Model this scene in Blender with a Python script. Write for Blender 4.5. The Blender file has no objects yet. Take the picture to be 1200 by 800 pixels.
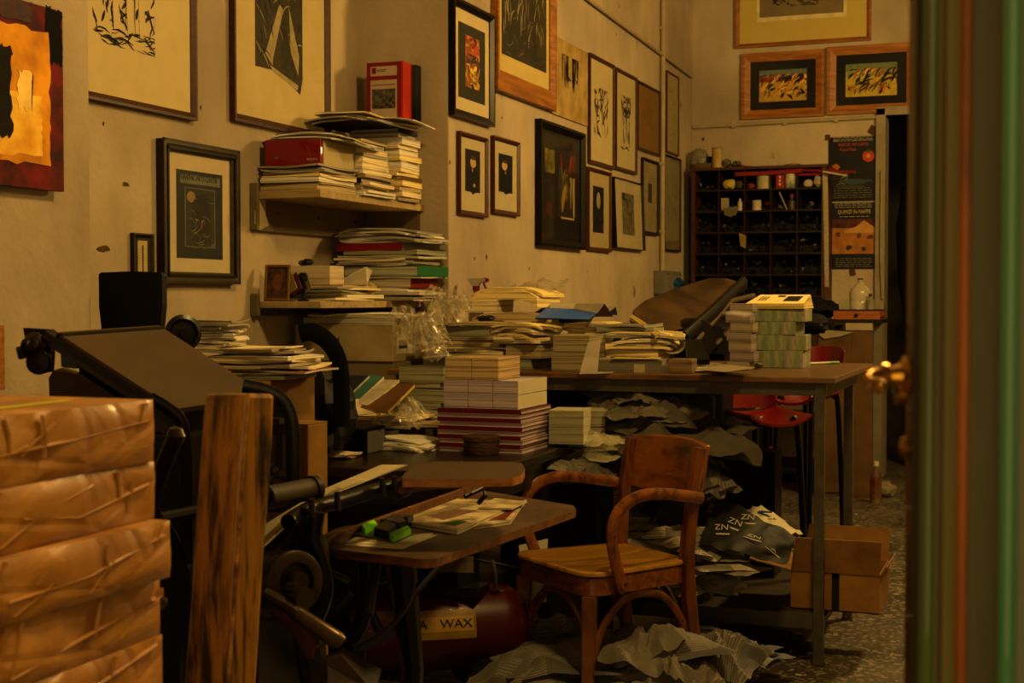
import bpy, bmesh, math, random
from mathutils import Vector, Matrix, noise as mnoise
R = math.radians
SC = bpy.context.scene
COL = SC.collection

# ------------------------------------------------------------------ camera
F = 1667.0
H = 1.25
TH = math.atan(630/1667)
PITCH = math.atan(50/1667)
cd = bpy.data.cameras.new('camera'); cam = bpy.data.objects.new('camera', cd); COL.objects.link(cam)
cam.location = (0, 0, H); cam.rotation_euler = (math.pi/2-PITCH, 0, TH)
cd.sensor_width = 36; cd.lens = F/1200*36; cd.clip_start = .05
cd.dof.use_dof = True; cd.dof.focus_distance = 4.7; cd.dof.aperture_fstop = 8.5
SC.camera = cam
CM = cam.rotation_euler.to_matrix()
CP = Vector((0, 0, H))
FW = Vector((-math.sin(TH), math.cos(TH), 0)); RT = Vector((math.cos(TH), math.sin(TH), 0))
def ray(px, py): return CM @ Vector(((px-600)/F, (400-py)/F, -1))
def onX(px, py, X): d = ray(px, py); return CP + d*(X/d.x)
def onY(px, py, Y): d = ray(px, py); return CP + d*(Y/d.y)
def onZ(px, py, Z): d = ray(px, py); return CP + d*((Z-H)/d.z)
def P(px, py, D): d = ray(px, py); return CP + d*(D/d.dot(FW))

# ------------------------------------------------------------------ materials
def lin(c):
    if isinstance(c, str):
        c = [int(c[i:i+2], 16)/255 for i in (0, 2, 4)]
        c = tuple(x/12.92 if x <= .04045 else ((x+.055)/1.055)**2.4 for x in c)
        l = .3*c[0]+.6*c[1]+.1*c[2]; k = min(1, 1.25*max(l, 1e-4)**.35)
        return tuple(x*k for x in c)
    return tuple(c)
MATS = {}
def newmat(name):
    m = bpy.data.materials.new(name); m.use_nodes = True; nt = m.node_tree; nt.nodes.clear()
    o = nt.nodes.new('ShaderNodeOutputMaterial'); b = nt.nodes.new('ShaderNodeBsdfPrincipled')
    nt.links.new(b.outputs[0], o.inputs[0]); return m, nt, b, o
def M(col, rough=.6, var=.25, sc=14, bump=0., metal=0., stretch=(1, 1, 1), spec=.16, col2=None, coat=0., bsc=None, det=4, uv=False):
    key = ('M', str(col), rough, var, sc, bump, metal, stretch, spec, str(col2), coat, bsc, uv)
    if key in MATS: return MATS[key]
    m, nt, b, o = newmat('m_%s' % (col if isinstance(col, str) else 'c')); N = nt.nodes; L = nt.links
    c = lin(col); c2 = lin(col2) if col2 else tuple(x*(1-var) for x in c)
    tc = N.new('ShaderNodeTexCoord'); mp = N.new('ShaderNodeMapping'); mp.inputs['Scale'].default_value = stretch
    L.new(tc.outputs['UV' if uv else 'Object'], mp.inputs[0])
    n = N.new('ShaderNodeTexNoise'); n.inputs['Scale'].default_value = sc; n.inputs['Detail'].default_value = det; n.inputs['Roughness'].default_value = .6
    L.new(mp.outputs[0], n.inputs[0])
    r = N.new('ShaderNodeValToRGB'); r.color_ramp.elements[0].position = .36; r.color_ramp.elements[1].position = .66
    r.color_ramp.elements[0].color = (*c2, 1); r.color_ramp.elements[1].color = (*c, 1)
    L.new(n.outputs['Fac'], r.inputs[0]); L.new(r.outputs[0], b.inputs['Base Color'])
    b.inputs['Roughness'].default_value = rough; b.inputs['Metallic'].default_value = metal
    b.inputs['Specular IOR Level'].default_value = spec; b.inputs['Coat Weight'].default_value = coat
    if bump:
        n2 = n
        if bsc:
            n2 = N.new('ShaderNodeTexNoise'); n2.inputs['Scale'].default_value = bsc; n2.inputs['Detail'].default_value = 5; L.new(mp.outputs[0], n2.inputs[0])
        bp = N.new('ShaderNodeBump'); bp.inputs['Strength'].default_value = bump; bp.inputs['Distance'].default_value = .01
        L.new(n2.outputs['Fac'], bp.inputs['Height']); L.new(bp.outputs[0], b.inputs['Normal'])
    MATS[key] = m; return m
def PG(col, col2=None, fq=260, rough=.75):
    """edges of stacked sheets: fine horizontal layers"""
    key = ('PG', col, col2, fq)
    if key in MATS: return MATS[key]
    m, nt, b, o = newmat('pages_'+col); N = nt.nodes; L = nt.links
    c = lin(col); c2 = tuple(x*.8 for x in lin(col2)) if col2 else tuple(x*.4 for x in c)
    tc = N.new('ShaderNodeTexCoord'); mp = N.new('ShaderNodeMapping'); mp.inputs['Scale'].default_value = (2.5, 2.5, fq)
    L.new(tc.outputs['Object'], mp.inputs[0])
    n = N.new('ShaderNodeTexNoise'); n.inputs['Scale'].default_value = 1.; n.inputs['Detail'].default_value = 3
    L.new(mp.outputs[0], n.inputs[0])
    r = N.new('ShaderNodeValToRGB'); r.color_ramp.elements[0].position = .38; r.color_ramp.elements[1].position = .54
    r.color_ramp.elements[0].color = (*c2, 1); r.color_ramp.elements[1].color = (*c, 1)
    L.new(n.outputs['Fac'], r.inputs[0]); L.new(r.outputs[0], b.inputs['Base Color'])
    b.inputs['Roughness'].default_value = rough; b.inputs['Specular IOR Level'].default_value = .2
    bp = N.new('ShaderNodeBump'); bp.inputs['Strength'].default_value = .5; bp.inputs['Distance'].default_value = .003
    L.new(n.outputs['Fac'], bp.inputs['Height']); L.new(bp.outputs[0], b.inputs['Normal'])
    MATS[key] = m; return m
def WOOD(c1, c2, rough=.4, sc=5, stretch=(1, 12, 12), bump=.15, coat=0., worn=None):
    key = ('W', c1, c2, rough, sc, stretch, coat, worn)
    if key in MATS: return MATS[key]
    m, nt, b, o = newmat('wood_'+c1); N = nt.nodes; L = nt.links
    tc = N.new('ShaderNodeTexCoord'); mp = N.new('ShaderNodeMapping'); mp.inputs['Scale'].default_value = stretch
    L.new(tc.outputs['Object'], mp.inputs[0])
    n = N.new('ShaderNodeTexNoise'); n.inputs['Scale'].default_value = sc; n.inputs['Detail'].default_value = 8; n.inputs['Roughness'].default_value = .7; n.inputs['Distortion'].default_value = .6
    L.new(mp.outputs[0], n.inputs[0])
    r = N.new('ShaderNodeValToRGB'); r.color_ramp.elements[0].position = .35; r.color_ramp.elements[1].position = .65
    r.color_ramp.elements[0].color = (*lin(c1), 1); r.color_ramp.elements[1].color = (*lin(c2), 1)
    L.new(n.outputs['Fac'], r.inputs[0]); out = r.outputs[0]
    if worn:
        n3 = N.new('ShaderNodeTexNoise'); n3.inputs['Scale'].default_value = 9; n3.inputs['Detail'].default_value = 6; L.new(tc.outputs['Object'], n3.inputs[0])
        r3 = N.new('ShaderNodeValToRGB'); r3.color_ramp.elements[0].position = .5; r3.color_ramp.elements[1].position = .62
        L.new(n3.outputs['Fac'], r3.inputs[0])
        mx = N.new('ShaderNodeMixRGB'); L.new(r3.outputs[0], mx.inputs[0]); L.new(out, mx.inputs[1]); mx.inputs[2].default_value = (*lin(worn), 1); out = mx.outputs[0]
    L.new(out, b.inputs['Base Color']); b.inputs['Specular IOR Level'].default_value = .25; b.inputs['Roughness'].default_value = rough; b.inputs['Coat Weight'].default_value = coat; b.inputs['Coat Roughness'].default_value = .2
    bp = N.new('ShaderNodeBump'); bp.inputs['Strength'].default_value = bump; bp.inputs['Distance'].default_value = .004
    L.new(n.outputs['Fac'], bp.inputs['Height']); L.new(bp.outputs[0], b.inputs['Normal'])
    MATS[key] = m; return m
def NEWS(tone='b5aa92', ink='3a372f', fq=1.):
    """newsprint: columns of grey text lines with blocks of picture"""
    key = ('N', tone, ink, fq)
    if key in MATS: return MATS[key]
    m, nt, b, o = newmat('newsprint'); N = nt.nodes; L = nt.links
    tc = N.new('ShaderNodeTexCoord'); mp = N.new('ShaderNodeMapping'); mp.inputs['Scale'].default_value = (fq, fq, fq)
    L.new(tc.outputs['UV'], mp.inputs[0])
    br = N.new('ShaderNodeTexBrick'); br.inputs['Scale'].default_value = 1.; br.inputs['Brick Width'].default_value = .22; br.inputs['Row Height'].default_value = .016
    br.inputs['Mortar Size'].default_value = .005; br.offset = 0
    br.inputs['Color1'].default_value = (.0, .0, .0, 1); br.inputs['Color2'].default_value = (.5, .5, .5, 1); br.inputs['Mortar'].default_value = (1, 1, 1, 1)
    L.new(mp.outputs[0], br.inputs[0])
    v = N.new('ShaderNodeTexVoronoi'); v.distance = 'CHEBYCHEV'; v.inputs['Scale'].default_value = 3.2; L.new(mp.outputs[0], v.inputs[0])
    r = N.new('ShaderNodeValToRGB'); r.color_ramp.interpolation = 'CONSTANT'
    r.color_ramp.elements[0].color = (0, 0, 0, 1); r.color_ramp.elements[1].color = (1, 1, 1, 1); r.color_ramp.elements[1].position = .3
    sp = N.new('ShaderNodeSeparateColor'); L.new(v.outputs['Color'], sp.inputs[0]); L.new(sp.outputs[0], r.inputs[0])
    mul = N.new('ShaderNodeMixRGB'); mul.inputs[0].default_value = 1; mul.blend_type = 'MIX'
    ad = N.new('ShaderNodeMath'); ad.operation = 'MULTIPLY'; L.new(r.outputs[0], ad.inputs[0])
    bw = N.new('ShaderNodeRGBToBW'); L.new(br.outputs[0], bw.inputs[0]); L.new(bw.outputs[0], ad.inputs[1])
    a2 = N.new('ShaderNodeMath'); a2.operation = 'MAXIMUM'; L.new(ad.outputs[0], a2.inputs[0]); a2.inputs[1].default_value = .22
    L.new(a2.outputs[0], mul.inputs[0]); mul.inputs[1].default_value = (*lin(ink), 1); mul.inputs[2].default_value = (*lin(tone), 1)
    L.new(mul.outputs[0], b.inputs['Base Color']); b.inputs['Roughness'].default_value = .8
    MATS[key] = m; return m
def GLASS(tint='ffffff', rough=.03, amt=1.):
    key = ('G', tint, rough, amt)
    if key in MATS: return MATS[key]
    m = bpy.data.materials.new('clear_glass'); m.use_nodes = True; nt = m.node_tree; nt.nodes.clear(); N = nt.nodes; L = nt.links
    o = N.new('ShaderNodeOutputMaterial'); t = N.new('ShaderNodeBsdfTransparent'); g = N.new('ShaderNodeBsdfGlossy'); fr = N.new('ShaderNodeLayerWeight'); mx = N.new('ShaderNodeMixShader')
    fr.inputs[0].default_value = .5; g.inputs['Roughness'].default_value = rough; t.inputs[0].default_value = (*lin(tint), 1)
    ml = N.new('ShaderNodeMath'); ml.operation = 'MULTIPLY_ADD'; ml.inputs[1].default_value = .55*amt; ml.inputs[2].default_value = .03*amt; pw = N.new('ShaderNodeMath'); pw.operation = 'POWER'; pw.inputs[1].default_value = 4; L.new(fr.outputs['Facing'], pw.inputs[0]); L.new(pw.outputs[0], ml.inputs[0])
    L.new(ml.outputs[0], mx.inputs[0]); L.new(t.outputs[0], mx.inputs[1]); L.new(g.outputs[0], mx.inputs[2]); L.new(mx.outputs[0], o.inputs[0])
    MATS[key] = m; return m
def FILM(op=.25, col='c9c0a8'):
    """crinkled clear plastic film"""
    key = ('FILM', op, col)
    if key in MATS: return MATS[key]
    m = bpy.data.materials.new('plastic_film'); m.use_nodes = True; nt = m.node_tree; nt.nodes.clear(); N = nt.nodes; L = nt.links
    o = N.new('ShaderNodeOutputMaterial'); t = N.new('ShaderNodeBsdfTransparent'); b = N.new('ShaderNodeBsdfPrincipled'); mx = N.new('ShaderNodeMixShader')
    b.inputs['Base Color'].default_value = (*lin(col), 1); b.inputs['Roughness'].default_value = .2; b.inputs['Specular IOR Level'].default_value = .6
    lw = N.new('ShaderNodeLayerWeight'); lw.inputs[0].default_value = .35
    ad = N.new('ShaderNodeMath'); ad.operation = 'MULTIPLY_ADD'; ad.inputs[1].default_value = .7; ad.inputs[2].default_value = op; ad.use_clamp = True
    L.new(lw.outputs['Facing'], ad.inputs[0]); L.new(ad.outputs[0], mx.inputs[0]); L.new(t.outputs[0], mx.inputs[1]); L.new(b.outputs[0], mx.inputs[2]); L.new(mx.outputs[0], o.inputs[0])
    MATS[key] = m; return m
def EMIT(col, s):
    m = bpy.data.materials.new('lamp_light'); m.use_nodes = True; nt = m.node_tree; nt.nodes.clear()
    o = nt.nodes.new('ShaderNodeOutputMaterial'); e = nt.nodes.new('ShaderNodeEmission'); e.inputs[0].default_value = (*lin(col), 1); e.inputs[1].default_value = s
    nt.links.new(e.outputs[0], o.inputs[0]); return m

# ------------------------------------------------------------------ mesh builder
class MB:
    def __init__(s): s.v = []; s.f = []; s.m = []; s.mats = []; s.uv = []; s.T = Matrix.Identity(4)
    def mi(s, m):
        if m not in s.mats: s.mats.append(m)
        return s.mats.index(m)
    def add(s, vs, fs, m, uvs=None):
        o = len(s.v); s.v += [s.T @ Vector(v) for v in vs]; k = s.mi(m)
        for i, f in enumerate(fs):
            s.f.append([a+o for a in f]); s.m.append(k); s.uv.append(uvs[i] if uvs else None)
    def hexa(s, p, m):   # 8 points: bottom 4 (ccw), top 4
        s.add(p, [(3, 2, 1, 0), (4, 5, 6, 7), (0, 1, 5, 4), (1, 2, 6, 5), (2, 3, 7, 6), (3, 0, 4, 7)], m)
    def box(s, x, y, z, sx, sy, sz, m, rot=None):
        """centre x,y ; z is the centre too"""
        Q = rot or Matrix.Identity(3)
        p = [Vector((x, y, z)) + Q @ Vector((a*sx/2, b*sy/2, c*sz/2)) for c in (-1, 1) for a, b in ((-1, -1), (1, -1), (1, 1), (-1, 1))]
        s.hexa(p, m)
    def b2(s, x0, x1, y0, y1, z0, z1, m): s.box((x0+x1)/2, (y0+y1)/2, (z0+z1)/2, abs(x1-x0), abs(y1-y0), abs(z1-z0), m)
    def prism(s, pts, h, m, axis='z', m2=None):
        """pts: list of 3D points (planar); extruded by vector h"""
        n = len(pts); h = Vector(h); a = [Vector(p) for p in pts]; b = [p+h for p in a]
        nn = Vector((0, 0, 0))
        for i in range(n): nn += a[i].cross(a[(i+1) % n])
        if nn.dot(h) < 0: a.reverse(); b.reverse()
        s.add(a+b, [tuple(range(n))[::-1], tuple(range(n, 2*n))], m)
        s.add(a+b, [(i, (i+1) % n, n+(i+1) % n, n+i) for i in range(n)], m2 or m)
    def tube(s, pts, r, m, n=10, caps=True, flat=None, up=None):
        """flat=(a,b): elliptical/rect section scale"""
        pts = [Vector(p) for p in pts]; k = len(pts); rr = r if isinstance(r, (list, tuple)) else [r]*k
        vs = []; prev = None
        for i, p in enumerate(pts):
            t = (pts[min(i+1, k-1)]-pts[max(i-1, 0)]).normalized()
            u = Vector(up) if up else (prev if prev is not None else (Vector((0, 0, 1)) if abs(t.z) < .9 else Vector((1, 0, 0))))
            a = (u - t*u.dot(t))
            if a.length < 1e-4: a = t.orthogonal()
            a.normalize(); prev = a; b = t.cross(a)
            fa, fb = flat or (1, 1)
            for j in range(n):
                an = 2*math.pi*(j+.5)/n; ca, sa = math.cos(an), math.sin(an)
                if flat and len(flat) == 2 and n == 4: q = math.sqrt(2)
                else: q = 1
                vs.append(p + (a*ca*fa + b*sa*fb)*rr[i]*q)
        fs = [(i*n+j, i*n+(j+1) % n, (i+1)*n+(j+1) % n, (i+1)*n+j) for i in range(k-1) for j in range(n)]
        if caps: fs += [tuple(range(n))[::-1], tuple(range((k-1)*n, k*n))]
        s.add(vs, fs, m)
    def lathe(s, prof, c, m, n=20, ax=(0, 0, 1)):
        ax = Vector(ax).normalized(); a = ax.orthogonal().normalized(); b = ax.cross(a); c = Vector(c)
        vs = [c + ax*z + (a*math.cos(2*math.pi*j/n)+b*math.sin(2*math.pi*j/n))*max(r, 1e-4) for r, z in prof for j in range(n)]
        k = len(prof)
        fs = [(i*n+j, i*n+(j+1) % n, (i+1)*n+(j+1) % n, (i+1)*n+j) for i in range(k-1) for j in range(n)]
        fs += [tuple(range(n))[::-1], tuple(range((k-1)*n, k*n))]
        s.add(vs, fs, m)
    def ring(s, c, ax, r0, r1, w, m, n=40, a0=0, a1=360):
        """annulus with rectangular section"""
        ax = Vector(ax).normalized(); a = ax.orthogonal().normalized(); b = ax.cross(a); c = Vector(c); vs = []
        for j in range(n+1):
            t = R(a0+(a1-a0)*j/n); d = a*math.cos(t)+b*math.sin(t)
            vs += [c+d*r0-ax*w/2, c+d*r1-ax*w/2, c+d*r1+ax*w/2, c+d*r0+ax*w/2]
        fs = [(j*4+i, j*4+(i+1) % 4, j*4+4+(i+1) % 4, j*4+4+i) for j in range(n) for i in range(4)]
        s.add(vs, fs, m)
    def sheet(s, fn, nu, nv, m, th=0, usc=(1, 1)):
        vs = [Vector(fn(i/nu, j/nv)) for i in range(nu+1) for j in range(nv+1)]
        q = lambda i, j: i*(nv+1)+j
        fs = [(q(i, j), q(i+1, j), q(i+1, j+1), q(i, j+1)) for i in range(nu) for j in range(nv)]
        uv = [[(a/nu*usc[0], b/nv*usc[1]) for a, b in ((i, j), (i+1, j), (i+1, j+1), (i, j+1))] for i in range(nu) for j in range(nv)]
        s.add(vs, fs, m, uv)
        if th:
            w = [v-Vector((0, 0, th)) for v in vs]
            s.add(w, [f[::-1] for f in fs], m, [u[::-1] for u in uv])
            bd = [q(i, 0) for i in range(nu+1)]+[q(nu, j) for j in range(1, nv+1)]+[q(i, nv) for i in range(nu-1, -1, -1)]+[q(0, j) for j in range(nv-1, 0, -1)]
            o = len(vs); n = len(bd)
            s.add(vs+w, [(bd[i]+o, bd[(i+1) % n]+o, bd[(i+1) % n], bd[i]) for i in range(n)], m)
    def build(s, name, parent=None, smooth=False, bevel=0, loc=None, rz=0, seg=2, sub=0, ang=35):
        me = bpy.data.meshes.new(name); me.from_pydata([tuple(v) for v in s.v], [], s.f)
        for m in s.mats: me.materials.append(m)
        me.polygons.foreach_set('material_index', s.m)
        if any(u for u in s.uv):
            ul = me.uv_layers.new(name='UVMap')
            for p, u in zip(me.polygons, s.uv):
                if u:
                    for k, li in enumerate(p.loop_indices): ul.data[li].uv = u[k]
        me.validate()
        if smooth:
            me.shade_smooth() if hasattr(me, 'shade_smooth') else None
            me.set_sharp_from_angle(angle=R(ang))
        o = bpy.data.objects.new(name, me); COL.objects.link(o)
        if loc is not None: o.location = loc
        if rz: o.rotation_euler.z = rz
        if parent: o.parent = parent
        if bevel:
            b = o.modifiers.new('bevel', 'BEVEL'); b.width = bevel; b.segments = seg; b.limit_method = 'ANGLE'; b.angle_limit = R(40)
        return o
def tag(o, label, cat, group=None, kind=None):
    if label: o['label'] = label
    if cat: o['category'] = cat
    if group: o['group'] = group
    if kind: o['kind'] = kind
    return o
def empty(name, loc, label, cat, group=None, rz=0):
    o = bpy.data.objects.new(name, None); COL.objects.link(o); o.empty_display_size = .05
    o.location = loc; o.rotation_euler.z = rz
    return tag(o, label, cat, group)
def lab(o, s): o['label'] = s; return o
def struct(mb, name, **k):
    o = mb.build(name, **k); o['kind'] = 'structure'; return o
def smoothpath(pts, n=8):
    """Catmull-Rom through points"""
    pts = [Vector(p) for p in pts]; out = []
    for i in range(len(pts)-1):
        p0 = pts[max(i-1, 0)]; p1 = pts[i]; p2 = pts[i+1]; p3 = pts[min(i+2, len(pts)-1)]
        for j in range(n):
            t = j/n; out.append(.5*((2*p1)+(p2-p0)*t+(2*p0-5*p1+4*p2-p3)*t*t+(3*p1-p0-3*p2+p3)*t**3))
    out.append(pts[-1]); return out
def text(parent, name, body, size, loc, m, rot=(math.pi/2, 0, 0), ext=.0004, align='CENTER', sx=1.):
    c = bpy.data.curves.new('t', 'FONT'); c.body = body; c.size = size; c.extrude = ext; c.align_x = align; c.align_y = 'CENTER'; c.resolution_u = 2
    t = bpy.data.objects.new('t', c); COL.objects.link(t)
    me = bpy.data.meshes.new_from_object(t.evaluated_get(bpy.context.evaluated_depsgraph_get()))
    bpy.data.objects.remove(t); bpy.data.curves.remove(c)
    me.materials.clear(); me.materials.append(m)
    o = bpy.data.objects.new(name, me); COL.objects.link(o); o.parent = parent; o.location = loc; o.rotation_euler = rot; o.scale = (sx, 1, 1)
    return o
ORD = ['top', 'second', 'third', 'fourth', 'fifth', 'sixth', 'seventh', 'eighth', 'ninth', 'tenth', 'eleventh', 'twelfth', 'thirteenth', 'fourteenth', 'fifteenth', 'sixteenth', 'seventeenth', 'eighteenth', 'nineteenth', 'twentieth', 'twenty-first', 'twenty-second', 'twenty-third', 'twenty-fourth', 'twenty-fifth', 'twenty-sixth']
def ordtop(i): return 'topmost' if i == 0 else ORD[i]+' from top'

# colours of paper things: name -> (cover, pages)
PC = dict(cream=('dccb9c', 'd2c090'), yellow=('e0c876', 'dac27c'), white=('d6cfba', 'cdc4a8'), grey=('8f8a7c', 'a89f88'), dark=('2b2925', '9d937c'),
          brown=('6b4a2a', 'a08c64'), red=('8c1414', 'b0a488'), green=('1f6b35', 'a8a487'), teal=('3c7c70', 'a8a487'), blue=('1f3f8c', 'b4ac94'),
          orange=('c0722a', 'bda672'), olive=('5a5b45', '8d8c6c'), lilac=('a3959a', 'b7a7a4'), magenta=('7c0f1f', 'b0a0a0'), buff=('a8905e', 'b09a6a'), black=('141312', '4b463c'))
def floppy(w, d, t, bx, by, tw, seed, m, mp):
    """thin booklet or papers: a soft sheet of thickness t with sides of page material; origin bottom centre"""
    mb = MB(); nu, nv = 8, 6; rnd = random.Random(seed); ph = rnd.random()*9
    def fn(u, v):
        x = (u-.5); y = (v-.5)
        z = t + bx*(4*x*x)*abs(x)*2 + by*(4*y*y) + tw*x*y*2 + .0015*math.sin(ph+7*x+5*y)
        return (x*w, y*d, z)
    q = lambda i, j: i*(nv+1)+j
    vs = [Vector(fn(i/nu, j/nv)) for i in range(nu+1) for j in range(nv+1)]; lo = [v-Vector((0, 0, t)) for v in vs]
    fs = [(q(i, j), q(i+1, j), q(i+1, j+1), q(i, j+1)) for i in range(nu) for j in range(nv)]
    uv = [[(a/nu*.6, b/nv*.8) for a, b in ((i, j), (i+1, j), (i+1, j+1), (i, j+1))] for i in range(nu) for j in range(nv)]
    mb.add(vs, fs, m, uv); mb.add(lo, [f[::-1] for f in fs], m, [u[::-1] for u in uv])
    bd = [q(i, 0) for i in range(nu+1)]+[q(nu, j) for j in range(1, nv+1)]+[q(i, nv) for i in range(nu-1, -1, -1)]+[q(0, j) for j in range(nv-1, 0, -1)]
    o = len(vs); n = len(bd)
    mb.add(vs+lo, [(bd[i]+o, bd[(i+1) % n]+o, bd[(i+1) % n], bd[i]) for i in range(n)], mp)
    return mb
def bookthing(name, label, cat, group, loc, rz, w, d, t, cover, pages, spine='-y', ct=.0012):
    """book with cover (top-level mesh) and a page block child. spine side: -y or +x or +y or -x"""
    cm = M(cover, .5, .12, 30); pm = PG(pages)
    mb = MB(); mb.b2(-w/2, w/2, -d/2, d/2, 0, ct, cm); mb.b2(-w/2, w/2, -d/2, d/2, t-ct, t, cm)
    s = {'-y': (-w/2, w/2, -d/2, -d/2+ct), '+y': (-w/2, w/2, d/2-ct, d/2), '+x': (w/2-ct, w/2, -d/2, d/2), '-x': (-w/2, -w/2+ct, -d/2, d/2)}[spine]
    mb.b2(*s, ct, t-ct, cm)
    o = mb.build(name, None, loc=loc, rz=rz); tag(o, label, cat, group)
    pb = MB(); i = .003
    pb.b2(-w/2+(ct if spine == '-x' else i), w/2-(ct if spine == '+x' else i), -d/2+(ct if spine == '-y' else i), d/2-(ct if spine == '+y' else i), ct, t-ct, pm)
    p = pb.build('page_block', o); return o
def pile(phrase, group, x, y, z, rz, items, seed=1, cat='book', big=False):
    """items bottom to top: (kind, colour, w, d, t[, dx, dy, drz, bend]); every one is a thing"""
    rnd = random.Random(seed); n = len(items); zz = z; out = []
    cs, sn = math.cos(rz), math.sin(rz)
    for i, it in enumerate(items):
        kind, colr, w, d, t = it[:5]; ex = list(it[5:])+[0]*(9-len(it)); dx, dy, dr, bend = ex[:4]
        dx += rnd.uniform(-.008, .008); dy += rnd.uniform(-.008, .008); a = rz+R(dr)+rnd.uniform(-.05, .05)
        loc = (x+dx*cs-dy*sn, y+dx*sn+dy*cs, zz); k = n-1-i; cov, pgc = PC[colr]
        where = ('lying on top of ' if k == 0 else ('lowest in ' if k == n-1 else ORD[k]+' from top in '))+phrase
        cn = {'magenta': 'dark red', 'buff': 'tan', 'olive': 'dark olive'}.get(colr, colr)
        if kind == 'book':
            o = bookthing('book', f'{cn} book, {where}', 'book', group, loc, a, w, d, t, cov, pgc, rnd.choice(['-y', '+x', '+y', '-y']))
        elif kind == 'bookp':
            o = bookthing('book', f'{cn} book, {where}', 'book', group, loc, a, w, d, t, cov, pgc, '+y')
        elif kind == 'bundle':
            mb = MB(); mb.b2(-w/2, w/2, -d/2, d/2, 0, t-.001, PG(pgc)); mb.b2(-w/2, w/2, -d/2, d/2, t-.001, t, M(cov, .6, .15, 25))
            o = mb.build('paper_bundle', None, loc=loc, rz=a); tag(o, f'{cn} sheet bundle, {where}', 'paper bundle', group)
        else:
            nm, word = {'mag': ('magazine', 'magazine'), 'sheet': ('sheaf_of_sheets', 'paper sheaf'), 'fold': ('folder', 'card folder'), 'news': ('newspaper', 'folded newspaper')}[kind]
            mt = NEWS() if kind == 'news' else M(cov, .55, .25, 9, uv=False)
            b = bend or rnd.uniform(-.006, .012)
            o = floppy(w, d, t, -abs(b) if bend else b*.3, rnd.uniform(-.002, .003), rnd.uniform(-.004, .004), seed*77+i, mt, PG(pgc) if kind != 'news' else PG('8f866f')).build(nm, None, smooth=True, loc=loc, rz=a)
            tag(o, f'{cn} {word}, {where}', {'sheaf_of_sheets': 'paper', 'folder': 'folder', 'newspaper': 'newspaper'}.get(nm, 'magazine'), group)
        out.append(o); zz += t+.0006
    return out, zz
def crumple(w, d, h, seed, m, flat=.0, res=26, ridge=1.):
    """crumpled sheet or heap: a closed lump with sharp folds; origin bottom centre"""
    mb = MB(); off = Vector((seed*3.7, seed*1.3, seed*.7)); n = res
    vs = []; nv = res//2
    for j in range(nv+1):
        ph = math.pi*j/nv
        for i in range(n):
            th = 2*math.pi*i/n; p = Vector((math.sin(ph)*math.cos(th), math.sin(ph)*math.sin(th), math.cos(ph)))
            k = 0; a = 1
            for o in range(4):
                k += a*(1-2*abs(mnoise.noise(p*(1.6*2**o)+off*(o+1)))); a *= .55
            r = .72+.2*ridge*(k-1)
            q = p*r; sx = math.copysign(abs(q.x)**.8, q.x); sy = math.copysign(abs(q.y)**.8, q.y)
            z = q.z*.5+.42
            vs.append((sx*w/2*1.1, sy*d/2*1.1, max(z, 0 if q.z < 0 else 0)*h))
    fs = [(j*n+i, (j+1)*n+i, (j+1)*n+(i+1) % n, j*n+(i+1) % n) for j in range(nv) for i in range(n)]
    uv = [[(a/n*2.*w, b/nv*1.3*w) for a, b in ((i, j), (i, j+1), (i+1, j+1), (i+1, j))] for j in range(nv) for i in range(n)]
    mb.add(vs, fs, m, uv); return mb
def rumple(w, d, h, seed, m, n=4, res=20, fq=2.6):
    """loosely crumpled overlapping sheets; origin bottom centre"""
    mb = MB(); rnd = random.Random(seed)
    for k in range(n):
        a = rnd.uniform(-.7, .7); sw = w*rnd.uniform(.6, .95); sd = d*rnd.uniform(.6, .95); ox = rnd.uniform(-.18, .18)*w; oy = rnd.uniform(-.18, .18)*d; off = Vector((seed*3.1+k*7.7, k*2.3, seed*.7)); base = h*.45*k/n; tx, ty = rnd.uniform(-.3, .3)*h, rnd.uniform(-.3, .3)*h
        ca, sa = math.cos(a), math.sin(a); K = max(w, d)
        def fn(u, v):
            x = (u-.5)*sw; y = (v-.5)*sd; p = Vector((x/K*fq, y/K*fq, 0))+off
            q = mnoise.noise(p*.7)*.8; rg = 1-2.2*abs(mnoise.noise(p)); r2 = 1-2*abs(mnoise.noise(p*2.6+Vector((5, 0, 0)))); r3 = mnoise.noise(p*7)
            e = 1-.55*max(abs(2*u-1), abs(2*v-1))**3
            z = base+h*.5*e*(.45+.45*rg+.22*r2+.07*r3+q*.3)+tx*(2*u-1)*.5+ty*(2*v-1)*.5
            x += h*.12*mnoise.noise(p*1.7+Vector((9, 0, 0))); y += h*.12*mnoise.noise(p*1.7+Vector((0, 9, 0)))
            return (ox+x*ca-y*sa, oy+x*sa+y*ca, max(z, .001+.0015*k))
        mb.sheet(fn, res, res, m, .0, (sw*2, sd*2))
    return mb
def wavysheet(w, d, amp, seed, m, th=.0008, nu=20, nv=16, curl=0., usc=None):
    """a single open sheet with folds, lying roughly flat; origin centre, lowest point near 0"""
    off = Vector((seed*2.1, seed*.9, 0))
    def fn(u, v):
        x = (u-.5)*w; y = (v-.5)*d
        z = amp*(1-2*abs(mnoise.noise(Vector((x*6, y*6, 0))+off))+.4*mnoise.noise(Vector((x*17, y*17, 3))+off))+curl*(4*(u-.5)**2)
        return (x, y, max(z, 0)+th)
    mb = MB(); mb.sheet(fn, nu, nv, m, th, usc or (w*2, d*2)); return mb
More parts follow.
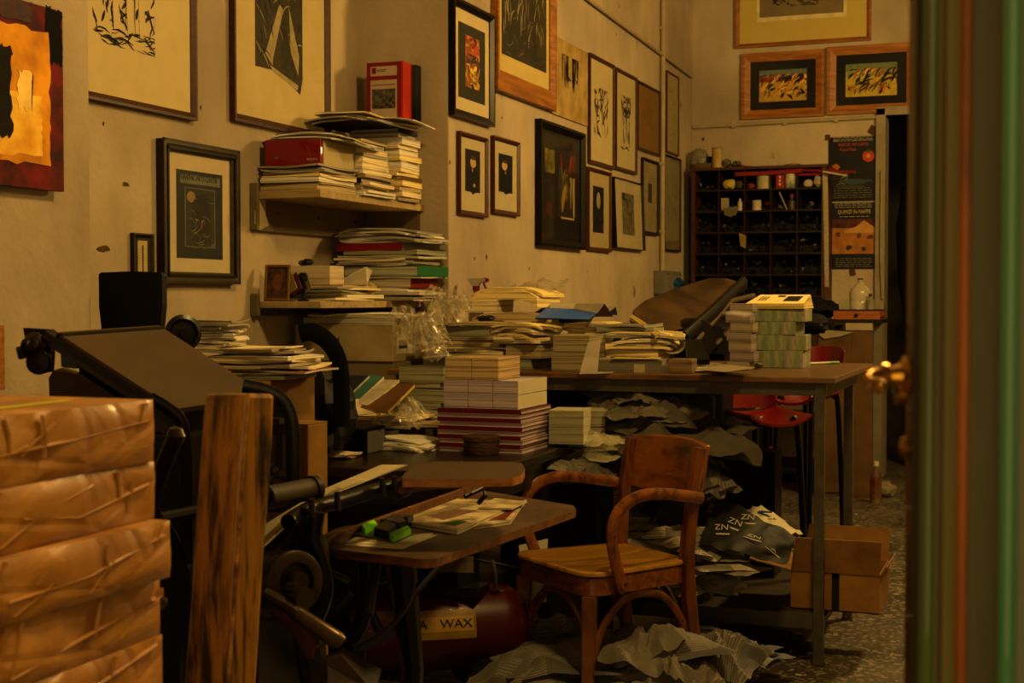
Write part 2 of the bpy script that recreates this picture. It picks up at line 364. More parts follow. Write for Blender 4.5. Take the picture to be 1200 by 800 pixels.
# ------------------------------------------------------------------ the room
XL = -2.45                       # long side wall
XA = onX(427, 350, -2.9).x + .0  # alcove wall
YB = 10.2                        # back wall
YF = onX(526, 350, XL).y         # wall facing us beside the shelves
XA = onY(427, 350, YF).x
YP = onX(108, 350, XL).y         # end of the near pillar
ZC = 3.9
plaster = M('bda98a', .85, .16, 3.2, bump=.12, bsc=26, col2='a8916c')
dooropen = (onY(1034, 350, YB).x, onY(1034, 350, YB).x+1.0, 2.52)
def wallmat():
    m, nt, b, o = newmat('old_plaster'); N = nt.nodes; L = nt.links
    tc = N.new('ShaderNodeTexCoord')
    n1 = N.new('ShaderNodeTexNoise'); n1.inputs['Scale'].default_value = 1.6; n1.inputs['Detail'].default_value = 6
    n2 = N.new('ShaderNodeTexNoise'); n2.inputs['Scale'].default_value = 34; n2.inputs['Detail'].default_value = 8
    mp = N.new('ShaderNodeMapping'); mp.inputs['Scale'].default_value = (1.5, 1.5, .6); L.new(tc.outputs['Object'], mp.inputs[0])
    n3 = N.new('ShaderNodeTexNoise'); n3.inputs['Scale'].default_value = 6; n3.inputs['Detail'].default_value = 6; L.new(mp.outputs[0], n3.inputs[0])
    v = N.new('ShaderNodeTexNoise'); v.inputs['Scale'].default_value = 5.5; v.inputs['Detail'].default_value = 3
    for n in (n1, n2, v): L.new(tc.outputs['Object'], n.inputs[0])
    r1 = N.new('ShaderNodeValToRGB'); r1.color_ramp.elements[0].position = .35; r1.color_ramp.elements[1].position = .65
    r1.color_ramp.elements[0].color = (*lin('95846a'), 1); r1.color_ramp.elements[1].color = (*lin('aa9878'), 1); L.new(n1.outputs['Fac'], r1.inputs[0])
    r3 = N.new('ShaderNodeValToRGB'); r3.color_ramp.elements[0].position = .3; r3.color_ramp.elements[1].position = .6; r3.color_ramp.elements[0].color = (.86, .85, .82, 1); L.new(n3.outputs['Fac'], r3.inputs[0])
    mx = N.new('ShaderNodeMixRGB'); mx.blend_type = 'MULTIPLY'; mx.inputs[0].default_value = .8; L.new(r1.outputs[0], mx.inputs[1]); L.new(r3.outputs[0], mx.inputs[2])
    r4 = N.new('ShaderNodeValToRGB'); r4.color_ramp.elements[0].position = .72; r4.color_ramp.elements[1].position = .76; L.new(v.outputs['Fac'], r4.inputs[0])
    m2 = N.new('ShaderNodeMixRGB'); L.new(r4.outputs[0], m2.inputs[0]); L.new(mx.outputs[0], m2.inputs[1]); m2.inputs[2].default_value = (*lin('7a6142'), 1)
    L.new(m2.outputs[0], b.inputs['Base Color']); b.inputs['Roughness'].default_value = .85; b.inputs['Specular IOR Level'].default_value = .25
    bp = N.new('ShaderNodeBump'); bp.inputs['Strength'].default_value = .45; bp.inputs['Distance'].default_value = .008
    ad = N.new('ShaderNodeMath'); ad.operation = 'ADD'; L.new(n2.outputs['Fac'], ad.inputs[0]); L.new(n1.outputs['Fac'], ad.inputs[1]); L.new(ad.outputs[0], bp.inputs['Height']); L.new(bp.outputs[0], b.inputs['Normal'])
    return m
WM = wallmat()
def floormat():
    m, nt, b, o = newmat('worn_terrazzo'); N = nt.nodes; L = nt.links
    tc = N.new('ShaderNodeTexCoord'); v = N.new('ShaderNodeTexVoronoi'); v.inputs['Scale'].default_value = 75
    n = N.new('ShaderNodeTexNoise'); n.inputs['Scale'].default_value = 2.5; n.inputs['Detail'].default_value = 7
    L.new(tc.outputs['Object'], v.inputs[0]); L.new(tc.outputs['Object'], n.inputs[0])
    r = N.new('ShaderNodeValToRGB'); r.color_ramp.elements[0].color = (*lin('2c261d'), 1); r.color_ramp.elements[1].color = (*lin('5d5340'), 1); r.color_ramp.elements[0].position = .3; r.color_ramp.elements[1].position = .7; L.new(n.outputs['Fac'], r.inputs[0])
    sp = N.new('ShaderNodeSeparateColor'); L.new(v.outputs['Color'], sp.inputs[0])
    r2 = N.new('ShaderNodeValToRGB'); r2.color_ramp.elements[0].position = .74; r2.color_ramp.elements[1].position = .95; L.new(sp.outputs[0], r2.inputs[0])
    mx = N.new('ShaderNodeMixRGB'); L.new(r2.outputs[0], mx.inputs[0]); L.new(r.outputs[0], mx.inputs[1]); mx.inputs[2].default_value = (*lin('8c7f64'), 1)
    L.new(mx.outputs[0], b.inputs['Base Color']); b.inputs['Roughness'].default_value = .42
    bp = N.new('ShaderNodeBump'); bp.inputs['Strength'].default_value = .15; L.new(n.outputs['Fac'], bp.inputs['Height']); L.new(bp.outputs[0], b.inputs['Normal'])
    return m
XR = 2.6; Y0 = -2.2
mb = MB(); mb.b2(XA-.3, XR+.3, Y0, YB+3.2, -.1, 0, floormat()); struct(mb, 'floor')
mb = MB(); mb.b2(XA-.3, XR+.3, Y0, YB+3.2, ZC, ZC+.1, M('8f8468', .9, .2, 4)); struct(mb, 'ceiling')
mb = MB(); mb.b2(XA-.25, XA, YP-.05, YF+.05, 0, ZC, WM); struct(mb, 'wall_alcove')
mb = MB(); mb.b2(XA-.25, XL, Y0, YP, 0, ZC, WM); struct(mb, 'wall_pillar', bevel=.012)
mb = MB(); mb.b2(XA-.25, XL, YF, YB+.02, 0, ZC, WM); struct(mb, 'wall_left', bevel=.008)
mb = MB(); x0, x1, zt = dooropen
mb.b2(XL-.4, x0, YB, YB+.18, 0, ZC, WM); mb.b2(x0, x1, YB, YB+.18, zt, ZC, WM); mb.b2(x1, XR+.3, YB, YB+.18, 0, ZC, WM)
struct(mb, 'wall_back')
mb = MB(); mb.b2(XR, XR+.2, Y0, YB+.1, 0, ZC, WM); struct(mb, 'wall_right')
mb = MB(); mb.b2(XA-.3, -.9, Y0-.2, Y0, 0, ZC, WM); mb.b2(1.5, XR+.3, Y0-.2, Y0, 0, ZC, WM); mb.b2(-.9, 1.5, Y0-.2, Y0, 2.9, ZC, WM); struct(mb, 'wall_front')
# the room beyond the doorway
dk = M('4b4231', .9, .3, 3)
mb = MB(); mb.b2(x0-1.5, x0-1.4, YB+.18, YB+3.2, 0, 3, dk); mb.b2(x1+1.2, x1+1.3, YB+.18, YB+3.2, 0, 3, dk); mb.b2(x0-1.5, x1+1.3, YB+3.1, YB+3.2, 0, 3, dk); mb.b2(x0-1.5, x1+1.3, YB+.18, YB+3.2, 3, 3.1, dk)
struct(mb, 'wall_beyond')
tw = M('8d7f62', .6, .25, 8, bump=.1)
mb = MB(); mb.b2(x0-.05, x0+.015, YB-.035, YB+.2, 0, zt+.05, tw); mb.b2(x1-.02, x1+.05, YB-.035, YB+.2, 0, zt+.05, tw); mb.b2(x0-.05, x1+.05, YB-.035, YB+.2, zt, zt+.06, tw); struct(mb, 'trim_doorway', bevel=.004)

# cable runs on the walls
cond = M('9c8a66', .6, .2, 10)
p = [onX(x, y, XL+.018) for x, y in ((600, -75), (690, 0), (811, 90))]
mb = MB(); mb.tube([p[0], p[1], p[2]], .012, cond, 8); mb.build('wall_cable', smooth=True)
tag(bpy.data.objects['wall_cable'], 'thin painted cable running slantwise down the long wall above the frames', 'cable')
v0 = onX(776, 318, XL+.02); yv = v0.y
mb = MB(); mb.tube([(XL+.02, yv, 1.42), (XL+.02, yv, ZC)], .017, cond, 10)
for k in range(5): mb.box(XL+.018, yv, 1.7+k*.45, .03, .05, .02, cond)
tag(mb.build('conduit_pipe', smooth=True), 'vertical painted conduit pipe rising from the junction box on the long wall', 'pipe')
a = onX(765, 317, XL); b = onX(785, 345, XL); 
e = empty('junction_box', (XL, (a.y+b.y)/2, (a.z+b.z)/2), 'grey square electrical junction box at the foot of the wall conduit', 'junction box')
wj = abs(b.y-a.y); hj = a.z-b.z
mb = MB(); mb.box(.04, 0, 0, .08, wj*.95, hj, M('6f6a58', .5)); mb.build('box_body', e, bevel=.006)
mb = MB(); mb.box(.084, 0, 0, .008, wj*.85, hj*.88, M('777260', .5)); [mb.lathe([(.006, 0), (.006, .004)], (.088, sy*wj*.35, sz*hj*.38), M('50493a', .4, metal=.8), 8, (1, 0, 0)) for sy in (-1, 1) for sz in (-1, 1)]; mb.build('cover_plate', e)
yb = YB-.015
mb = MB(); mb.tube([onY(812, 149, yb), onY(1030, 137, yb)], .014, cond, 8); 
for x in (860, 920, 980): q = onY(x, 149-(x-812)*.055, yb); mb.box(q.x, q.y, q.z, .03, .02, .04, cond)
tag(mb.build('wall_cable', smooth=True), 'painted cable running level across the back wall below the orange frames', 'cable')
# plaster scars and nails on walls
scar = M('6a4a28', .9, .5, 40)
def scarpatch(wall, px, py, w, h, seed, nm, lb):
    q = onX(px, py, wall) if wall < 5 else onY(px, py, wall)
    rnd = random.Random(seed); mb = MB(); n = 11; pts = []
    for i in range(n):
        t = 2*math.pi*i/n; r = rnd.uniform(.55, 1)
        a, b = math.cos(t)*w/2*r, math.sin(t)*h/2*r
        pts.append((0, a, b) if wall < 5 else (a, 0, b))
    mb.prism(pts, (.002, 0, 0) if wall < 5 else (0, -.002, 0), scar); o = mb.build(nm, loc=q-(Vector((.0005, 0, 0)) if wall < 5 else Vector((0, -.0005, 0)))); o['kind'] = 'structure'; return o
scarpatch(XA, 147, 216, .05, .02, 3, 'wall_scar', '')
scarpatch(XA, 122, 291, .09, .03, 4, 'wall_scar', '')
scarpatch(XA, 200, 148, .0, .0, 5, 'wall_scar', '') if 0 else None
for i, (w_, x_, y_, s_) in enumerate(((XA, 235, 126, .012), (XA, 121, 145, .012), (XL, 527, 190, .014), (XL, 588, 138, .01), (XL, 722, 40, .01), (XL, 556, 303, .012), (XL, 570, 301, .02), (XL, 620, 315, .012))):
    scarpatch(w_, x_, y_, s_, s_*1.6, 20+i, 'wall_scar', '')
scarpatch(YB, 824, 163, .03, .04, 9, 'wall_scar', '')

# ------------------------------------------------------------------ ceiling lamps (above the frame) and lights
def ceillamp(x, y, z, L_=1.2, rz=0, lb=''):
    e = empty('ceiling_lamp', (x, y, z), lb, 'lamp', rz=rz)
    mb = MB(); mb.b2(-L_/2-.03, L_/2+.03, -.09, .09, .03, .07, M('cfc8b4', .5)); mb.build('lamp_housing', e, bevel=.008)
    mb = MB(); mb.tube([(-L_/2, 0, 0), (L_/2, 0, 0)], .018, EMIT('ffd79a', 6), 12); mb.build('fluorescent_tube', e, smooth=True)
    for s in (-1, 1):
        mb = MB(); mb.tube([(s*L_*.35, 0, .07), (s*L_*.35, 0, ZC-z)], .004, M('333333')); mb.build('suspension_rod', e)
def area(name, loc, rot, sx, sy, en, col):
    l = bpy.data.lights.new(name, 'AREA'); l.shape = 'RECTANGLE'; l.size = sx; l.size_y = sy; l.energy = en; l.color = lin(col) if isinstance(col, str) else col
    o = bpy.data.objects.new(name, l); COL.objects.link(o); o.location = loc; o.rotation_euler = rot; return o
ceillamp(.5, 6.9, 3.05, 1.2, R(90), 'long fluorescent ceiling lamp over the worktable')
def glow(loc, en, col, r=.2):
    l = bpy.data.lights.new('lamp_glow', 'POINT'); l.energy = en; l.color = lin(col); l.shadow_soft_size = r
    o = bpy.data.objects.new('lamp_glow', l); COL.objects.link(o); o.location = loc
LC = 'ffcf77'
glow((.5, 6.9, 2.9), 330, LC)
ceillamp(-.2, 3.1, 3.45, 1.2, R(90), 'long fluorescent ceiling lamp near the shop door')
glow((-.2, 3.1, 3.3), 210, LC)
area('daylight', (.3, Y0-.1, 1.5), (R(90), 0, 0), 2.2, 2.6, 42, 'ffcf86')
pl = bpy.data.lights.new('backroom_bulb', 'POINT'); pl.energy = 6; pl.color = lin('ffbf80'); pl.shadow_soft_size = .06
po = bpy.data.objects.new('backroom_bulb', pl); COL.objects.link(po); po.location = (x1+.3, YB+1.4, 2.6)
w = bpy.data.worlds.new('w'); SC.world = w; w.use_nodes = True
w.node_tree.nodes['Background'].inputs[0].default_value = (*lin('d8b070'), 1); w.node_tree.nodes['Background'].inputs[1].default_value = .05
SC.view_settings.view_transform = 'Standard'; SC.view_settings.look = 'None'; SC.view_settings.gamma = 1; SC.view_settings.exposure = .38
SC.cycles.max_bounces = 6; SC.cycles.use_denoising = True; SC.cycles.transparent_max_bounces = 12

# ------------------------------------------------------------------ framed pictures
GL = GLASS(amt=.3)
def ink(mb, x0, x1, z0, z1, y, n, cols, wr, lr, seed, ang=(0, 180), k=3, curve=.5):
    """painted or inked strokes"""
    rnd = random.Random(seed)
    for i in range(n):
        a = R(rnd.uniform(*ang)); L_ = rnd.uniform(*lr); wd = rnd.uniform(*wr); x = rnd.uniform(x0, x1); z = rnd.uniform(z0, z1); pts = []
        da = rnd.uniform(-curve, curve)
        for j in range(k+1):
            pts.append((x, z)); x += math.cos(a)*L_/k; z += math.sin(a)*L_/k; a += da
        lo = []; hi = []
        for j, (px, pz) in enumerate(pts):
            px = min(max(px, x0), x1); pz = min(max(pz, z0), z1)
            q = pts[min(j+1, k)]; r = pts[max(j-1, 0)]; dx, dz = q[0]-r[0], q[1]-r[1]; l = math.hypot(dx, dz) or 1
            ww = wd/2*(.35 if j in (0, k) else 1)
            cl = lambda a_, b_: (min(max(a_, x0), x1), y-.0001*(1+i % 7), min(max(b_, z0), z1))
            lo.append(cl(px-dz/l*ww, pz+dx/l*ww)); hi.append(cl(px+dz/l*ww, pz-dx/l*ww))
        m_ = M(rnd.choice(cols), .7, .2, 60)
        vs = lo+hi; nk = k+1
        mb.add(vs, [(j, j+1, nk+j+1, nk+j) for j in range(k)], m_)
def panel(mb, x0, x1, z0, z1, y, m, t=.0004): mb.b2(x0, x1, y-t, y, z0, z1, m)
def blob(mb, cx, cz, rx, rz, y, m, n=12, seed=0, j=.15):
    rnd = random.Random(seed); p = [(cx+rx*math.cos(2*math.pi*i/n)*(1-j*rnd.random()), y, cz+rz*math.sin(2*math.pi*i/n)*(1-j*rnd.random())) for i in range(n)]
    mb.prism(p, (0, -.0004, 0), m)
def frame(wall, c, fw, dp, fm, label, art, matm=None, win=None, glass=True, tilt=0, lift=0, group=None, fb=None, name='picture_frame', cat='picture'):
    pxL, yTL, yBL, pxR, yTR, yBR = c
    f = (lambda x, y: onX(x, y, wall)) if wall < 5 else (lambda x, y: onY(x, y, wall))
    a, b, c_, d = f(pxL, yTL), f(pxL, yBL), f(pxR, yTR), f(pxR, yBR)
    zt = (a.z+c_.z)/2; zb = (b.z+d.z)/2; h = zt-zb; cx = (a+c_)/2
    w_ = abs((c_.y-a.y) if wall < 5 else (c_.x-a.x)); rz = R(90) if wall < 5 else 0
    # outline given at the front face: shift is below a few millimetres
    loc = Vector((wall+.002, cx.y, (zt+zb)/2)) if wall < 5 else Vector((cx.x, wall-.002, (zt+zb)/2))
    e = empty(name, loc, label, cat, group, rz=rz); e.rotation_euler.y = 0
    if tilt: e.rotation_euler = (0, R(tilt), rz) if wall > 5 else (R(tilt), 0, rz)
    fb = fb or fw; W, Hh = w_/2, h/2; y0 = -lift
    if fw:
        mb = MB()
        def mitre(p0, p1, q0, q1):   # outer p0->p1, inner q0->q1 (x,z)
            v = []
            for yy, k in ((0, 0), (-dp, 0), (-dp*1.0, .35), (-dp*.55, 1), (0, 1)):
                for s, t in ((p0, q0), (p1, q1)):
                    v.append((s[0]+(t[0]-s[0])*k, yy, s[1]+(t[1]-s[1])*k))
            fs = [(2*i, 2*i+1, 2*i+3, 2*i+2) for i in range(4)]+[(8, 9, 1, 0), (0, 2, 4, 6, 8), (9, 7, 5, 3, 1)]
            mb.add(v, fs, fm)
        O = [(-W, -Hh), (W, -Hh), (W, Hh), (-W, Hh)]; I = [(-W+fw, -Hh+fb), (W-fw, -Hh+fb), (W-fw, Hh-fw), (-W+fw, Hh-fw)]
        for i in range(4): mitre(O[i], O[(i+1) % 4], I[i], I[(i+1) % 4])
        mb.build('frame_moulding', e)
    iw, ih = W-fw*.96, Hh-fw*.96
    mb = MB(); yb_ = -dp*.25 if fw else -.004
    panel(mb, -iw, iw, -Hh+fb*.96, ih, yb_, matm or M('a8936a', .9), .003); mb.build('mat_board' if fw else 'backing', e)
    y = yb_-.0035
    wl, wr_, wt, wb = win or (.0, .0, .0, .0)
    x0, x1, z0, z1 = -iw+wl*2*iw, iw-wr_*2*iw, -ih+wb*2*ih, ih-wt*2*ih
    mb = MB(); art(mb, x0, x1, z0, z1, y); mb.build('print', e)
    if glass and fw:
        mb = MB(); mb.b2(-iw, iw, -dp*.5, -dp*.5+.0015, -Hh+fb, ih, GL); mb.build('glass_pane', e)
    return e
tan = M('b39c66', .85, .12, 8); cream = M('b8a678', .85, .1, 8); blk = M('15120d', .4, .3, 30)
walnut = WOOD('3c1e0a', '5e3212', .45); orangew = WOOD('7a4410', 'a8681c', .5, 3); darkw = WOOD('1d0f08', '3a2010', .4)
inks = ['1d1811', '2b241a', '14110c']
def a_bw(n, seed, bg='b7a374', wr=(.004, .012), lr=(.03, .09), cols=inks, ang=(0, 180), pad=.0):
    def f(mb, x0, x1, z0, z1, y):
        panel(mb, x0, x1, z0, z1, y, M(bg, .85, .12, 12)); ink(mb, x0+pad, x1-pad, z0+pad, z1-pad, y-.0006, n, cols, wr, lr, seed, ang)
    return f
def a_portrait(bgc, seed):
    def f(mb, x0, x1, z0, z1, y):
        panel(mb, x0, x1, z0, z1, y, M(bgc, .6, .3, 20)); cx = (x0+x1)/2; w_ = x1-x0; h = z1-z0
        blob(mb, cx, z0+h*.28, w_*.42, h*.34, y-.001, M('120d0b', .7), seed=seed)
        blob(mb, cx-w_*.1*(seed-1), z0+h*.70, w_*.2, h*.13, y-.002, M('b08a58', .6, .3, 50), 14, seed, .05)
        blob(mb, cx-w_*.06*(seed-1), z0+h*.81, w_*.2, h*.06, y-.0025, M('4a3a28', .6), 10, seed)
        blob(mb, cx-w_*.05, z0+h*.52, w_*.05, h*.05, y-.002, M('8a7a5a', .6), 8, seed)
        if seed == 1: blob(mb, cx+w_*.08, z0+h*.16, w_*.08, h*.05, y-.002, M('a5804e', .6), 8, seed)
    return f
def a_rider(sky, mid, low, seed):
    def f(mb, x0, x1, z0, z1, y):
        h = z1-z0; panel(mb, x0, x1, z0, z1, y, M(low, .6, .3, 30))
        panel(mb, x0, x1, z0+h*.72, z1, y-.0005, M(sky, .6, .3, 30)); panel(mb, x0, x1, z0+h*.62, z0+h*.78, y-.001, M(mid, .6, .4, 30))
        ink(mb, x0, x1, z0+h*.1, z0+h*.85, y-.0014, 60, ['2a1a08', '1a1206', 'c08a18', 'd0a030', 'a05a12', '3a2a10'], (.008, .02), (.05, .12), seed, (35, 75))
        ink(mb, x0, x1, z0, z0+h*.35, y-.0022, 30, ['c09030', 'b07820', '2a1c0c'], (.006, .016), (.03, .08), seed+1, (50, 120))
    return f
# --- left pillar painting
def a_paint(mb, x0, x1, z0, z1, y):
    w_ = x1-x0; h = z1-z0
    panel(mb, x0, x1, z0, z1, y, M('8c0c02', .75, .5, 9, bump=.3, col2='480602'))
    mb2 = mb
    rnd = random.Random(4)
    def rag(xa, xb, za, zb, m, yy, j=.005):
        pts = []; n = 14
        for (ax, az), (bx, bz) in (((xa, za), (xb, za)), ((xb, za), (xb, zb)), ((xb, zb), (xa, zb)), ((xa, zb), (xa, za))):
            for i in range(n): t = i/n; pts.append((ax+(bx-ax)*t+rnd.uniform(-j, j), yy, az+(bz-az)*t+rnd.uniform(-j, j)))
        mb.prism(pts, (0, -.0008, 0), m)
    rag(x1-.12*w_, x1-.01*w_, z0+.7*h, z1, M('0c0b08', .7, .4, 20, spec=.05), y-.001, .006)
    rag(x0+.02*w_, x1-.22*w_, z0+.89*h, z1, M('20140c', .6, .4, 20, col2='5a1408'), y-.0015, .006)
    rag(x0+.1*w_, x1-.10*w_, z0+.13*h, z0+.86*h, M('dc940c', .75, .3, 8, bump=.3, col2='b06c08'), y-.002, .006)
    rag(x0+.14*w_, x1-.16*w_, z0+.17*h, z0+.5*h, M('e4b83c', .75, .3, 10, bump=.3, col2='cc8c14'), y-.003)
    rag(x1-.32*w_, x1-.22*w_, z0+.42*h, z0+.62*h, M('e8c060', .75, .3, 14, bump=.2), y-.004, .006)
    rag(x0+.4*w_, x1-.365*w_, z0+.26*h, z0+.74*h, M('1e1a10', .8, .6, 16, col2='2a2210', spec=.1), y-.005, .008)
frame(XL, (-130, -20, 211, 61, -2, 219), 0, 0, None, 'red and yellow abstract painting on thick unframed canvas, on the near pillar', a_paint, M('1a0e0a', .7), None, False, name='painting', lift=0)
o = [x for x in COL.objects if x.name.startswith('painting')][0]
for ch in o.children:
    if ch.name.startswith('backing'):
        s = ch.modifiers.new('thick', 'SOLIDIFY'); s.thickness = .0
        ch.scale = (1, 4, 1); ch.location.y = .0
    else: ch.location.y = -.0225
# --- alcove wall
def a_wood1(mb, x0, x1, z0, z1, y):
    panel(mb, x0, x1, z0, z1, y, M('b9a672', .85, .08, 8)); w_ = x1-x0; h = z1-z0
    X0, X1, Z0 = x0+.2*w_, x1-.31*w_, z0+.16*h
    ink(mb, X0, X1, Z0+.02, z1, y-.0006, 220, inks, (.004, .014), (.03, .12), 3, (20, 160))
    for (cx, k) in ((.3, 0), (.52, 1), (.72, 2)):     # legs left light
        a = X0+(X1-X0)*cx
        mb.prism([(a, y-.0016, z1), (a+.055, y-.0016, z1), (a+.035, y-.0016, Z0+.12), (a+.05, y-.0016, Z0+.05), (a+.01, y-.0016, Z0+.03), (a+.004, y-.0016, Z0+.12)], (0, -.0005, 0), M('b9a672', .85, .08, 8))
        for s in (0, .05): ink(mb, a+s-.004, a+s+.006, Z0+.05, z1, y-.0024, 5, inks, (.004, .006), (.08, .15), 5+k, (85, 95), curve=.1)
    ink(mb, X0, X1, Z0-.01, Z0+.05, y-.0016, 40, inks, (.003, .008), (.04, .1), 8, (-20, 25))
frame(XA, (62, -330, 113, 222, -240, 138), .026, .025, walnut, 'large brown-framed woodcut of striding bare legs, partly behind the near pillar', a_wood1, tan)
def a_wood2(mb, x0, x1, z0, z1, y):
    panel(mb, x0, x1, z0, z1, y, M('b4a06b', .85, .1, 8)); w_ = x1-x0; h = z1-z0
    X0, X1, Z0 = x0+.2*w_, x1-.27*w_, z0+.14*h
    pts = [(X0, y-.0006, Z0+.03), (X0+.5*(X1-X0), y-.0006, Z0+.035), (X1-.02, y-.0006, Z0-.035), (X1, y-.0006, Z0+.03), (X1, y-.0006, z1), (X0, y-.0006, z1)]
    mb.prism(pts, (0, -.0004, 0), M('4a4230', .8, .4, 40)); ww = X1-X0
    lt = M('a08f62', .85, .3, 30)
    mb.prism([(X0+.2*ww, y-.0014, Z0+.09), (X0+.5*ww, y-.0014, Z0+.30), (X0+.58*ww, y-.0014, Z0+.28), (X0+.36*ww, y-.0014, Z0+.08), (X0+.35*ww, y-.0014, Z0+.05)], (0, -.0005, 0), lt)
    mb.prism([(X0+.7*ww, y-.0014, Z0+.3), (X0+.92*ww, y-.0014, Z0+.12), (X0+.9*ww, y-.0014, Z0+.04), (X0+.74*ww, y-.0014, Z0+.12)], (0, -.0005, 0), lt)
    mb.prism([(X0+.3*ww, y-.0014, Z0+.05), (X0+.9*ww, y-.0014, Z0+.0), (X0+.88*ww, y-.0014, Z0-.02), (X0+.35*ww, y-.0014, Z0+.03)], (0, -.0005, 0), lt)
    ink(mb, X0+.005, X1-.005, Z0+.04, z1, y-.0022, 130, ['1d1811', '2b241a', '8a7a52', '9a8a5e'], (.003, .009), (.03, .1), 6, (30, 150))
frame(XA, (266, -260, 147, 380, -190, 160), .03, .025, walnut, 'large brown-framed dark woodcut hanging above the wall shelves', a_wood2, tan)
def a_silver(mb, x0, x1, z0, z1, y):
    panel(mb, x0, x1, z0, z1, y, M('18201a', .5, .3, 12)); w_ = x1-x0; h = z1-z0
    panel(mb, x0+.08*w_, x1-.06*w_, z1-.15*h, z1-.045*h, y-.0006, M('6d6c58', .6, .3, 30))
    panel(mb, x0+.17*w_, x1-.17*w_, z0+.13*h, z1-.19*h, y-.0006, M('6d6a4c', .6, .4, 30))
    panel(mb, x0+.19*w_, x1-.19*w_, z0+.14*h, z1-.2*h, y-.001, M('3a3c2a', .6, .5, 40, stretch=(1, 1, 4)))
    blob(mb, x0+.3*w_, z1-.3*h, .1*w_, .07*h, y-.0016, M('8e7430', .6)); 
    cx = (x0+x1)/2+.02*w_
    mb.prism([(cx+.2*w_*math.cos(R(a)), y-.0018, z0+.58*h+.16*h*math.sin(R(a))) for a in range(0, 181, 20)]+[(cx-.2*w_, y-.0018, z0+.2*h), (cx+.2*w_, y-.0018, z0+.2*h)], (0, -.0004, 0), M('14120c', .5))
    ink(mb, cx-.15*w_, cx+.1*w_, z0+.3*h, z0+.45*h, y-.0026, 7, ['8c8068', '7a5a50'], (.004, .009), (.015, .035), 3, (70, 110))
    for s in (-.13, .05):
        mb.ring((cx+s*w_, y-.0026, z0+.2*h), (0, 1, 0), .085*w_, .095*w_, .0006, M('5a563c', .5), 16)
    ink(mb, x0+.2*w_, x1-.2*w_, z0+.15*h, z1-.22*h, y-.0022, 26, ['77765c', '2a2c20'], (.002, .004), (.03, .06), 9, (-5, 5))
silver = M('6a5f48', .3, .3, 20, metal=.7)
e = frame(XA, (183, 162, 331, 272, 178, 332), .038, .03, silver, 'silver-framed dark green poster of an arched doorway with a bicycle, on the alcove wall', a_silver, M('b0a079', .85, .1, 10), (.15, .13, .14, .12))
mb = MB(); 
f1, f2, f3, f4 = onX(183, 162, XA), onX(183, 331, XA), onX(272, 178, XA), onX(272, 332, XA)
W_, H_ = (f3.y-f1.y)/2, ((f1.z+f3.z)-(f2.z+f4.z))/4
for k, (r_, m_) in enumerate(((0, darkw), (.024, blk))):
    mb.b2(-W_-.003+r_, W_+.003-r_, -.031, -.026, H_-.006-r_, H_+.003-r_, m_); mb.b2(-W_-.003+r_, W_+.003-r_, -.031, -.026, -H_-.003+r_, -H_+.006+r_, m_)
    mb.b2(-W_-.003+r_, -W_+.006+r_, -.031, -.026, -H_+r_, H_-r_, m_); mb.b2(W_-.006-r_, W_+.003-r_, -.031, -.026, -H_+r_, H_-r_, m_)
mb.b2(-W_-.004, -W_+.001, -.03, 0, -H_, H_, darkw)
mb.build('edge_beading', e)
text(e, 'lettering', 'GRAPHIC ARTS CENTER', .03, (.0, -.0125, H_*.515), M('2a2c22', .6), sx=.72)
def a_thermo(mb, x0, x1, z0, z1, y):
    panel(mb, x0, x1, z0, z1, y, M('b09a58', .7)); h = z1-z0
    mb.b2((x0+x1)/2-.002, (x0+x1)/2+.002, y-.003, y-.0005, z0+.1*h, z1-.1*h, M('3a3020', .5))
    for i in range(14): mb.b2(x0+.005, x0+.014, y-.001, y-.0005, z0+h*(.12+i*.055), z0+h*(.12+i*.055)+.001, blk); mb.b2(x1-.014, x1-.005, y-.001, y-.0005, z0+h*(.12+i*.055), z0+h*(.12+i*.055)+.001, blk)
frame(XA, (152, 273, 345, 176, 274, 345), .014, .015, darkw, 'narrow dark-framed thermometer card beside the silver-framed poster', a_thermo, M('2a1c10', .6), (.2, .2, .06, .06), name='wall_thermometer', cat='thermometer')
# --- long wall
def a_color(mb, x0, x1, z0, z1, y):
    panel(mb, x0, x1, z0, z1, y, M('33321f', .8, .2, 20)); w_ = x1-x0; h = z1-z0
    X0, X1, Z0, Z1 = x0+.25*w_, x1-.22*w_, z0+.17*h, z1-.14*h; panel(mb, X0, X1, Z0, Z1, y-.0005, M('9c5a18', .7, .5, 30)); hh = Z1-Z0
    ink(mb, X0, X1, Z0+.55*hh, Z1, y-.001, 40, ['a02810', 'c04a18', 'c07830', '8c2010'], (.01, .03), (.03, .08), 2, (0, 180))
    ink(mb, X0, X1, Z0+.25*hh, Z0+.65*hh, y-.0012, 34, ['4a2a20', '6a5a50', 'a05030', '302030'], (.01, .025), (.03, .08), 3, (0, 180))
    ink(mb, X0, X1, Z0, Z0+.45*hh, y-.0014, 34, ['c8a028', 'b88818', 'a04a18', 'd0b040'], (.01, .025), (.03, .08), 4, (0, 180))
frame(XL, (525, -6, 136, 573, 21, 148), .034, .03, M('2c2416', .3, .4, 16, metal=.4), 'dark metallic frame with a small red and yellow abstract on an olive mount', a_color, cream, (.12, .12, .13, .13))
def a_city(mb, x0, x1, z0, z1, y):
    panel(mb, x0, x1, z0, z1, y, M('3a3526', .8, .3, 14)); w_ = x1-x0; h = z1-z0
    ink(mb, x0+.04*w_, x1-.04*w_, z0+.1*h, z0+.62*h, y-.0005, 90, ['7a6a46', '8c7a50', '5a4e34', '9a8858', '2a261c'], (.004, .014), (.04, .14), 5, (80, 100))
    ink(mb, x0+.04*w_, x1-.04*w_, z0+.02*h, z0+.3*h, y-.001, 40, ['6a5c3c', '2a261c'], (.004, .008), (.04, .12), 6, (-10, 10))
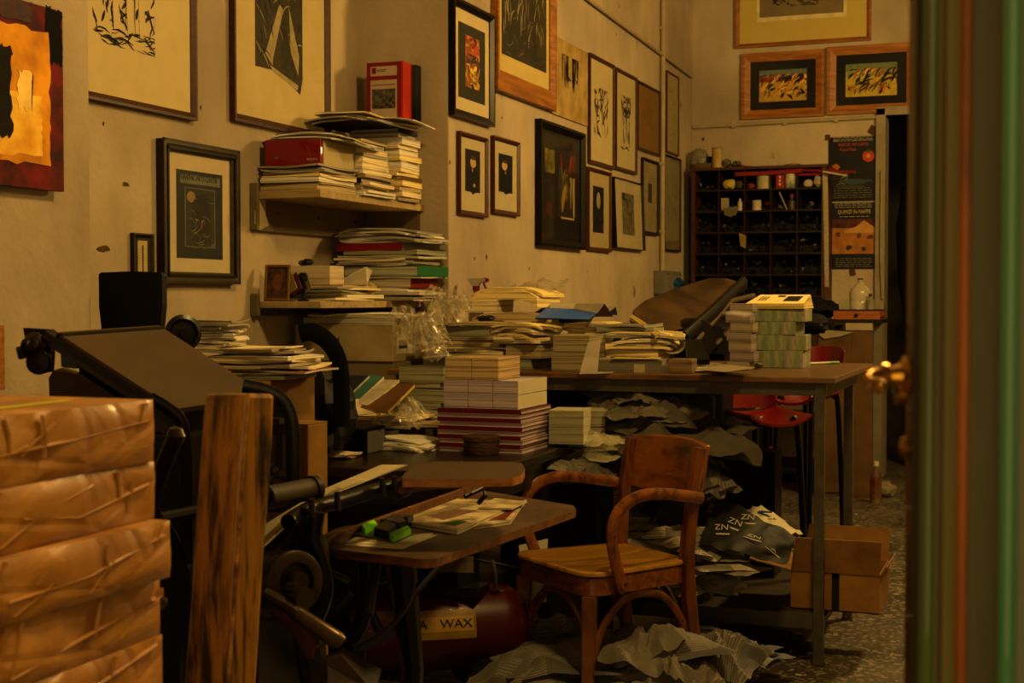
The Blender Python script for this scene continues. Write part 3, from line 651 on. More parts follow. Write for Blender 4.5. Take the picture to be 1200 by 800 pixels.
frame(XL, (575, -170, 106, 645, -110, 130), .062, .035, orangew, 'wide orange-wood frame holding a dark etching of pale towers, cut by the top', a_city, M('b8a25c', .85, .08, 8), (.06, .06, .1, .13), fb=.1)
def a_oldsheet(mb, x0, x1, z0, z1, y):
    panel(mb, x0, x1, z0, z1, y, M('a48a4e', .85, .3, 8, col2='8c7038')); w_ = x1-x0; h = z1-z0
    for a in (.34, .62): ink(mb, x0+(a-.08)*w_, x0+(a+.1)*w_, z0+.35*h, z0+.82*h, y-.0006, 26, inks+['4a4028'], (.006, .018), (.1, .22), int(a*10), (84, 96), curve=.12)
    ink(mb, x0+.35*w_, x0+.7*w_, z0+.5*h, z0+.62*h, y-.0007, 8, inks, (.006, .012), (.05, .1), 5, (-10, 10))
frame(XL, (645, 40, 133, 687, 62, 148), 0, 0, None, 'unframed yellowed sheet with two dark ink towers, beside the wide orange frame', a_oldsheet, M('7c6436', .8), None, False, name='unframed_drawing', cat='picture')
def a_dancers(seed, dens):
    def f(mb, x0, x1, z0, z1, y):
        panel(mb, x0, x1, z0, z1, y, M('aa9a6c', .85, .1, 10)); w_ = x1-x0; h = z1-z0
        ink(mb, x0+.18*w_, x1-.2*w_, z0+.24*h, z0+.74*h, y-.0006, dens, inks, (.006, .016), (.03, .09), seed, (30, 150))
    return f
frame(XL, (688, 62, 191, 717, 77, 199), .022, .02, walnut, 'tall narrow brown frame with tangled black ink figures, right of the yellowed sheet', a_dancers(11, 70), tan)
def a_tree(mb, x0, x1, z0, z1, y):
    panel(mb, x0, x1, z0, z1, y, M('a39568', .85, .1, 10)); w_ = x1-x0; h = z1-z0
    ink(mb, x0+.25*w_, x1-.25*w_, z0+.55*h, z0+.78*h, y-.0006, 60, inks+['4e4733'], (.006, .014), (.03, .08), 4, (0, 180))
    ink(mb, x0+.3*w_, x1-.3*w_, z0+.22*h, z0+.65*h, y-.0006, 40, ['4e4733', '6a6044', '2b241a'], (.005, .012), (.05, .12), 6, (70, 110))
    ink(mb, x0+.2*w_, x1-.3*w_, z0+.2*h, z0+.24*h, y-.0006, 6, inks, (.006, .012), (.05, .1), 7, (-10, 10))
frame(XL, (719, 79, 197, 743.5, 92, 206), .02, .02, walnut, 'tall narrow brown frame with a grey tree-like figure, in the middle of the tall row', a_tree, tan)
frame(XL, (744.5, 94, 175, 771, 108, 183), .016, .02, darkw, 'black-framed faint sketch on brown paper, at the right end of the tall row', a_bw(14, 7, '7c5a22', (.003, .006), (.03, .08), ['3a2a14', '4a381c'], (50, 130), .12), M('7c5a22', .85))
frame(XL, (779.5, 81, 178, 793.5, 92, 184), .014, .015, walnut, 'thin brown frame with faint landscape, high up right of the conduit', a_bw(20, 8, '8f8052', (.003, .007), (.04, .1), ['5e5434', '6e6440'], (-20, 20), .05), tan)
frame(XL, (534.5, 154, 252, 567.5, 162, 254), .02, .02, WOOD('3c1a08', '64300f', .4), 'small mahogany-framed portrait of a seated man in dark clothes, left of the pair', a_portrait('2b0f0a', 1), M('aa9c74', .85, .08), (.2, .2, .15, .27))
frame(XL, (574.5, 159.5, 250, 605, 166.5, 253.5), .02, .02, WOOD('3c1a08', '64300f', .4), 'small mahogany-framed portrait of a dark-coated man in profile, right of the pair', a_portrait('1f150e', 2), M('aa9c74', .85, .08), (.2, .2, .17, .27))
def a_bigblack(mb, x0, x1, z0, z1, y):
    panel(mb, x0, x1, z0, z1, y, M('241c10', .5, .4, 6)); w_ = x1-x0; h = z1-z0
    panel(mb, x0+.1*w_, x0+.34*w_, z0+.62*h, z0+.85*h, y-.0004, M('7c6c1c', .6, .5, 14, col2='3a3a18'))
    panel(mb, x0+.44*w_, x0+.86*w_, z0+.2*h, z0+.86*h, y-.0004, M('3a2a12', .6, .5, 10))
    ink(mb, x0+.45*w_, x0+.7*w_, z0+.25*h, z0+.7*h, y-.0008, 18, ['6c5a18', '8a6c1a', '3a4030', '504818'], (.02, .05), (.1, .25), 4, (75, 105), curve=.15)
    ink(mb, x0+.5*w_, x0+.86*w_, z0+.62*h, z0+.84*h, y-.001, 8, ['8c140a', '6c1008', '3a1a10'], (.03, .06), (.05, .12), 5, (70, 110), curve=.1)
    ink(mb, x0+.66*w_, x0+.86*w_, z0+.25*h, z0+.62*h, y-.0012, 10, ['203040', '402a18', '8a7a40'], (.01, .03), (.1, .2), 6, (80, 100), curve=.1)
    panel(mb, x0+.82*w_, x0+.855*w_, z0+.2*h, z0+.62*h, y-.002, M('a08c48', .6)); panel(mb, x0+.5*w_, x0+.855*w_, z0+.19*h, z0+.21*h, y-.002, M('a08c48', .6))
    panel(mb, x0+.12*w_, x0+.26*w_, z0+.2*h, z0+.33*h, y-.0008, M('50140a', .6))
frame(XL, (626.5, 139.5, 289, 679.5, 157, 292), .04, .035, blk, 'big black-framed dark abstract with red and yellow strokes behind reflecting glass', a_bigblack, M('15120c', .6), (.02, .02, .03, .03))
def a_feather(mb, x0, x1, z0, z1, y):
    panel(mb, x0, x1, z0, z1, y, M('1d1a12', .7, .3, 20)); w_ = x1-x0; h = z1-z0
    blob(mb, x0+.5*w_, z0+.7*h, .2*w_, .2*h, y-.0005, M('8c8260', .7, .4, 50), 12, 4); ink(mb, x0, x1, z0, z0+.45*h, y-.0005, 30, ['5a5238', '3a3424'], (.003, .01), (.02, .06), 3)
frame(XL, (686.5, 197, 293, 713, 201, 296), .022, .02, walnut, 'brown-framed small dark print, hanging low between big black frame and tilted canvas', a_feather, M('9c8c60', .85, .1), (.2, .27, .18, .2))
def a_grey(mb, x0, x1, z0, z1, y):
    panel(mb, x0, x1, z0, z1, y, M('a09268', .85, .1, 10)); w_ = x1-x0; h = z1-z0
    X0, X1, Z0, Z1 = x0+.3*w_, x1-.28*w_, z0+.2*h, z1-.18*h; panel(mb, X0, X1, Z0, Z1, y-.0005, M('6e6444', .8, .3, 30))
    ink(mb, X0, X1, Z0, Z1, y-.001, 80, ['2b2618', '4a4430', '8c805a', '1d1811'], (.003, .009), (.02, .08), 8, (40, 140)); ink(mb, X0, X1, Z1-.05, Z1, y-.0015, 14, inks, (.008, .014), (.03, .06), 9, (-20, 20))
frame(XL, (716, 206, 289, 750, 217, 295), .006, .03, blk, 'thin-edged pale picture with a dense grey etching, hanging slightly crooked', a_grey, M('a09268', .85), tilt=-2.2)
frame(XL, (750.5, 184, 274, 769, 190.5, 276), .02, .02, darkw, 'black-framed mount with a tiny dark print, just left of the conduit', a_bw(10, 12, '4a4228', (.004, .008), (.02, .04)), M('8c7e54', .85), (.38, .36, .3, .42))
frame(XL, (776.5, 180, 292, 795.5, 187, 297), .012, .018, darkw, 'tall black-framed faded print, lowest one right of the conduit', a_bw(30, 13, '7e7450', (.004, .01), (.03, .08), ['5e5638', '6a6040', '4a4430'], (60, 120), .08), M('8c7e54', .85), (.04, .04, .03, .1))
# --- back wall
def a_race(mb, x0, x1, z0, z1, y):
    panel(mb, x0-.02, x1+.02, z0-.03, z1+.03, y, M('c2b27a', .85)); panel(mb, x0, x1, z0, z1, y-.0004, M('7e6e4c', .85, .2, 8)); w_ = x1-x0; h = z1-z0
    ink(mb, x0+.15*w_, x0+.35*w_, z0+.25*h, z0+.48*h, y-.0008, 26, inks, (.004, .01), (.02, .07), 3)
    ink(mb, x0+.3*w_, x0+.7*w_, z0+.22*h, z0+.42*h, y-.0008, 12, ['2b241a', '4a3c28'], (.006, .014), (.06, .12), 4, (-15, 10)); ink(mb, x0+.55*w_, x1-.02, z0+.3*h, z0+.55*h, y-.0008, 10, ['4e4230'], (.002, .004), (.1, .2), 5, (-18, -4))
frame(YB, (863, -52, 58, 1022, -62, 47), .03, .03, orangew, 'large orange-wood frame with a running-animal sketch on yellow mount, top of back wall', a_race, M('b09a4c', .85, .06, 6), (.16, .18, .2, .3))
frame(YB, (870, 65, 141, 967, 57, 135.5), .062, .03, orangew, 'orange-wood frame with red-sky brush painting on black mount, left of the back-wall pair', a_rider('6c7468', 'a03018', 'b08c34', 21), M('141210', .7), (.14, .14, .19, .17))
frame(YB, (970, 56.5, 135.5, 1074, 49, 130.5), .062, .03, orangew, 'orange-wood frame with green and yellow brush painting, beside the green door edge', a_rider('6c7a4c', '8c8c44', 'b0982c', 22), M('141210', .7), (.14, .14, .19, .17))
# posters on the back wall
def poster(c, label, body):
    x0_, y0_, x1_, y1_ = c; a, b = onY(x0_, y0_, YB), onY(x1_, y1_, YB); w_, h = b.x-a.x, a.z-b.z
    e = empty('poster', ((a.x+b.x)/2, YB-.004, (a.z+b.z)/2), label, 'poster')
    mb = MB(); mb.b2(-w_/2, w_/2, -.001, .0015, -h/2, h/2, M('14140f', .45, .3, 8)); mb.build('poster_sheet', e); body(e, w_, h); return e
ptxt = M('9c9078', .6); pred = M('b8401c', .6); pyel = M('b09a3c', .6)
def lines(e, w_, h, zs, m=ptxt, f=.8, hh=.004):
    mb = MB(); rnd = random.Random(int(h*1e4))
    for z in zs:
        x = -w_*f/2
        while x < w_*f/2-.012: l = rnd.uniform(.012, .05); mb.b2(x, min(x+l, w_*f/2), -.0022, -.001, z-hh/2, z+hh/2, m); x += l+.008
    mb.build('small_print', e)
def body1(e, w_, h):
    lines(e, w_, h, [h*.485, h*.455, h*.435]); lines(e, w_, h, [-h*(.3+i*.035) for i in range(5)], M('77705c', .6), .75)
    text(e, 'lettering', 'SAGRA DEL VINO E SAPORI', h*.072, (0, -.002, h*.375), pred, sx=.52); text(e, 'lettering', 'Festa in Piazza', h*.07, (-w_*.1, -.002, h*.3), pred, sx=.62)
    mb = MB(); mb.lathe([(.0001, 0), (w_*.12, 0), (w_*.12, .002), (.0001, .002)], (w_*.31, -.001, h*.19), pred, 16, (0, -1, 0)); blob(mb, w_*.31, h*.19, w_*.05, w_*.05, -.0035, M('d07a40', .6)); blob(mb, w_*.31, h*.27, w_*.06, w_*.03, -.0035, M('3c5a20', .6)); mb.build('fruit_emblem', e)
    mb = MB(); blob(mb, -w_*.35, h*.03, w_*.1, h*.06, -.002, M('b06020', .6), 9, 3, .4); blob(mb, w_*.05, -h*.2, w_*.4, h*.05, -.002, M('3c5058', .6), 20, 4, .4); blob(mb, -w_*.05, -h*.27, w_*.42, h*.03, -.0024, M('4a4430', .6), 20, 5, .4)
    ink(mb, -w_*.45, -w_*.1, -h*.25, -h*.05, -.002, 18, ['8c7c50', '5a5030'], (.003, .006), (.05, .1), 4, (20, 70)); mb.build('illustration', e)
poster((971, 161, 1028.5, 235), 'dark poster with red lettering and a small round red fruit, topmost on back wall', body1)
def body2(e, w_, h):
    lines(e, w_, h, [h*.485, h*.46, h*.43]); lines(e, w_, h, [h*.29], f=.6); lines(e, w_, h, [-h*(.34+i*.03) for i in range(5)], M('77705c', .6), .75)
    text(e, 'lettering', 'QUINZI IN NAPPE', h*.085, (0, -.002, h*.36), pyel, sx=.72)
    mb = MB(); panel(mb, -w_*.46, w_*.46, -h*.27, h*.25, -.001, M('a86a26', .6, .4, 14)); panel(mb, -w_*.46, w_*.46, h*.12, h*.25, -.0016, M('7a3014', .6, .5, 10, col2='2a1810'))
    mb.prism([(-w_*.2, -.002, h*.08), (w_*.05, -.002, h*.14), (w_*.2, -.002, h*.23), (w_*.42, -.002, h*.13), (w_*.46, -.002, h*.05), (-w_*.2, -.002, h*.04)], (0, -.0005, 0), M('b88440', .6, .3, 20))
    for i, (a, b, r) in enumerate(((-.1, -.18, .1), (.2, -.2, .06), (-.33, .02, .07), (.1, .0, .07), (.33, -.02, .08))): blob(mb, w_*a, h*b, w_*r, h*.05, -.003, M('3c3c1a' if i < 2 else '6e4418', .7, .5, 40), 10, i, .5)
    mb.build('illustration', e)
poster((973, 238, 1029, 315), 'dark poster with yellow lettering and an orange desert scene, below the other', body2)
tp = M('5a3c1c', .7)
for i, (x_, y_, w_, h_, r_, lb_) in enumerate(((970, 161, .035, .04, 5, 'small brown tape square at the upper left corner of upper poster'), (1024, 153, .07, .06, 30, 'large brown tape piece at the upper right corner of upper poster'), (999, 319, .04, .045, -12, 'brown tape square hanging under the lower poster'))):
    q = onY(x_, y_, YB-.0075); mb = MB(); mb.box(0, 0, 0, w_, .0012, h_, tp); o = mb.build('tape_piece', loc=q); o.rotation_euler.y = R(r_); tag(o, lb_, 'tape')
# ------------------------------------------------------------------ foreground parcels
def parcelmat():
    m, nt, b, o = newmat('kraft_paper_under_film'); N = nt.nodes; L = nt.links
    tc = N.new('ShaderNodeTexCoord'); n = N.new('ShaderNodeTexNoise'); n.inputs['Scale'].default_value = 7; n.inputs['Detail'].default_value = 6; n.inputs['Distortion'].default_value = 1.2
    mp = N.new('ShaderNodeMapping'); mp.inputs['Scale'].default_value = (1, 1.0, 1.6); mp.inputs['Rotation'].default_value = (.6, .2, .3)
    L.new(tc.outputs['Object'], mp.inputs[0]); L.new(mp.outputs[0], n.inputs[0])
    v = N.new('ShaderNodeTexVoronoi'); v.feature = 'DISTANCE_TO_EDGE'; v.inputs['Scale'].default_value = 5; L.new(mp.outputs[0], v.inputs[0])
    r = N.new('ShaderNodeValToRGB'); r.color_ramp.elements[0].color = (*lin('96580c'), 1); r.color_ramp.elements[1].color = (*lin('c08420'), 1); r.color_ramp.elements[0].position = .3; r.color_ramp.elements[1].position = .7
    L.new(n.outputs['Fac'], r.inputs[0]); L.new(r.outputs[0], b.inputs['Base Color']); b.inputs['Roughness'].default_value = .5
    b.inputs['Coat Weight'].default_value = .3; b.inputs['Coat Roughness'].default_value = .2
    r2 = N.new('ShaderNodeValToRGB'); r2.color_ramp.elements[1].position = .06; L.new(v.outputs['Distance'], r2.inputs[0])
    ad = N.new('ShaderNodeMath'); ad.operation = 'MULTIPLY_ADD'; ad.inputs[1].default_value = .25; L.new(r2.outputs[0], ad.inputs[0]); L.new(n.outputs['Fac'], ad.inputs[2])
    bp = N.new('ShaderNodeBump'); bp.inputs['Strength'].default_value = .4; bp.inputs['Distance'].default_value = .012; L.new(ad.outputs[0], bp.inputs['Height']); L.new(bp.outputs[0], b.inputs['Normal']); L.new(bp.outputs[0], b.inputs['Coat Normal'])
    return m
PM = parcelmat()
tapew = M('b88438', .3, .1, 10, spec=.6, coat=.5)
tapem = M('c8a060', .15, .2, 10, spec=.8, coat=.6)
def parcel(y1px, rightpx, ztop, h, X, seed, lb, rz=0):
    """a wrapped ream parcel; face at X, far end seen at rightpx"""
    Yf = onX(rightpx, 350, X).y; Ln, Wd = .44, .32
    e = empty('wrapped_parcel', (X-Wd/2, Yf-Ln/2, ztop-h), lb, 'parcel', 'brown paper parcels stacked at the left', rz=rz)
    mb = MB(); n = 22; k = 7; rnd = random.Random(seed)
    def nz(p): return .0045*mnoise.noise(p*9+Vector((seed*5, 0, 0)))+.004*(1-2*abs(mnoise.noise(p*13+Vector((0, seed*3, 0)))))
    # top and bottom nearly flat, sides puckered
    bm_ = []
    def face(fn, a, b_):
        vs = [fn(i/a, j/b_) for i in range(a+1) for j in range(b_+1)]
        mb.add(vs, [(i*(b_+1)+j, (i+1)*(b_+1)+j, (i+1)*(b_+1)+j+1, i*(b_+1)+j+1) for i in range(a) for j in range(b_)], PM)
    def P3(x, y, z, ax):
        p = Vector((x, y, z)); q = nz(p); s = math.sin(math.pi*(z/h)) if h else 0
        if ax == 'x': p.x += math.copysign(1, x)*(q+.003*s)
        if ax == 'y': p.y += math.copysign(1, y)*(q+.003*s)
        return p
    W, D = Wd/2, Ln/2
    face(lambda u, v: P3(W, -D+2*D*u, v*h, 'x' if 0 < v < 1 and 0 < u < 1 else ''), n, k)
    face(lambda u, v: P3(-W, D-2*D*u, v*h, 'x' if 0 < v < 1 and 0 < u < 1 else ''), n, k)
    face(lambda u, v: P3(W-2*W*u, D, v*h, 'y' if 0 < v < 1 and 0 < u < 1 else ''), n, k)
    face(lambda u, v: P3(-W+2*W*u, -D, v*h, 'y' if 0 < v < 1 and 0 < u < 1 else ''), n, k)
    face(lambda u, v: (-W+2*W*u, -D+2*D*v, h), 4, 4); face(lambda u, v: (-W+2*W*v, -D+2*D*u, 0), 4, 4)
    o = mb.build('paper_wrap', e, smooth=True, ang=40)
    wl = o.modifiers.new('weld', 'WELD'); wl.merge_threshold = .0004
    bv = o.modifiers.new('bevel', 'BEVEL'); bv.width = .003; bv.segments = 2; bv.limit_method = 'ANGLE'; bv.angle_limit = R(55)
    # folds and tape on the long face
    mb = MB()
    def fold(ps, w_, m):
        for i in range(len(ps)-1):
            a, b_ = ps[i], ps[i+1]; d = Vector((0, b_[0]-a[0], b_[1]-a[1])).normalized(); nn = Vector((0, -d.z, d.y))*w_/2
            A = Vector((W+.0065, a[0], a[1])); B = Vector((W+.0065, b_[0], b_[1])); mb.hexa([A-nn-Vector((.004, 0, 0)), B-nn-Vector((.004, 0, 0)), B+nn-Vector((.004, 0, 0)), A+nn-Vector((.004, 0, 0)), A-nn*.2+Vector((.001, 0, 0)), B-nn*.2+Vector((.001, 0, 0)), B+nn*.2+Vector((.001, 0, 0)), A+nn*.2+Vector((.001, 0, 0))], m)
    fold([(-D+.0, h*.02), (-D+.09, h*.5), (-D+.13, h*.95)], .005, PM)
    fold([(-.1+.05*rnd.random(), h*rnd.uniform(.15, .5)), (.05, h*rnd.uniform(.3, .6)), (D-.02, h*rnd.uniform(.6, .9))], .005, PM)
    for k in range(5):
        y_, z_ = rnd.uniform(-D+.02, D-.02), rnd.uniform(.1, .6)*h; a = rnd.choice([rnd.uniform(1.2, 1.9), rnd.uniform(.1, .7)]); l = rnd.uniform(.02, .09)
        fold([(y_, z_), (min(max(y_+math.cos(a)*l*.5+rnd.uniform(-.004, .004), -D), D-.004), min(z_+math.sin(a)*l*.5, h*.95)), (min(max(y_+math.cos(a)*l, -D), D-.004), min(z_+math.sin(a)*l, h*.96))], .0015, tapew)
    mb.build('fold_crease', e)
    return e
XP = -1.12
zt = onX(176, 467.5, XP).z
spec = [(178, 540.5, 0, 'topmost wrapped brown parcel, yellow label strip on its top'), (181, 607, .0, 'wrapped brown parcel, second from the top of the left stack'), (195, 675, .02, 'wrapped brown parcel sticking out furthest, third from the top of the left stack'),
        (187, 744, .008, 'wrapped brown parcel, fourth from the top of the left stack'), (188, 812, .008, 'wrapped brown parcel, fifth from the top at the bottom edge'), (186, 880, .0, 'wrapped brown parcel, lowest of the left stack')]
zprev = zt
for i, (rp, yb_, dx, lb) in enumerate(spec):
    zb_ = onX(rp, yb_, XP+dx).z; parcel(0, rp, zprev-.0006, zprev-zb_-.0012, XP+dx, i+1, lb, rz=R((-1.0, .6, -2.2, 1, 0, 0)[i])); zprev = zb_
mb = MB(); ya = onX(20, 480, XP).y
p1, p2 = onZ(-40, 483, zt), onZ(80, 469, zt); d_ = (p2-p1).normalized(); nn = Vector((-d_.y, d_.x, 0))*.012
mb.prism([p1-nn+Vector((0, 0, .0002)), p2-nn*.6+Vector((0, 0, .0002)), p2+nn*.6+Vector((0, 0, .0002)), p1+nn+Vector((0, 0, .0002))], (0, 0, .0006), M('c8c030', .5)); o = mb.build('label_strip')
o.parent = [x for x in COL.objects if x.name == 'wrapped_parcel'][0]; o.matrix_parent_inverse = o.parent.matrix_basis.inverted()
# stand below the parcels
e = empty('packing_stool', (XP-.16, onX(180, 350, XP).y-.22, 0), 'low wooden stand under the stack of brown parcels', 'stand')
zs = zprev; sw = WOOD('3a2412', '5c3c1e', .6)
mb = MB(); mb.b2(-.2, .2, -.26, .26, zs-.045, zs-.001, sw); mb.build('stand_top', e, bevel=.004)
for a in (-1, 1):
    for b_ in (-1, 1): mb = MB(); mb.b2(a*.17-.02, a*.17+.02, b_*.22-.02, b_*.22+.02, 0, zs-.045, sw); mb.build('leg', e)

# ------------------------------------------------------------------ wooden beam
def beammat():
    m, nt, b, o = newmat('worn_beam_wood'); N = nt.nodes; L = nt.links
    tc = N.new('ShaderNodeTexCoord'); mp = N.new('ShaderNodeMapping'); mp.inputs['Scale'].default_value = (14, 14, 1.2); L.new(tc.outputs['Object'], mp.inputs[0])
    n = N.new('ShaderNodeTexNoise'); n.inputs['Scale'].default_value = 3; n.inputs['Detail'].default_value = 9; n.inputs['Roughness'].default_value = .7; n.inputs['Distortion'].default_value = .5; L.new(mp.outputs[0], n.inputs[0])
    n2 = N.new('ShaderNodeTexNoise'); n2.inputs['Scale'].default_value = 7; n2.inputs['Detail'].default_value = 6; L.new(tc.outputs['Object'], n2.inputs[0])
    r = N.new('ShaderNodeValToRGB'); r.color_ramp.elements[0].color = (*lin('2a1606'), 1); r.color_ramp.elements[1].color = (*lin('aa741a'), 1); r.color_ramp.elements[0].position = .41; r.color_ramp.elements[1].position = .58; L.new(n.outputs['Fac'], r.inputs[0])
    r2 = N.new('ShaderNodeValToRGB'); r2.color_ramp.elements[0].position = .55; r2.color_ramp.elements[1].position = .66; L.new(n2.outputs['Fac'], r2.inputs[0])
    mx = N.new('ShaderNodeMixRGB'); L.new(r2.outputs[0], mx.inputs[0]); L.new(r.outputs[0], mx.inputs[1]); mx.inputs[2].default_value = (*lin('c08c30'), 1)
    L.new(mx.outputs[0], b.inputs['Base Color']); b.inputs['Roughness'].default_value = .42; b.inputs['Coat Weight'].default_value = .2
    bp = N.new('ShaderNodeBump'); bp.inputs['Strength'].default_value = .4; bp.inputs['Distance'].default_value = .006; L.new(n.outputs['Fac'], bp.inputs['Height']); L.new(bp.outputs[0], b.inputs['Normal'])
    return m
BW_ = beammat()
d0 = 2.15
mb = MB()
def sect(pl, pc, pr, py, d):
    a = P(pl, py, d+.012); c = P(pc, py, d-.02); b_ = P(pr, py, d+.02); return [a, c, b_, a+b_-c+(FW*.02)]
top = sect(240, 291, 322, 461, d0); bot = sect(214, 267, 301, 800, d0-.015)
dv = [(b_-t) for t, b_ in zip(top, bot)]; k = (top[0].z)/(top[0].z-bot[0].z)
low = [t+v*k for t, v in zip(top, dv)]; low = [Vector((p.x, p.y, 0)) for p in low]
cz = sum(low, Vector())/4; 
def rel(ps): return [p-cz for p in ps]
nseg = 24; lv = []
for i in range(nseg+1):
    t = i/nseg; ring_ = [l.lerp(u, t) for l, u in zip(rel(low), rel(top))]
    lv += [p+Vector((mnoise.noise(p*6+Vector((j, 0, 0)))*.004, 0, mnoise.noise(p*9)*.002 if 0 < i else 0)) for j, p in enumerate(ring_)]
mb.add(lv, [(i*4+j, i*4+(j+1) % 4, i*4+4+(j+1) % 4, i*4+4+j) for i in range(nseg) for j in range(4)]+[(3, 2, 1, 0), tuple(nseg*4+j for j in range(4))], BW_)
o = mb.build('wooden_beam', loc=cz, bevel=.006); tag(o, 'upright worn brown timber beam with a bright scuffed edge, in front of the press', 'beam')
# bright worn arris
mb = MB(); e0, e1 = rel(low)[1], rel(top)[1]; pts = [e0.lerp(e1, i/30)+Vector((mnoise.noise(Vector((i*.7, 0, 0)))*.002, 0, 0)) for i in range(31)]
mb.tube(pts, [.0028+.0028*mnoise.noise(Vector((i*.9, 3, 0))) for i in range(31)], M('c08a34', .5, .5, 30, col2='6a4214'), 6); q = mb.build('worn_edge', o, smooth=True)

# ------------------------------------------------------------------ the treadle press
iron = M('1c1813', .38, .35, 18, bump=.15, spec=.4, metal=.25); iron2 = M('2b241a', .35, .35, 14, bump=.1, metal=.5); iron3 = M('4d4231', .32, .3, 18, metal=.6)
steelb = M('6e5b42', .3, .35, 25, metal=.75)
pr = empty('printing_press', (-1.7, 2.6, 0), 'black cast-iron treadle printing press with a sloping brown delivery board', 'printing press')
def addp(mb, name, **k):
    o = mb.build(name, pr, **k); o.matrix_parent_inverse = Matrix.Translation(-pr.location); return o
YN = 2.38
A = onY(66, 389, YN); D = onY(205, 479, YN); XBq = A.x
B_ = onX(186, 381, A.x); C = Vector((D.x, B_.y, D.z+.004))
nrm = (D-A).cross(B_-A).normalized(); nrm = nrm if nrm.z > 0 else -nrm
mb = MB(); mb.prism([A, D, C, B_], -nrm*.012, M('5c4626', .42, .12, 3, col2='4e3a20', spec=.45)); addp(mb, 'delivery_board', bevel=.003)
mb = MB(); ex = (D-A).normalized()
mb.tube([A-ex*.02-nrm*.02, D+ex*.01-nrm*.02], .014, iron, 6); mb.tube([A-nrm*.004+ex*.012, B_-nrm*.004+ex*.012], .008, iron2, 8)
addp(mb, 'board_rail', smooth=True)
# casting at the upper end
mb = MB()
q = lambda x, y, d=2.95: P(x, y, d)
mb.prism([q(27, 384), q(58, 386), q(78, 404), q(74, 409), q(60, 404), q(58, 436), q(42, 438), q(36, 424), q(30, 402)], FW*.03, iron2)
mb.tube([q(20, 414, 2.93), q(48, 408, 2.95)], .014, iron, 10); mb.tube([q(27, 408, 2.9), q(36, 408, 2.9)], .02, iron2, 10)
mb.lathe([(.0, 0), (.022, 0), (.024, .01), (.012, .02), (0, .02)], q(42, 402, 2.93), iron3, 14, -FW)
mb.lathe([(.0, 0), (.026, 0), (.026, .02), (0, .022)], q(48, 424, 2.94), iron2, 14, -FW)
mb.prism([q(70, 402, 2.9), q(92, 408, 2.9), q(90, 432, 2.9), q(72, 430, 2.9)], FW*.04, iron)
addp(mb, 'roller_bracket', smooth=True, bevel=.003)
mb = MB(); cW = P(214, 390, 3.35); mb.lathe([(0, -.012), (.03, -.012), (.042, -.004), (.044, .006), (.034, .012), (.028, .006), (.012, .008), (.012, .03), (0, .03)], cW, iron, 28, (FW*-1+RT*.5)); addp(mb, 'hand_wheel', smooth=True)
# wooden side cheek under the board
mb = MB(); cc = [P(58, 470, 3.0), P(57, 443, 3.0), P(62, 434, 3.0), P(72, 431, 3.0), P(98, 440, 2.95), P(150, 475, 2.9)]; mb.prism(cc, FW*.03, WOOD('2a0f06', '4a1e0c', .35)); addp(mb, 'wooden_cheek', bevel=.003)
# dark body in the middle
mb = MB(); mb.b2(-2.0, -1.62, 2.42, 2.75, .1, .98, iron); mb.b2(-1.95, -1.5, 2.5, 2.72, .1, .7, iron)
mb.prism([P(90, 415, 3.0), P(195, 478, 2.85), P(200, 560, 2.85), P(110, 560, 3.0)], FW*.12, iron); addp(mb, 'body_casting', bevel=.008)
# near side frame: an arched tube frame
def tubepx(pts, r, m, name, d, n=10, flat=None, up=None, sm=6):
    ps = [P(x, y, dd if dd else d) for x, y, dd in [(p+(0,))[:3] if len(p) == 2 else p for p in pts]]
    mb = MB(); mb.tube(smoothpath(ps, sm), r, m, n, flat=flat, up=up); return addp(mb, name, smooth=True)
tubepx([(176, 466), (196, 478), (211, 492), (217, 520), (219, 600), (219, 660)], .008, iron2, 'side_frame', 2.75, 8, flat=(1.6, .8))
tubepx([(285, 452), (312, 458), (332, 470), (342, 495), (344, 540), (344, 620)], .0085, iron, 'side_frame', 2.95, 8, flat=(1.8, .8))
mb = MB(); mb.prism([P(215, 470, 2.9), P(338, 470, 3.0), P(342, 600, 3.0), P(215, 600, 2.9)], FW*.02, iron)
for x in (308, 320, 332):
    mb.tube([P(x, 510, 2.93), P(x, 560, 2.93)], .004, iron3, 6)
mb.box(*P(300, 492, 2.9), .12, .02, .012, iron3); 
for k in range(5): mb.lathe([(0, 0), (.006, 0), (.006, .006), (0, .006)], P(316+(k % 3)*7, 545+k*5, 2.92), steelb, 8, -FW)
addp(mb, 'ink_table_plate')
# chill lever with ball, big curved arm
tubepx([(206, 512, 2.5), (198, 530, 2.5), (186, 560, 2.5), (176, 590, 2.52)], .0155, iron2, 'lever', 2.5, 12)
mb = MB(); mb.lathe([(0, -.018), (.012, -.014), (.018, 0), (.012, .014), (0, .018)], P(206, 511, 2.5), iron3, 14, (0, 0, 1)); addp(mb, 'lever_ball', smooth=True)
mb = MB(); cf = P(60, 700, 2.72); mb.ring(cf, (FW*-1+RT*.25), .225, .262, .035, iron2, 48); 
for k in range(6): a_ = R(60*k+20); u = RT*math.cos(a_)+Vector((0, 0, 1))*math.sin(a_); mb.tube([cf+u*.02, cf+u*.235], .012, iron, 8, flat=(1, .6))
mb.lathe([(0, -.03), (.035, -.03), (.035, .03), (0, .03)], cf, iron, 16, -FW); addp(mb, 'flywheel', smooth=True)
mb = MB(); mb.lathe([(0, 0), (.012, 0), (.012, .02), (0, .022)], P(190, 705, 2.6), steelb, 12, -FW); mb.tube([P(190, 705, 2.6), P(180, 705, 2.75)], .006, iron3); addp(mb, 'axle_stub', smooth=True)
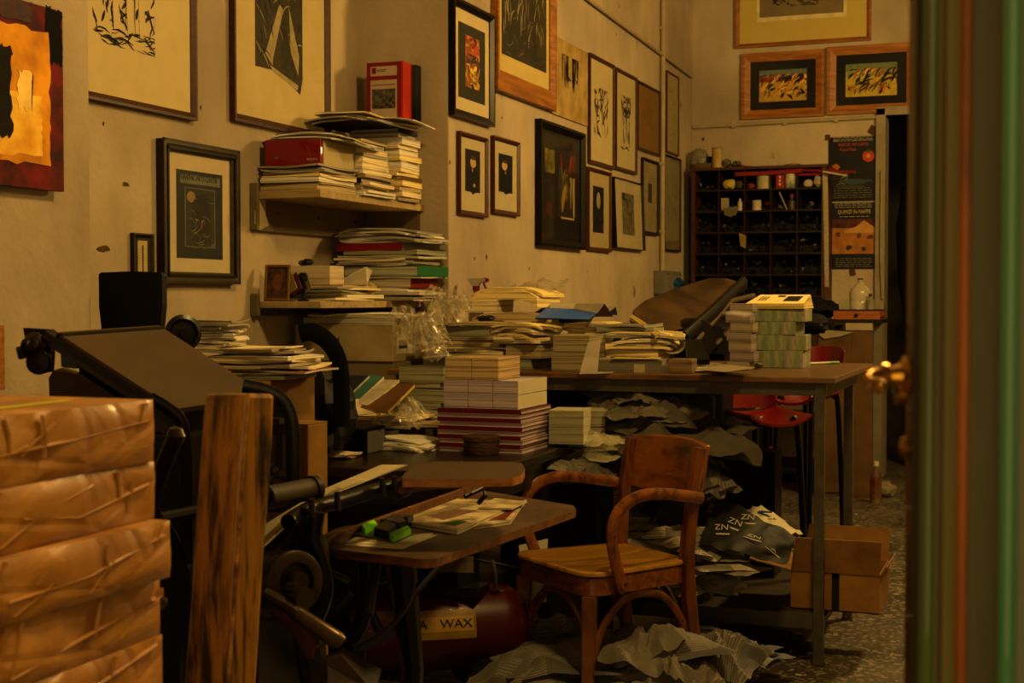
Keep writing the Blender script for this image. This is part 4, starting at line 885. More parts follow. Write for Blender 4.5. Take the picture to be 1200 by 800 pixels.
# rollers
mb = MB(); r0 = P(313, 583, 2.75); r1 = P(364, 573, 2.85); mb.tube([r0, r1], .0225, M('4e4534', .5, .2, 20), 18); mb.tube([r1, r1+(r1-r0).normalized()*.014], .027, iron, 18); mb.tube([r0-(r1-r0)*2.2, r0], .012, iron2, 10); addp(mb, 'ink_roller', smooth=True)
# bed arm carrying the sheet, gear drum and lever handles
tubepx([(338, 612, 2.72), (362, 597, 2.8), (400, 586, 2.9), (440, 574, 3.0), (476, 566, 3.1)], .017, iron2, 'grip_bar', 2.8, 12)
for x, y, d in ((365, 592, 2.78), (395, 584, 2.86), (448, 568, 3.0), (462, 566, 3.04)): mb = MB(); mb.tube([P(x, y-8, d-.02), P(x+1, y+14, d-.02)], .006, iron3, 8); addp(mb, 'grip_clamp', smooth=True)
tubepx([(360, 596), (352, 612), (345, 628), (338, 645)], .012, iron2, 'platen_hinge', 2.75)
tubepx([(366, 598), (362, 630), (371, 660), (376, 690), (366, 720), (352, 745)], .02, iron2, 'curved_arm', 2.78, 12, flat=(1.4, .8))
tubepx([(426, 640), (430, 690), (422, 730), (400, 765), (380, 785)], .013, iron2, 'curved_arm', 3.05, 10, flat=(1.5, .8))
tubepx([(480, 655), (484, 690), (468, 722), (440, 745), (415, 758)], .005, iron3, 'curved_rod', 3.0, 8)
mb = MB(); cg = P(335, 680, 2.7); axg = (FW*-1+RT*.75+Vector((0, 0, .15))).normalized()
mb.lathe([(0, -.05), (.052, -.05), (.058, -.045), (.058, -.028), (.050, -.024), (.050, .02), (.058, .024), (.058, .04), (.05, .045), (.036, .045), (.034, .03), (.018, .03), (.018, .06), (0, .06)], cg, iron3, 30, axg); addp(mb, 'gear_drum', smooth=True)
mb = MB(); c2 = P(345, 650, 2.85); mb.lathe([(0, -.04), (.06, -.04), (.064, -.02), (.064, .03), (.05, .04), (0, .04)], c2, iron3, 30, axg); addp(mb, 'cam_drum', smooth=True)
mb = MB(); mb.tube([P(310, 695, 2.62), P(345, 715, 2.6), P(352, 722, 2.6)], [.012, .014, .017], iron3, 10); mb.tube([P(348, 718, 2.6), P(395, 750, 2.55), P(401, 754, 2.55)], [.013, .017, .012], steelb, 14); addp(mb, 'throw_off_lever', smooth=True)
mb = MB(); mb.tube([P(320, 716, 2.6), P(348, 732, 2.6), P(362, 755, 2.57), P(364, 772, 2.56)], [.008, .014, .015, .006], M('5a3018', .5, .3, 30, metal=.3), 10, flat=(1.2, .5)); addp(mb, 'rusty_handle', smooth=True)
for x, y, r_ in ((352, 700, .02), (348, 722, .02), (316, 722, .008), (345, 690, .012)): mb = MB(); mb.lathe([(0, -.02), (r_, -.02), (r_*1.1, 0), (r_, .02), (0, .02)], P(x, y, 2.62), iron3, 14, axg); addp(mb, 'linkage_joint', smooth=True)
mb = MB(); mb.tube([P(362, 762, 2.7), P(382, 754, 2.7)], .003, steelb); addp(mb, 'split_pin', smooth=True)
mb = MB(); cf = P(418, 688, 3.3); mb.ring(cf, (FW*-1+RT*.15), .115, .143, .045, iron, 56)
for k in range(5): a_ = R(72*k+10); u = RT*math.cos(a_)+Vector((0, 0, 1))*math.sin(a_); mb.tube([cf+u*.02, cf+u*.13], .012, iron, 8, flat=(1, .6))
addp(mb, 'drive_wheel', smooth=True)
# legs and feet to the floor
mb = MB()
for x, y in ((-1.95, 2.45), (-1.4, 2.5), (-1.95, 2.95), (-1.4, 2.95)):
    mb.tube([(x, y, 0), (x, y, .03), (x*.97, y, .4), (x, y, .75)], [.06, .035, .025, .04], iron, 8)
mb.b2(-1.98, -1.38, 2.44, 2.5, .3, .36, iron); mb.b2(-1.98, -1.38, 2.92, 2.98, .3, .36, iron)
addp(mb, 'cast_leg_frame')
mb = MB(); mb.prism([P(377, 776, 2.85), P(400, 768, 2.85), P(444, 793, 2.85), P(440, 812, 2.8), P(380, 812, 2.8)], FW*.06, WOOD('2c1809', '4c2c10', .6)); addp(mb, 'wooden_foot')
mb = MB(); mb.prism([P(428, 757, 3.3), P(426, 790, 3.3), P(400, 790, 3.3), P(404, 757, 3.3)], FW*.03, WOOD('2c1006', '4c2008', .6)); addp(mb, 'wooden_block')
# feed boards
bw = WOOD('3a220e', '5e3a1a', .6, 4, (14, 1.2, 14), coat=0, worn='5c4526'); bedge = WOOD('54300e', '8a5420', .5, 4)
zb_ = .73
pts = [(384, 641), (393, 643.5), (498, 655.5), (512, 654), (527, 648.5), (662, 602), (675, 597), (672, 592), (562, 574), (384, 637.5)]
mb = MB(); P2 = [onZ(x, y, zb_) for x, y in pts]; mb.prism(P2, (0, 0, -.018), bw, m2=bedge); o1 = addp(mb, 'feed_board', bevel=.005)
mb = MB(); l0 = onZ(385, 640, zb_); l1 = onZ(562, 573.5, zb_)
dn = Vector((l1.y-l0.y, -(l1.x-l0.x), 0)).normalized()
path = [l0+Vector((0, 0, .008)), l0.lerp(l1, .02)+Vector((0, 0, .014)), l0.lerp(l1, .07)+Vector((0, 0, .02)), l0.lerp(l1, .5)+Vector((0, 0, .018)), l1+Vector((0, 0, .016))]
prof = [l0]+path+[l1]; mb.prism(prof, dn*-.014, bedge); addp(mb, 'board_lip', bevel=.004)
zu = .88
pts = [(471, 561), (474, 554), (492, 543), (515, 540.5), (600, 541), (612, 542.5), (615, 549), (612, 556), (600, 560), (560, 561)]
mb = MB(); mb.prism([onZ(x, y, zu) for x, y in pts], (0, 0, -.017), WOOD('38230c', '5c3f1a', .55, 4, (3, 14, 14)), m2=WOOD('8a5014', 'b87426', .5, 4)); addp(mb, 'upper_feed_board', bevel=.005)
mb = MB(); mb.tube([onZ(490, 556, zu-.025), P(478, 575, 3.1), P(462, 582, 3.08)], .01, iron, 8)
mb.tube([P(470, 575, 3.0), P(500, 570, 3.1), P(560, 566, 3.25)], .008, bedge, 8); mb.tube([P(440, 660, 2.95), P(430, 720, 2.9)], .014, iron, 8); mb.tube([P(520, 655, 3.05), P(480, 700, 3.05)], .01, iron, 8)
addp(mb, 'board_bracket', smooth=True)
mb = MB(); mb.tube([P(545, 582, 3.25), P(565, 572, 3.28), P(569, 580, 3.28), P(560, 590, 3.27)], .006, iron2, 8); addp(mb, 'gauge_hook', smooth=True)
# printed sheet lying over the grip bar
def inked(c='b5a67c'): return NEWS(c, '4a4330', 2.2)
mb = MB(); a0, a1, a2, a3 = P(303, 655, 2.74), P(373, 592, 2.84), P(478, 552, 3.12), P(447, 551.5, 3.2)
a4 = P(340, 604, 2.9)
def bil(u, v):
    lo = [a0, P(350, 612, 2.79), P(400, 583, 2.9), a2]; hi = [P(300, 628, 2.95), a4, P(385, 578, 3.05), a3]
    def it(l, t): t *= 3; i = min(int(t), 2); return l[i].lerp(l[i+1], t-i)
    return it(lo, u).lerp(it(hi, u), v)+Vector((0, 0, .014))
mb.sheet(bil, 15, 4, inked(), .001, (.5, .2)); o = mb.build('printed_sheet', smooth=True); tag(o, 'long white printed sheet draped over the dark grip bar of the press', 'paper')
# things on the feed board: built in world coordinates on its top
def flat(name, pts, z, t, m, lb, cat, m2=None, group=None, bevel=0):
    ps = [onZ(x, y, z) for x, y in pts]; c = sum(ps, Vector())/len(ps); mb = MB(); mb.prism([p-c for p in ps], (0, 0, t), m, m2=m2)
    o = mb.build(name, loc=c, bevel=bevel); tag(o, lb, cat, group); return o
wp = M('c9bd98', .8, .08, 20)
flat('paper_sheet', [(404, 639), (420, 631), (512, 627), (472, 643)], zb_+.0005, .001, wp, 'white sheet under the green and black clip, lowest of two', 'paper')
flat('paper_sheet', [(406, 636), (416, 630), (508, 625), (475, 640)], zb_+.002, .0012, wp, 'white sheet directly under the green and black clip', 'paper')
gz = zb_+.0036
e = empty('line_clip', onZ(447, 630, gz), 'green and black sliding print gauge resting on white paper', 'print gauge')
grn = M('74d818', .45, .1, 20); olv = M('5c6a20', .5)
def ep(mb, name, **k):
    o = mb.build(name, e, **k); o.matrix_parent_inverse = Matrix.Translation(-e.location); return o
g = [onZ(x, y, gz) for x, y in ((416, 627), (436, 619), (483, 627), (462, 637))]
mb = MB(); mb.prism(g, (0, 0, .004), olv); ep(mb, 'base_plate')
def bar(x0, y0, x1, y1, w_, h_, m, nm):
    a_, b_ = onZ(x0, y0, gz+.004), onZ(x1, y1, gz+.004); d = (b_-a_).normalized(); n_ = Vector((-d.y, d.x, 0))*w_/2
    mb = MB(); mb.prism([a_-n_, b_-n_, b_+n_, a_+n_], (0, 0, h_), m)
    for t in (.2, .4, .6, .8): c = a_.lerp(b_, t); mb.prism([c-n_*1.05-d*.001, c-n_*1.05+d*.001, c+n_*1.05+d*.001, c+n_*1.05-d*.001], (0, 0, h_+.0015), m)
    return ep(mb, nm, bevel=.0015)
def blockpx(pts, h_, m, nm):
    mb = MB(); q_ = [onZ(x, y, gz+.0042) for x, y in pts]; mb.prism(q_, (0, 0, h_), m); ep(mb, nm, bevel=.0015)
blockpx([(424, 621.5), (438, 615.5), (442, 620), (428, 626)], .013, grn, 'green_slide'); blockpx([(456, 631), (477, 622), (482, 625.5), (461, 635.5)], .012, grn, 'green_slide')
blockpx([(438, 627.5), (451, 619), (465, 623.5), (455, 632)], .018, M('121110', .35, .3, 20), 'black_block'); blockpx([(453, 618.5), (470, 615.5), (476, 620.5), (466, 622.8)], .02, M('3c382e', .3, .3, 20), 'black_block')
# booklets beside the gauge
mt_ = M('b5a679', .6, .35, 14, col2='77624a')
def booklet(pts, z, t, lb, extra=None):
    o = flat('booklet', pts, z, t, mt_, lb, 'booklet', m2=PG('bfb083')); return o
o = booklet([(470, 614), (536, 588.5), (612, 592), (536, 626)], zb_+.0005, .010, 'open-faced printed booklet with a green block on its cover, on the feed board')
def decal(o, pts, z, m, nm):
    ps = [onZ(x, y, z) for x, y in pts]; mb = MB(); mb.prism([p-o.location for p in ps], (0, 0, .0004), m); return mb.build(nm, o)
decal(o, [(514, 613), (532, 609.5), (548, 611), (533, 616)], zb_+.0107, M('3f6a20', .6), 'cover_patch'); decal(o, [(500, 604), (535, 596), (560, 598), (520, 609)], zb_+.0107, M('7c5a48', .7, .6, 60), 'cover_picture')
decal(o, [(480, 608), (535, 590), (560, 590.5), (500, 604)], zb_+.0107, M('8c7c58', .7, .6, 90), 'cover_text')
o = booklet([(556, 620), (604, 592), (617, 587.5), (598, 614)], zb_+.0005, .006, 'booklet with a reddish cover picture, under the corner of the green-patched one')
decal(o, [(572, 610), (600, 596), (607, 594), (592, 609)], zb_+.0067, M('7a2418', .6, .6, 60), 'cover_picture')
flat('booklet', [(560, 596), (580, 584.5), (618, 589), (600, 597)], zb_+.0125, .003, mt_, 'thin booklet at the far end, on top of the other two booklets', 'booklet', m2=PG('bfb083'))
# ------------------------------------------------------------------ worktable
TZ = .985; TY0, TY1 = 4.85, 5.98; TX0, TX1 = -2.34, onY(978, 446, 4.85).x
t = empty('worktable', ((TX0+TX1)/2, (TY0+TY1)/2, 0), 'long steel-legged worktable with a worn brown top, covered in paper stacks', 'table')
def tp_(mb, name, par=t, **k):
    o = mb.build(name, par, **k); o.matrix_parent_inverse = Matrix.Translation(-par.location); return o
topw = WOOD('4a2c10', '80541f', .38, 3, (1.5, 10, 10), coat=.2, worn='644820'); metal = M('5c5544', .45, .35, 18, metal=.35); metald = M('3c382c', .5, .35, 18, metal=.3)
mb = MB(); mb.b2(TX0, TX1, TY0, TY1, TZ-.022, TZ, topw); tp_(mb, 'tabletop', bevel=.004)
mb = MB(); mb.b2(TX0+.03, TX1-.03, TY0+.02, TY0+.045, TZ-.065, TZ-.0225, metal); tp_(mb, 'front_rail')
mb = MB(); mb.b2(TX0+.03, TX1-.03, TY1-.3, TY1-.275, TZ-.065, TZ-.0225, metal); tp_(mb, 'rear_rail')
mb = MB(); mb.b2(TX1-.055, TX1-.03, TY0+.045, TY1-.3, TZ-.065, TZ-.0225, metald); tp_(mb, 'side_rail')
mb = MB(); mb.b2(TX0+.03, TX0+.055, TY0+.045, TY1-.3, TZ-.065, TZ-.0225, metald); tp_(mb, 'side_rail')
lx = onY(960, 600, TY0+.03).x; ly2 = onX(996, 725, lx+.01).y
for x in (TX0+.05, lx):
    for y in (TY0+.032, ly2):
        mb = MB(); mb.b2(x-.017, x+.017, y-.017, y+.017, 0, TZ-.023, metal); mb.b2(x-.022, x+.022, y-.022, y+.022, 0, .006, metald); tp_(mb, 'leg', bevel=.002)
SZ = .175
mb = MB(); mb.b2(TX0+.07, lx-.018, TY0+.05, ly2-.02, SZ-.02, SZ, WOOD('2e2114', '4a3822', .6, 3, (1.5, 10, 10))); tp_(mb, 'lower_shelf')
mb = MB(); mb.b2(TX0+.07, lx-.018, TY0+.018, TY0+.048, SZ-.05, SZ, metal); mb.b2(TX0+.07, lx-.018, ly2-.018, ly2+.012, SZ-.05, SZ-.001, metald); mb.b2(lx-.012, lx+.012, TY0+.05, ly2-.018, SZ-.045, SZ-.0205, metald); tp_(mb, 'shelf_rail')

# ------------------------------------------------------------------ desk under the shelves
DX0, DX1, DY0, DY1, DZ = XA+.03, -1.53, 3.75, 4.8, .75
dkw = WOOD('1a0f07', '2e1c0e', .35, 3, (1.5, 10, 10), coat=.2)
t2 = empty('desk', ((DX0+DX1)/2, (DY0+DY1)/2, 0), 'dark brown wooden desk under the book stacks, between press and worktable', 'desk')
mb = MB(); mb.b2(DX0, DX1, DY0, DY1, DZ-.03, DZ, dkw); tp_(mb, 'desktop', t2, bevel=.004)
mb = MB(); mb.b2(DX0+.35, DX1-.03, DY0+.05, DY0+.07, DZ-.11, DZ-.0305, dkw); mb.b2(DX1-.05, DX1-.03, DY0+.07, DY1-.03, DZ-.11, DZ-.0305, dkw); tp_(mb, 'apron', t2)
mb = MB(); mb.b2(DX0+.02, DX0+.3, DY0+.05, DY1-.03, .08, DZ-.0305, dkw); tp_(mb, 'drawer_pedestal', t2)
for k in range(3):
    z0_ = .12+k*.2; mb = MB(); mb.b2(DX0+.03, DX0+.29, DY0+.036, DY0+.0495, z0_, z0_+.185, dkw); o = tp_(mb, 'drawer', t2, bevel=.003)
    mb = MB(); mb.lathe([(0, 0), (.006, 0), (.006, .012), (.014, .016), (.012, .024), (0, .026)], (DX0+.16, DY0+.036, z0_+.1), iron3, 12, (0, -1, 0)); h_ = mb.build('knob', o, smooth=True); h_.matrix_parent_inverse = o.matrix_parent_inverse.copy(); h_.parent = o; h_.matrix_parent_inverse = Matrix.Translation(-t2.location) @ Matrix.Identity(4) if 0 else Matrix.Identity(4)
for x, zz_ in ((DX0+.05, .0795), (DX1-.056, DZ-.111)):
    for y in ((DY0+.081 if x < DX0+.1 else DY1-.33), DY1-.06): mb = MB(); mb.b2(x-.025, x+.025, y-.025, y+.025, 0, zz_, dkw); tp_(mb, 'leg', t2)

# ------------------------------------------------------------------ bentwood armchair
cw = WOOD('421c06', '80420c', .32, 3, (9, 9, 1.5), coat=.35, worn='7c4410'); cw2 = WOOD('4c2008', '94520e', .3, 3, (2, 9, 9), coat=.35, worn='8a4a14')
seatw = WOOD('7c5010', 'b07e28', .3, 3, (9, 1.5, 9), coat=.45)
cc = FW*4.43+RT*.285; ANG = TH+R(31)-R(90)
ch = empty('armchair', (cc.x, cc.y, 0), 'old bentwood wooden armchair with scuffed orange-brown back and pale seat', 'chair', rz=ANG)
def rr(w0, w1, d, r, n=6):   # rounded trapezoid, front (y=-d/2) width w0, rear width w1
    pts = []
    for cx, cy, a0 in ((-w0/2+r, -d/2+r, 180), (w0/2-r, -d/2+r, 270), (w1/2-r, d/2-r, 0), (-w1/2+r, d/2-r, 90)):
        for k in range(n+1): a = R(a0+90*k/n); pts.append((cx+r*math.cos(a), cy+r*math.sin(a)))
    return pts
def loftz(mb, rings, m):
    n = len(rings[0]); vs = [v for r_ in rings for v in r_]
    mb.add(vs, [(i*n+j, i*n+(j+1) % n, (i+1)*n+(j+1) % n, (i+1)*n+j) for i in range(len(rings)-1) for j in range(n)]+[tuple(range(n))[::-1], tuple(range((len(rings)-1)*n, len(rings)*n))], m)
SH = .445
mb = MB(); o_ = rr(.44, .38, .42, .07)
def rg(k, z): return [(x*k, y*k, z) for x, y in o_]
loftz(mb, [rg(.96, SH-.018), rg(1, SH-.012), rg(1, SH-.003), rg(.985, SH), rg(.9, SH-.001), rg(.8, SH-.005), rg(.5, SH-.008), rg(.2, SH-.009)], seatw); mb.build('seat', ch, smooth=True, ang=50)
mb = MB(); i_ = rr(.43, .37, .41, .065); k2 = [(x*.93, y*.93) for x, y in i_]; n = len(i_)
vs = [(x, y, SH-.07) for x, y in i_]+[(x, y, SH-.0185) for x, y in i_]+[(x, y, SH-.0185) for x, y in k2]+[(x, y, SH-.07) for x, y in k2]
mb.add(vs, [(a*n+j, a*n+(j+1) % n, ((a+1) % 4)*n+(j+1) % n, ((a+1) % 4)*n+j) for a in range(4) for j in range(n)], cw2); mb.build('seat_frame', ch, smooth=True)
for s in (-1, 1):
    mb = MB(); mb.tube([(s*.205, -.2, 0), (s*.19, -.182, .2), (s*.185, -.175, SH-.072)], [.015, .019, .022], cw, 4, flat=(1, 1), up=(1, 1, 0)); mb.build('leg', ch, bevel=.004)
    mb = MB(); mb.tube(smoothpath([(s*.19, .255, 0), (s*.18, .215, .2), (s*.175, .195, .4), (s*.178, .195, .5), (s*.18, .215, .66), (s*.183, .238, .79)], 5), [.016+.004*min(1, i/8) if i < 14 else .02-.0004*(i-14) for i in range(26)], cw, 4, flat=(1, .85), up=(0, 1, 0)); mb.build('leg', ch, bevel=.004)
    # arm
    ap = smoothpath([(s*.198, .232, .635), (s*.225, .14, .652), (s*.245, .03, .668), (s*.25, -.05, .664), (s*.25, -.115, .63), (s*.247, -.14, .57), (s*.24, -.125, .49), (s*.228, -.09, .40), (s*.224, -.08, .385)], 6)
    mb = MB(); mb.tube(ap, [.0155]*len(ap), cw2, 8, flat=(.75, 1.25), up=(s, 0, 0)); mb.build('arm', ch, smooth=True)
    mb = MB(); mb.lathe([(0, 0), (.009, 0), (.009, .003), (.004, .006), (0, .006)], (s*.236, -.085, .41), steelb, 10, (s, 0, 0)); mb.build('bolt', ch)
    # bent brackets under the seat, side
    sp = smoothpath([(s*.188, -.165, .19), (s*.186, -.13, .27), (s*.185, -.06, .345), (s*.183, .02, .36), (s*.18, .1, .34), (s*.178, .165, .27), (s*.18, .195, .2)], 5)
    mb = MB(); mb.tube(sp, [.011]*len(sp), cw, 8, flat=(.8, 1.2), up=(s, 0, 0)); mb.build('bent_brace', ch, smooth=True)
for y, w_ in ((-.172, .175), (.19, .165)):
    sp = smoothpath([(-w_, y, .19), (-w_*.8, y, .28), (-w_*.3, y, .35), (w_*.3, y, .35), (w_*.8, y, .28), (w_, y, .19)], 5)
    mb = MB(); mb.tube(sp, [.01]*len(sp), cw, 8); mb.build('bent_brace', ch, smooth=True)
mb = MB()
def bp_(u, v, off):
    x = (u-.5)*.392; z = .635+v*.16; y = .2+(z-.5)*.19+.012+.035*(1-(2*u-1)**2)-off
    zz = z+(.012*(1-(2*u-1)**2) if v > .5 else -.012*(1-(2*u-1)**2))
    return Vector((x, y, zz))
nu, nv = 14, 4
g = [[bp_(i/nu, j/nv, 0) for j in range(nv+1)] for i in range(nu+1)]; g2 = [[bp_(i/nu, j/nv, .022) for j in range(nv+1)] for i in range(nu+1)]
V_ = [p for r_ in g for p in r_]+[p for r_ in g2 for p in r_]; N_ = (nu+1)*(nv+1); q2 = lambda i, j: i*(nv+1)+j
fs = [(q2(i, j), q2(i, j+1), q2(i+1, j+1), q2(i+1, j)) for i in range(nu) for j in range(nv)]+[(N_+q2(i, j), N_+q2(i+1, j), N_+q2(i+1, j+1), N_+q2(i, j+1)) for i in range(nu) for j in range(nv)]
bd = [q2(i, 0) for i in range(nu+1)]+[q2(nu, j) for j in range(1, nv+1)]+[q2(i, nv) for i in range(nu-1, -1, -1)]+[q2(0, j) for j in range(nv-1, 0, -1)]
fs += [(bd[i], bd[(i+1) % len(bd)], N_+bd[(i+1) % len(bd)], N_+bd[i]) for i in range(len(bd))]
mb.add(V_, fs, cw2); mb.build('backrest', ch, smooth=True, bevel=.004, ang=50)

# ------------------------------------------------------------------ wall shelves
shw = WOOD('8a744a', 'a8905c', .6, 3, (1.5, 9, 9)); shd = M('6e5e3e', .7, .25, 10)
ys = onX(292, 240, XA).y; XS = onY(372, 226, ys).x
def shelf(zt, th, cleat, lb):
    e = empty('wall_shelf', ((XA+XS)/2, (ys+YF)/2, zt-th), lb, 'shelf', 'corner wall shelves')
    lx_, ly_, lz_ = e.location
    def ad(mb, n, **k):
        o = mb.build(n, e, **k); o.matrix_parent_inverse = Matrix.Translation(-e.location); return o
    mb = MB(); mb.b2(XA+.002, XS, ys+.022, YF-.002, zt-th, zt, shw); ad(mb, 'shelf_board', bevel=.002)
    mb = MB(); mb.b2(XA+.002, XA+.035, ys, ys+.02, zt-th-cleat, zt+.03, M('766849', .6)); ad(mb, 'end_bracket', bevel=.003)
    mb = MB(); mb.b2(XA+.002, XA+.022, ys+.022, YF-.003, zt-th-cleat, zt-th-.001, shd)
    for k in range(3): mb.lathe([(0, 0), (.006, 0), (.006, .004), (0, .004)], (XA+.022, ys+.18+k*.33, zt-th-cleat*.4), iron, 8, (1, 0, 0))
    ad(mb, 'wall_cleat')
    mb = MB(); mb.b2(XA+.024, XS-.02, YF-.022, YF-.003, zt-th-cleat, zt-th-.001, shd); ad(mb, 'end_cleat')
    return e
ZS1 = onY(372, 221, ys).z; ZS2 = onY(375, 353, ys).z
shelf(ZS1, .03, .12, 'upper pale wooden corner shelf, loaded with books and the red binder')
shelf(ZS2, .026, .03, 'lower pale wooden corner shelf, loaded with folders and loose papers')
mb = MB(); sx = XA+.024
pts = [onX(x, y, sx) for x, y in ((299, 229), (311, 231), (310, 250), (314, 264), (303, 270), (298, 262))]; mb.prism(pts, (.004, 0, 0), M('a8966c', .8)); o = mb.build('torn_paper'); tag(o, 'torn cream paper scrap hanging below the left end of the upper shelf', 'paper')

# ------------------------------------------------------------------ type cabinet on a dark bench at the back
CYF = YB-.32; c0, c1 = onY(810, 200, CYF), onY(968, 197, CYF); CX0, CX1 = c0.x, c1.x; CZ1 = onY(890, 198, CYF).z; CZ0 = CZ1-(onY(890, 206, CYF).z-onY(890, 352, CYF).z)*7.2/6
BZ = CZ0
cabw = WOOD('3c1c0c', '5c2c12', .5, 3, (9, 9, 1.5)); cabi = M('100d09', .8, .3, 20)
e = empty('type_cabinet', ((CX0+CX1)/2, CYF+.15, CZ0), 'dark wooden pigeonhole cabinet of small compartments full of metal type', 'cabinet')
def ca(mb, n, **k):
    o = mb.build(n, e, **k); o.matrix_parent_inverse = Matrix.Translation(-e.location); return o
mb = MB(); mb.b2(CX0, CX1, YB-.02, YB-.006, CZ0+.001, CZ1, cabi); ca(mb, 'back_panel')
for x in (CX0, CX1-.028): mb = MB(); mb.b2(x, x+.028, CYF, YB-.021, CZ0, CZ1, cabw); ca(mb, 'side_panel')
mb = MB(); mb.b2(CX0-.01, CX1+.01, CYF-.01, YB-.006, CZ1, CZ1+.02, cabw); ca(mb, 'top_panel')
NC, NR = 5, 7; cwid = (CX1-CX0-.028)/NC; chh = (CZ1-CZ0)/NR; thin = M('3a1f0e', .55, .4, 30)
for i in range(1, NC): x = CX0+.014+i*cwid; mb = MB(); mb.b2(x-.004, x+.004, CYF+.004, YB-.021, CZ0, CZ1, thin); ca(mb, 'divider')
for j in range(NR): z = CZ0+j*chh; mb = MB(); mb.b2(CX0+.028, CX1-.028, CYF+.001, YB-.021, z, z+.012, thin); ca(mb, 'shelf_board')
# jumble of type in the holes: uncountable
rnd = random.Random(5); mb = MB(); tm = [M('2a2620', .3, .3, 30, metal=.6), M('4a443a', .3, .3, 30, metal=.6), M('0a0907', .6), M('8c8678', .35, metal=.5), M('1c1915', .5)]
for i in range(NC):
    for j in range(NR):
        x0_ = CX0+.02+i*cwid; z0_ = CZ0+j*chh+.013; full = .75 if j < NR-2 else .28
        for k in range(46 if j < NR-2 else 16):
            s_ = rnd.uniform(.006, .02); z = z0_+.012+rnd.random()*chh*full*.8; y = CYF+.03+rnd.random()*.06+(z-z0_)*.5
            mb.box(x0_+.02+rnd.random()*(cwid-.045), y, z, s_*rnd.uniform(.6, 1.4), s_, s_*rnd.uniform(.5, 1.6), rnd.choices(tm, (4, 3, 6, 1, 5))[0], Matrix.Rotation(rnd.random()*3, 3, 'X') @ Matrix.Rotation(rnd.random()*3, 3, 'Y'))
        mb.b2(x0_+.004, x0_+cwid-.012, CYF+.06, YB-.022, z0_, z0_+chh*full*.45, tm[2])
o = mb.build('metal_type_sorts'); tag(o, 'dark jumble of metal type filling the cabinet compartments', 'metal type', None, 'stuff')
# small things in the upper holes
def cell(i, j, dx=0, dy=.03): return Vector((CX0+.014+(i+.5)*cwid+dx, CYF+dy, CZ0+(NR-1-j)*chh+.0125))
def smallbox(nm, c, w_, d_, h_, m, lb, cat, rz=0, bev=.002):
    mb = MB(); mb.b2(-w_/2, w_/2, -d_/2, d_/2, 0, h_, m); o = mb.build(nm, loc=c, rz=rz, bevel=bev); tag(o, lb, cat); return o
def pot(nm, c, r_, h_, m, lb, cat, prof=None, cap=None, capname='lid'):
    mb = MB(); mb.lathe([(r*r_, z*h_) for r, z in (prof or [(0, 0), (1, 0), (1, .95), (.9, 1), (0, 1)])], (0, 0, 0), m, 20); o = mb.build(nm, loc=c, smooth=True); tag(o, lb, cat)
    if cap: mb = MB(); mb.lathe([(0, 0), (cap[0]*r_, 0), (cap[0]*r_, cap[1]*h_), (0, cap[1]*h_)], (0, 0, (prof[-1][1] if prof else 1)*h_), cap[2], 16); mb.build(capname, o, smooth=True)
    return o
def lump(nm, c, w_, d_, h_, seed, m, lb, cat, res=18):
    o = crumple(w_, d_, h_, seed, m, res=res).build(nm, loc=c, smooth=True, ang=25); tag(o, lb, cat); return o
lump('yellow_rag', cell(1, 0, -.02), .1, .08, .09, 3, M('b09a34', .6), 'crumpled yellow rag in the top row of the type cabinet', 'rag')
lump('grey_cloth', cell(1, 0, .05), .06, .08, .08, 4, M('4c4638', .7), 'small grey cloth beside the yellow rag in the type cabinet', 'cloth')
lump('red_rag', cell(2, 0, -.05), .06, .06, .05, 5, M('8c2a14', .6), 'small red rag in the top row of the type cabinet', 'rag')
pot('paper_roll', cell(2, 0, .035, .06), .052, .105, M('a09470', .7, .15), 'short cream roll standing in the top row of the type cabinet', 'roll')
smallbox('box', cell(3, 0, -.03, .05), .055, .06, .125, M('a01c14', .5, .2), 'red upright box with white letters in top row of type cabinet', 'box')
mb = MB(); c_ = cell(3, 0, -.03, .0195)
for k in range(4): mb.b2(c_.x-.006, c_.x+.006, c_.y-.001, c_.y, c_.z+.02+k*.025, c_.z+.036+k*.025, M('c0b090'))
o = mb.build('lettering'); o.parent = [x for x in COL.objects if x.name == 'box'][0]; o.matrix_parent_inverse = Matrix.Translation(-o.parent.location)
pot('tin', cell(3, 0, .04, .05), .042, .12, M('1c4c40', .4, .3, 12, col2='b0a480'), 'green and white round tin in the top row of the type cabinet', 'tin')
lump('crumpled_paper', cell(4, 0, -.02), .07, .07, .07, 6, M('a89c7c', .7), 'pale crumpled paper, left of two in the top right compartment', 'paper')
lump('crumpled_paper', cell(4, 0, .045, .05), .07, .08, .11, 7, M('9c9070', .7), 'grey-white taller crumpled paper in the top right compartment', 'paper')
smallbox('carton', cell(1, 1, -.05), .05, .04, .09, M('9a8c68', .7, .4, 40), 'small pale carton in the second row of the type cabinet', 'carton')
pot('small_bottle', cell(1, 1, .055), .018, .085, M('b0a584', .5), 'small white bottle in the second row of the type cabinet', 'bottle', [(0, 0), (1, 0), (1, .7), (.4, .85), (.4, 1), (0, 1)])
pot('white_cup', cell(2, 1, -.01), .032, .07, M('ab9f7e', .5), 'small white pot in the second row of the type cabinet', 'pot')
lump('red_scrap', cell(2, 1, .06, .06)+Vector((0, 0, .03)), .04, .03, .04, 8, M('8c1a10', .5), 'small red bit in the second row of the type cabinet', 'scrap')
pot('small_bottle', cell(3, 1, .05), .026, .085, M('4c4434', .3, coat=.4), 'dark bottle with a red cap in second row of type cabinet', 'bottle', [(0, 0), (1, 0), (1, .7), (.4, .85), (.4, 1), (0, 1)], (.6, .25, M('8c1810', .4)), 'cap')
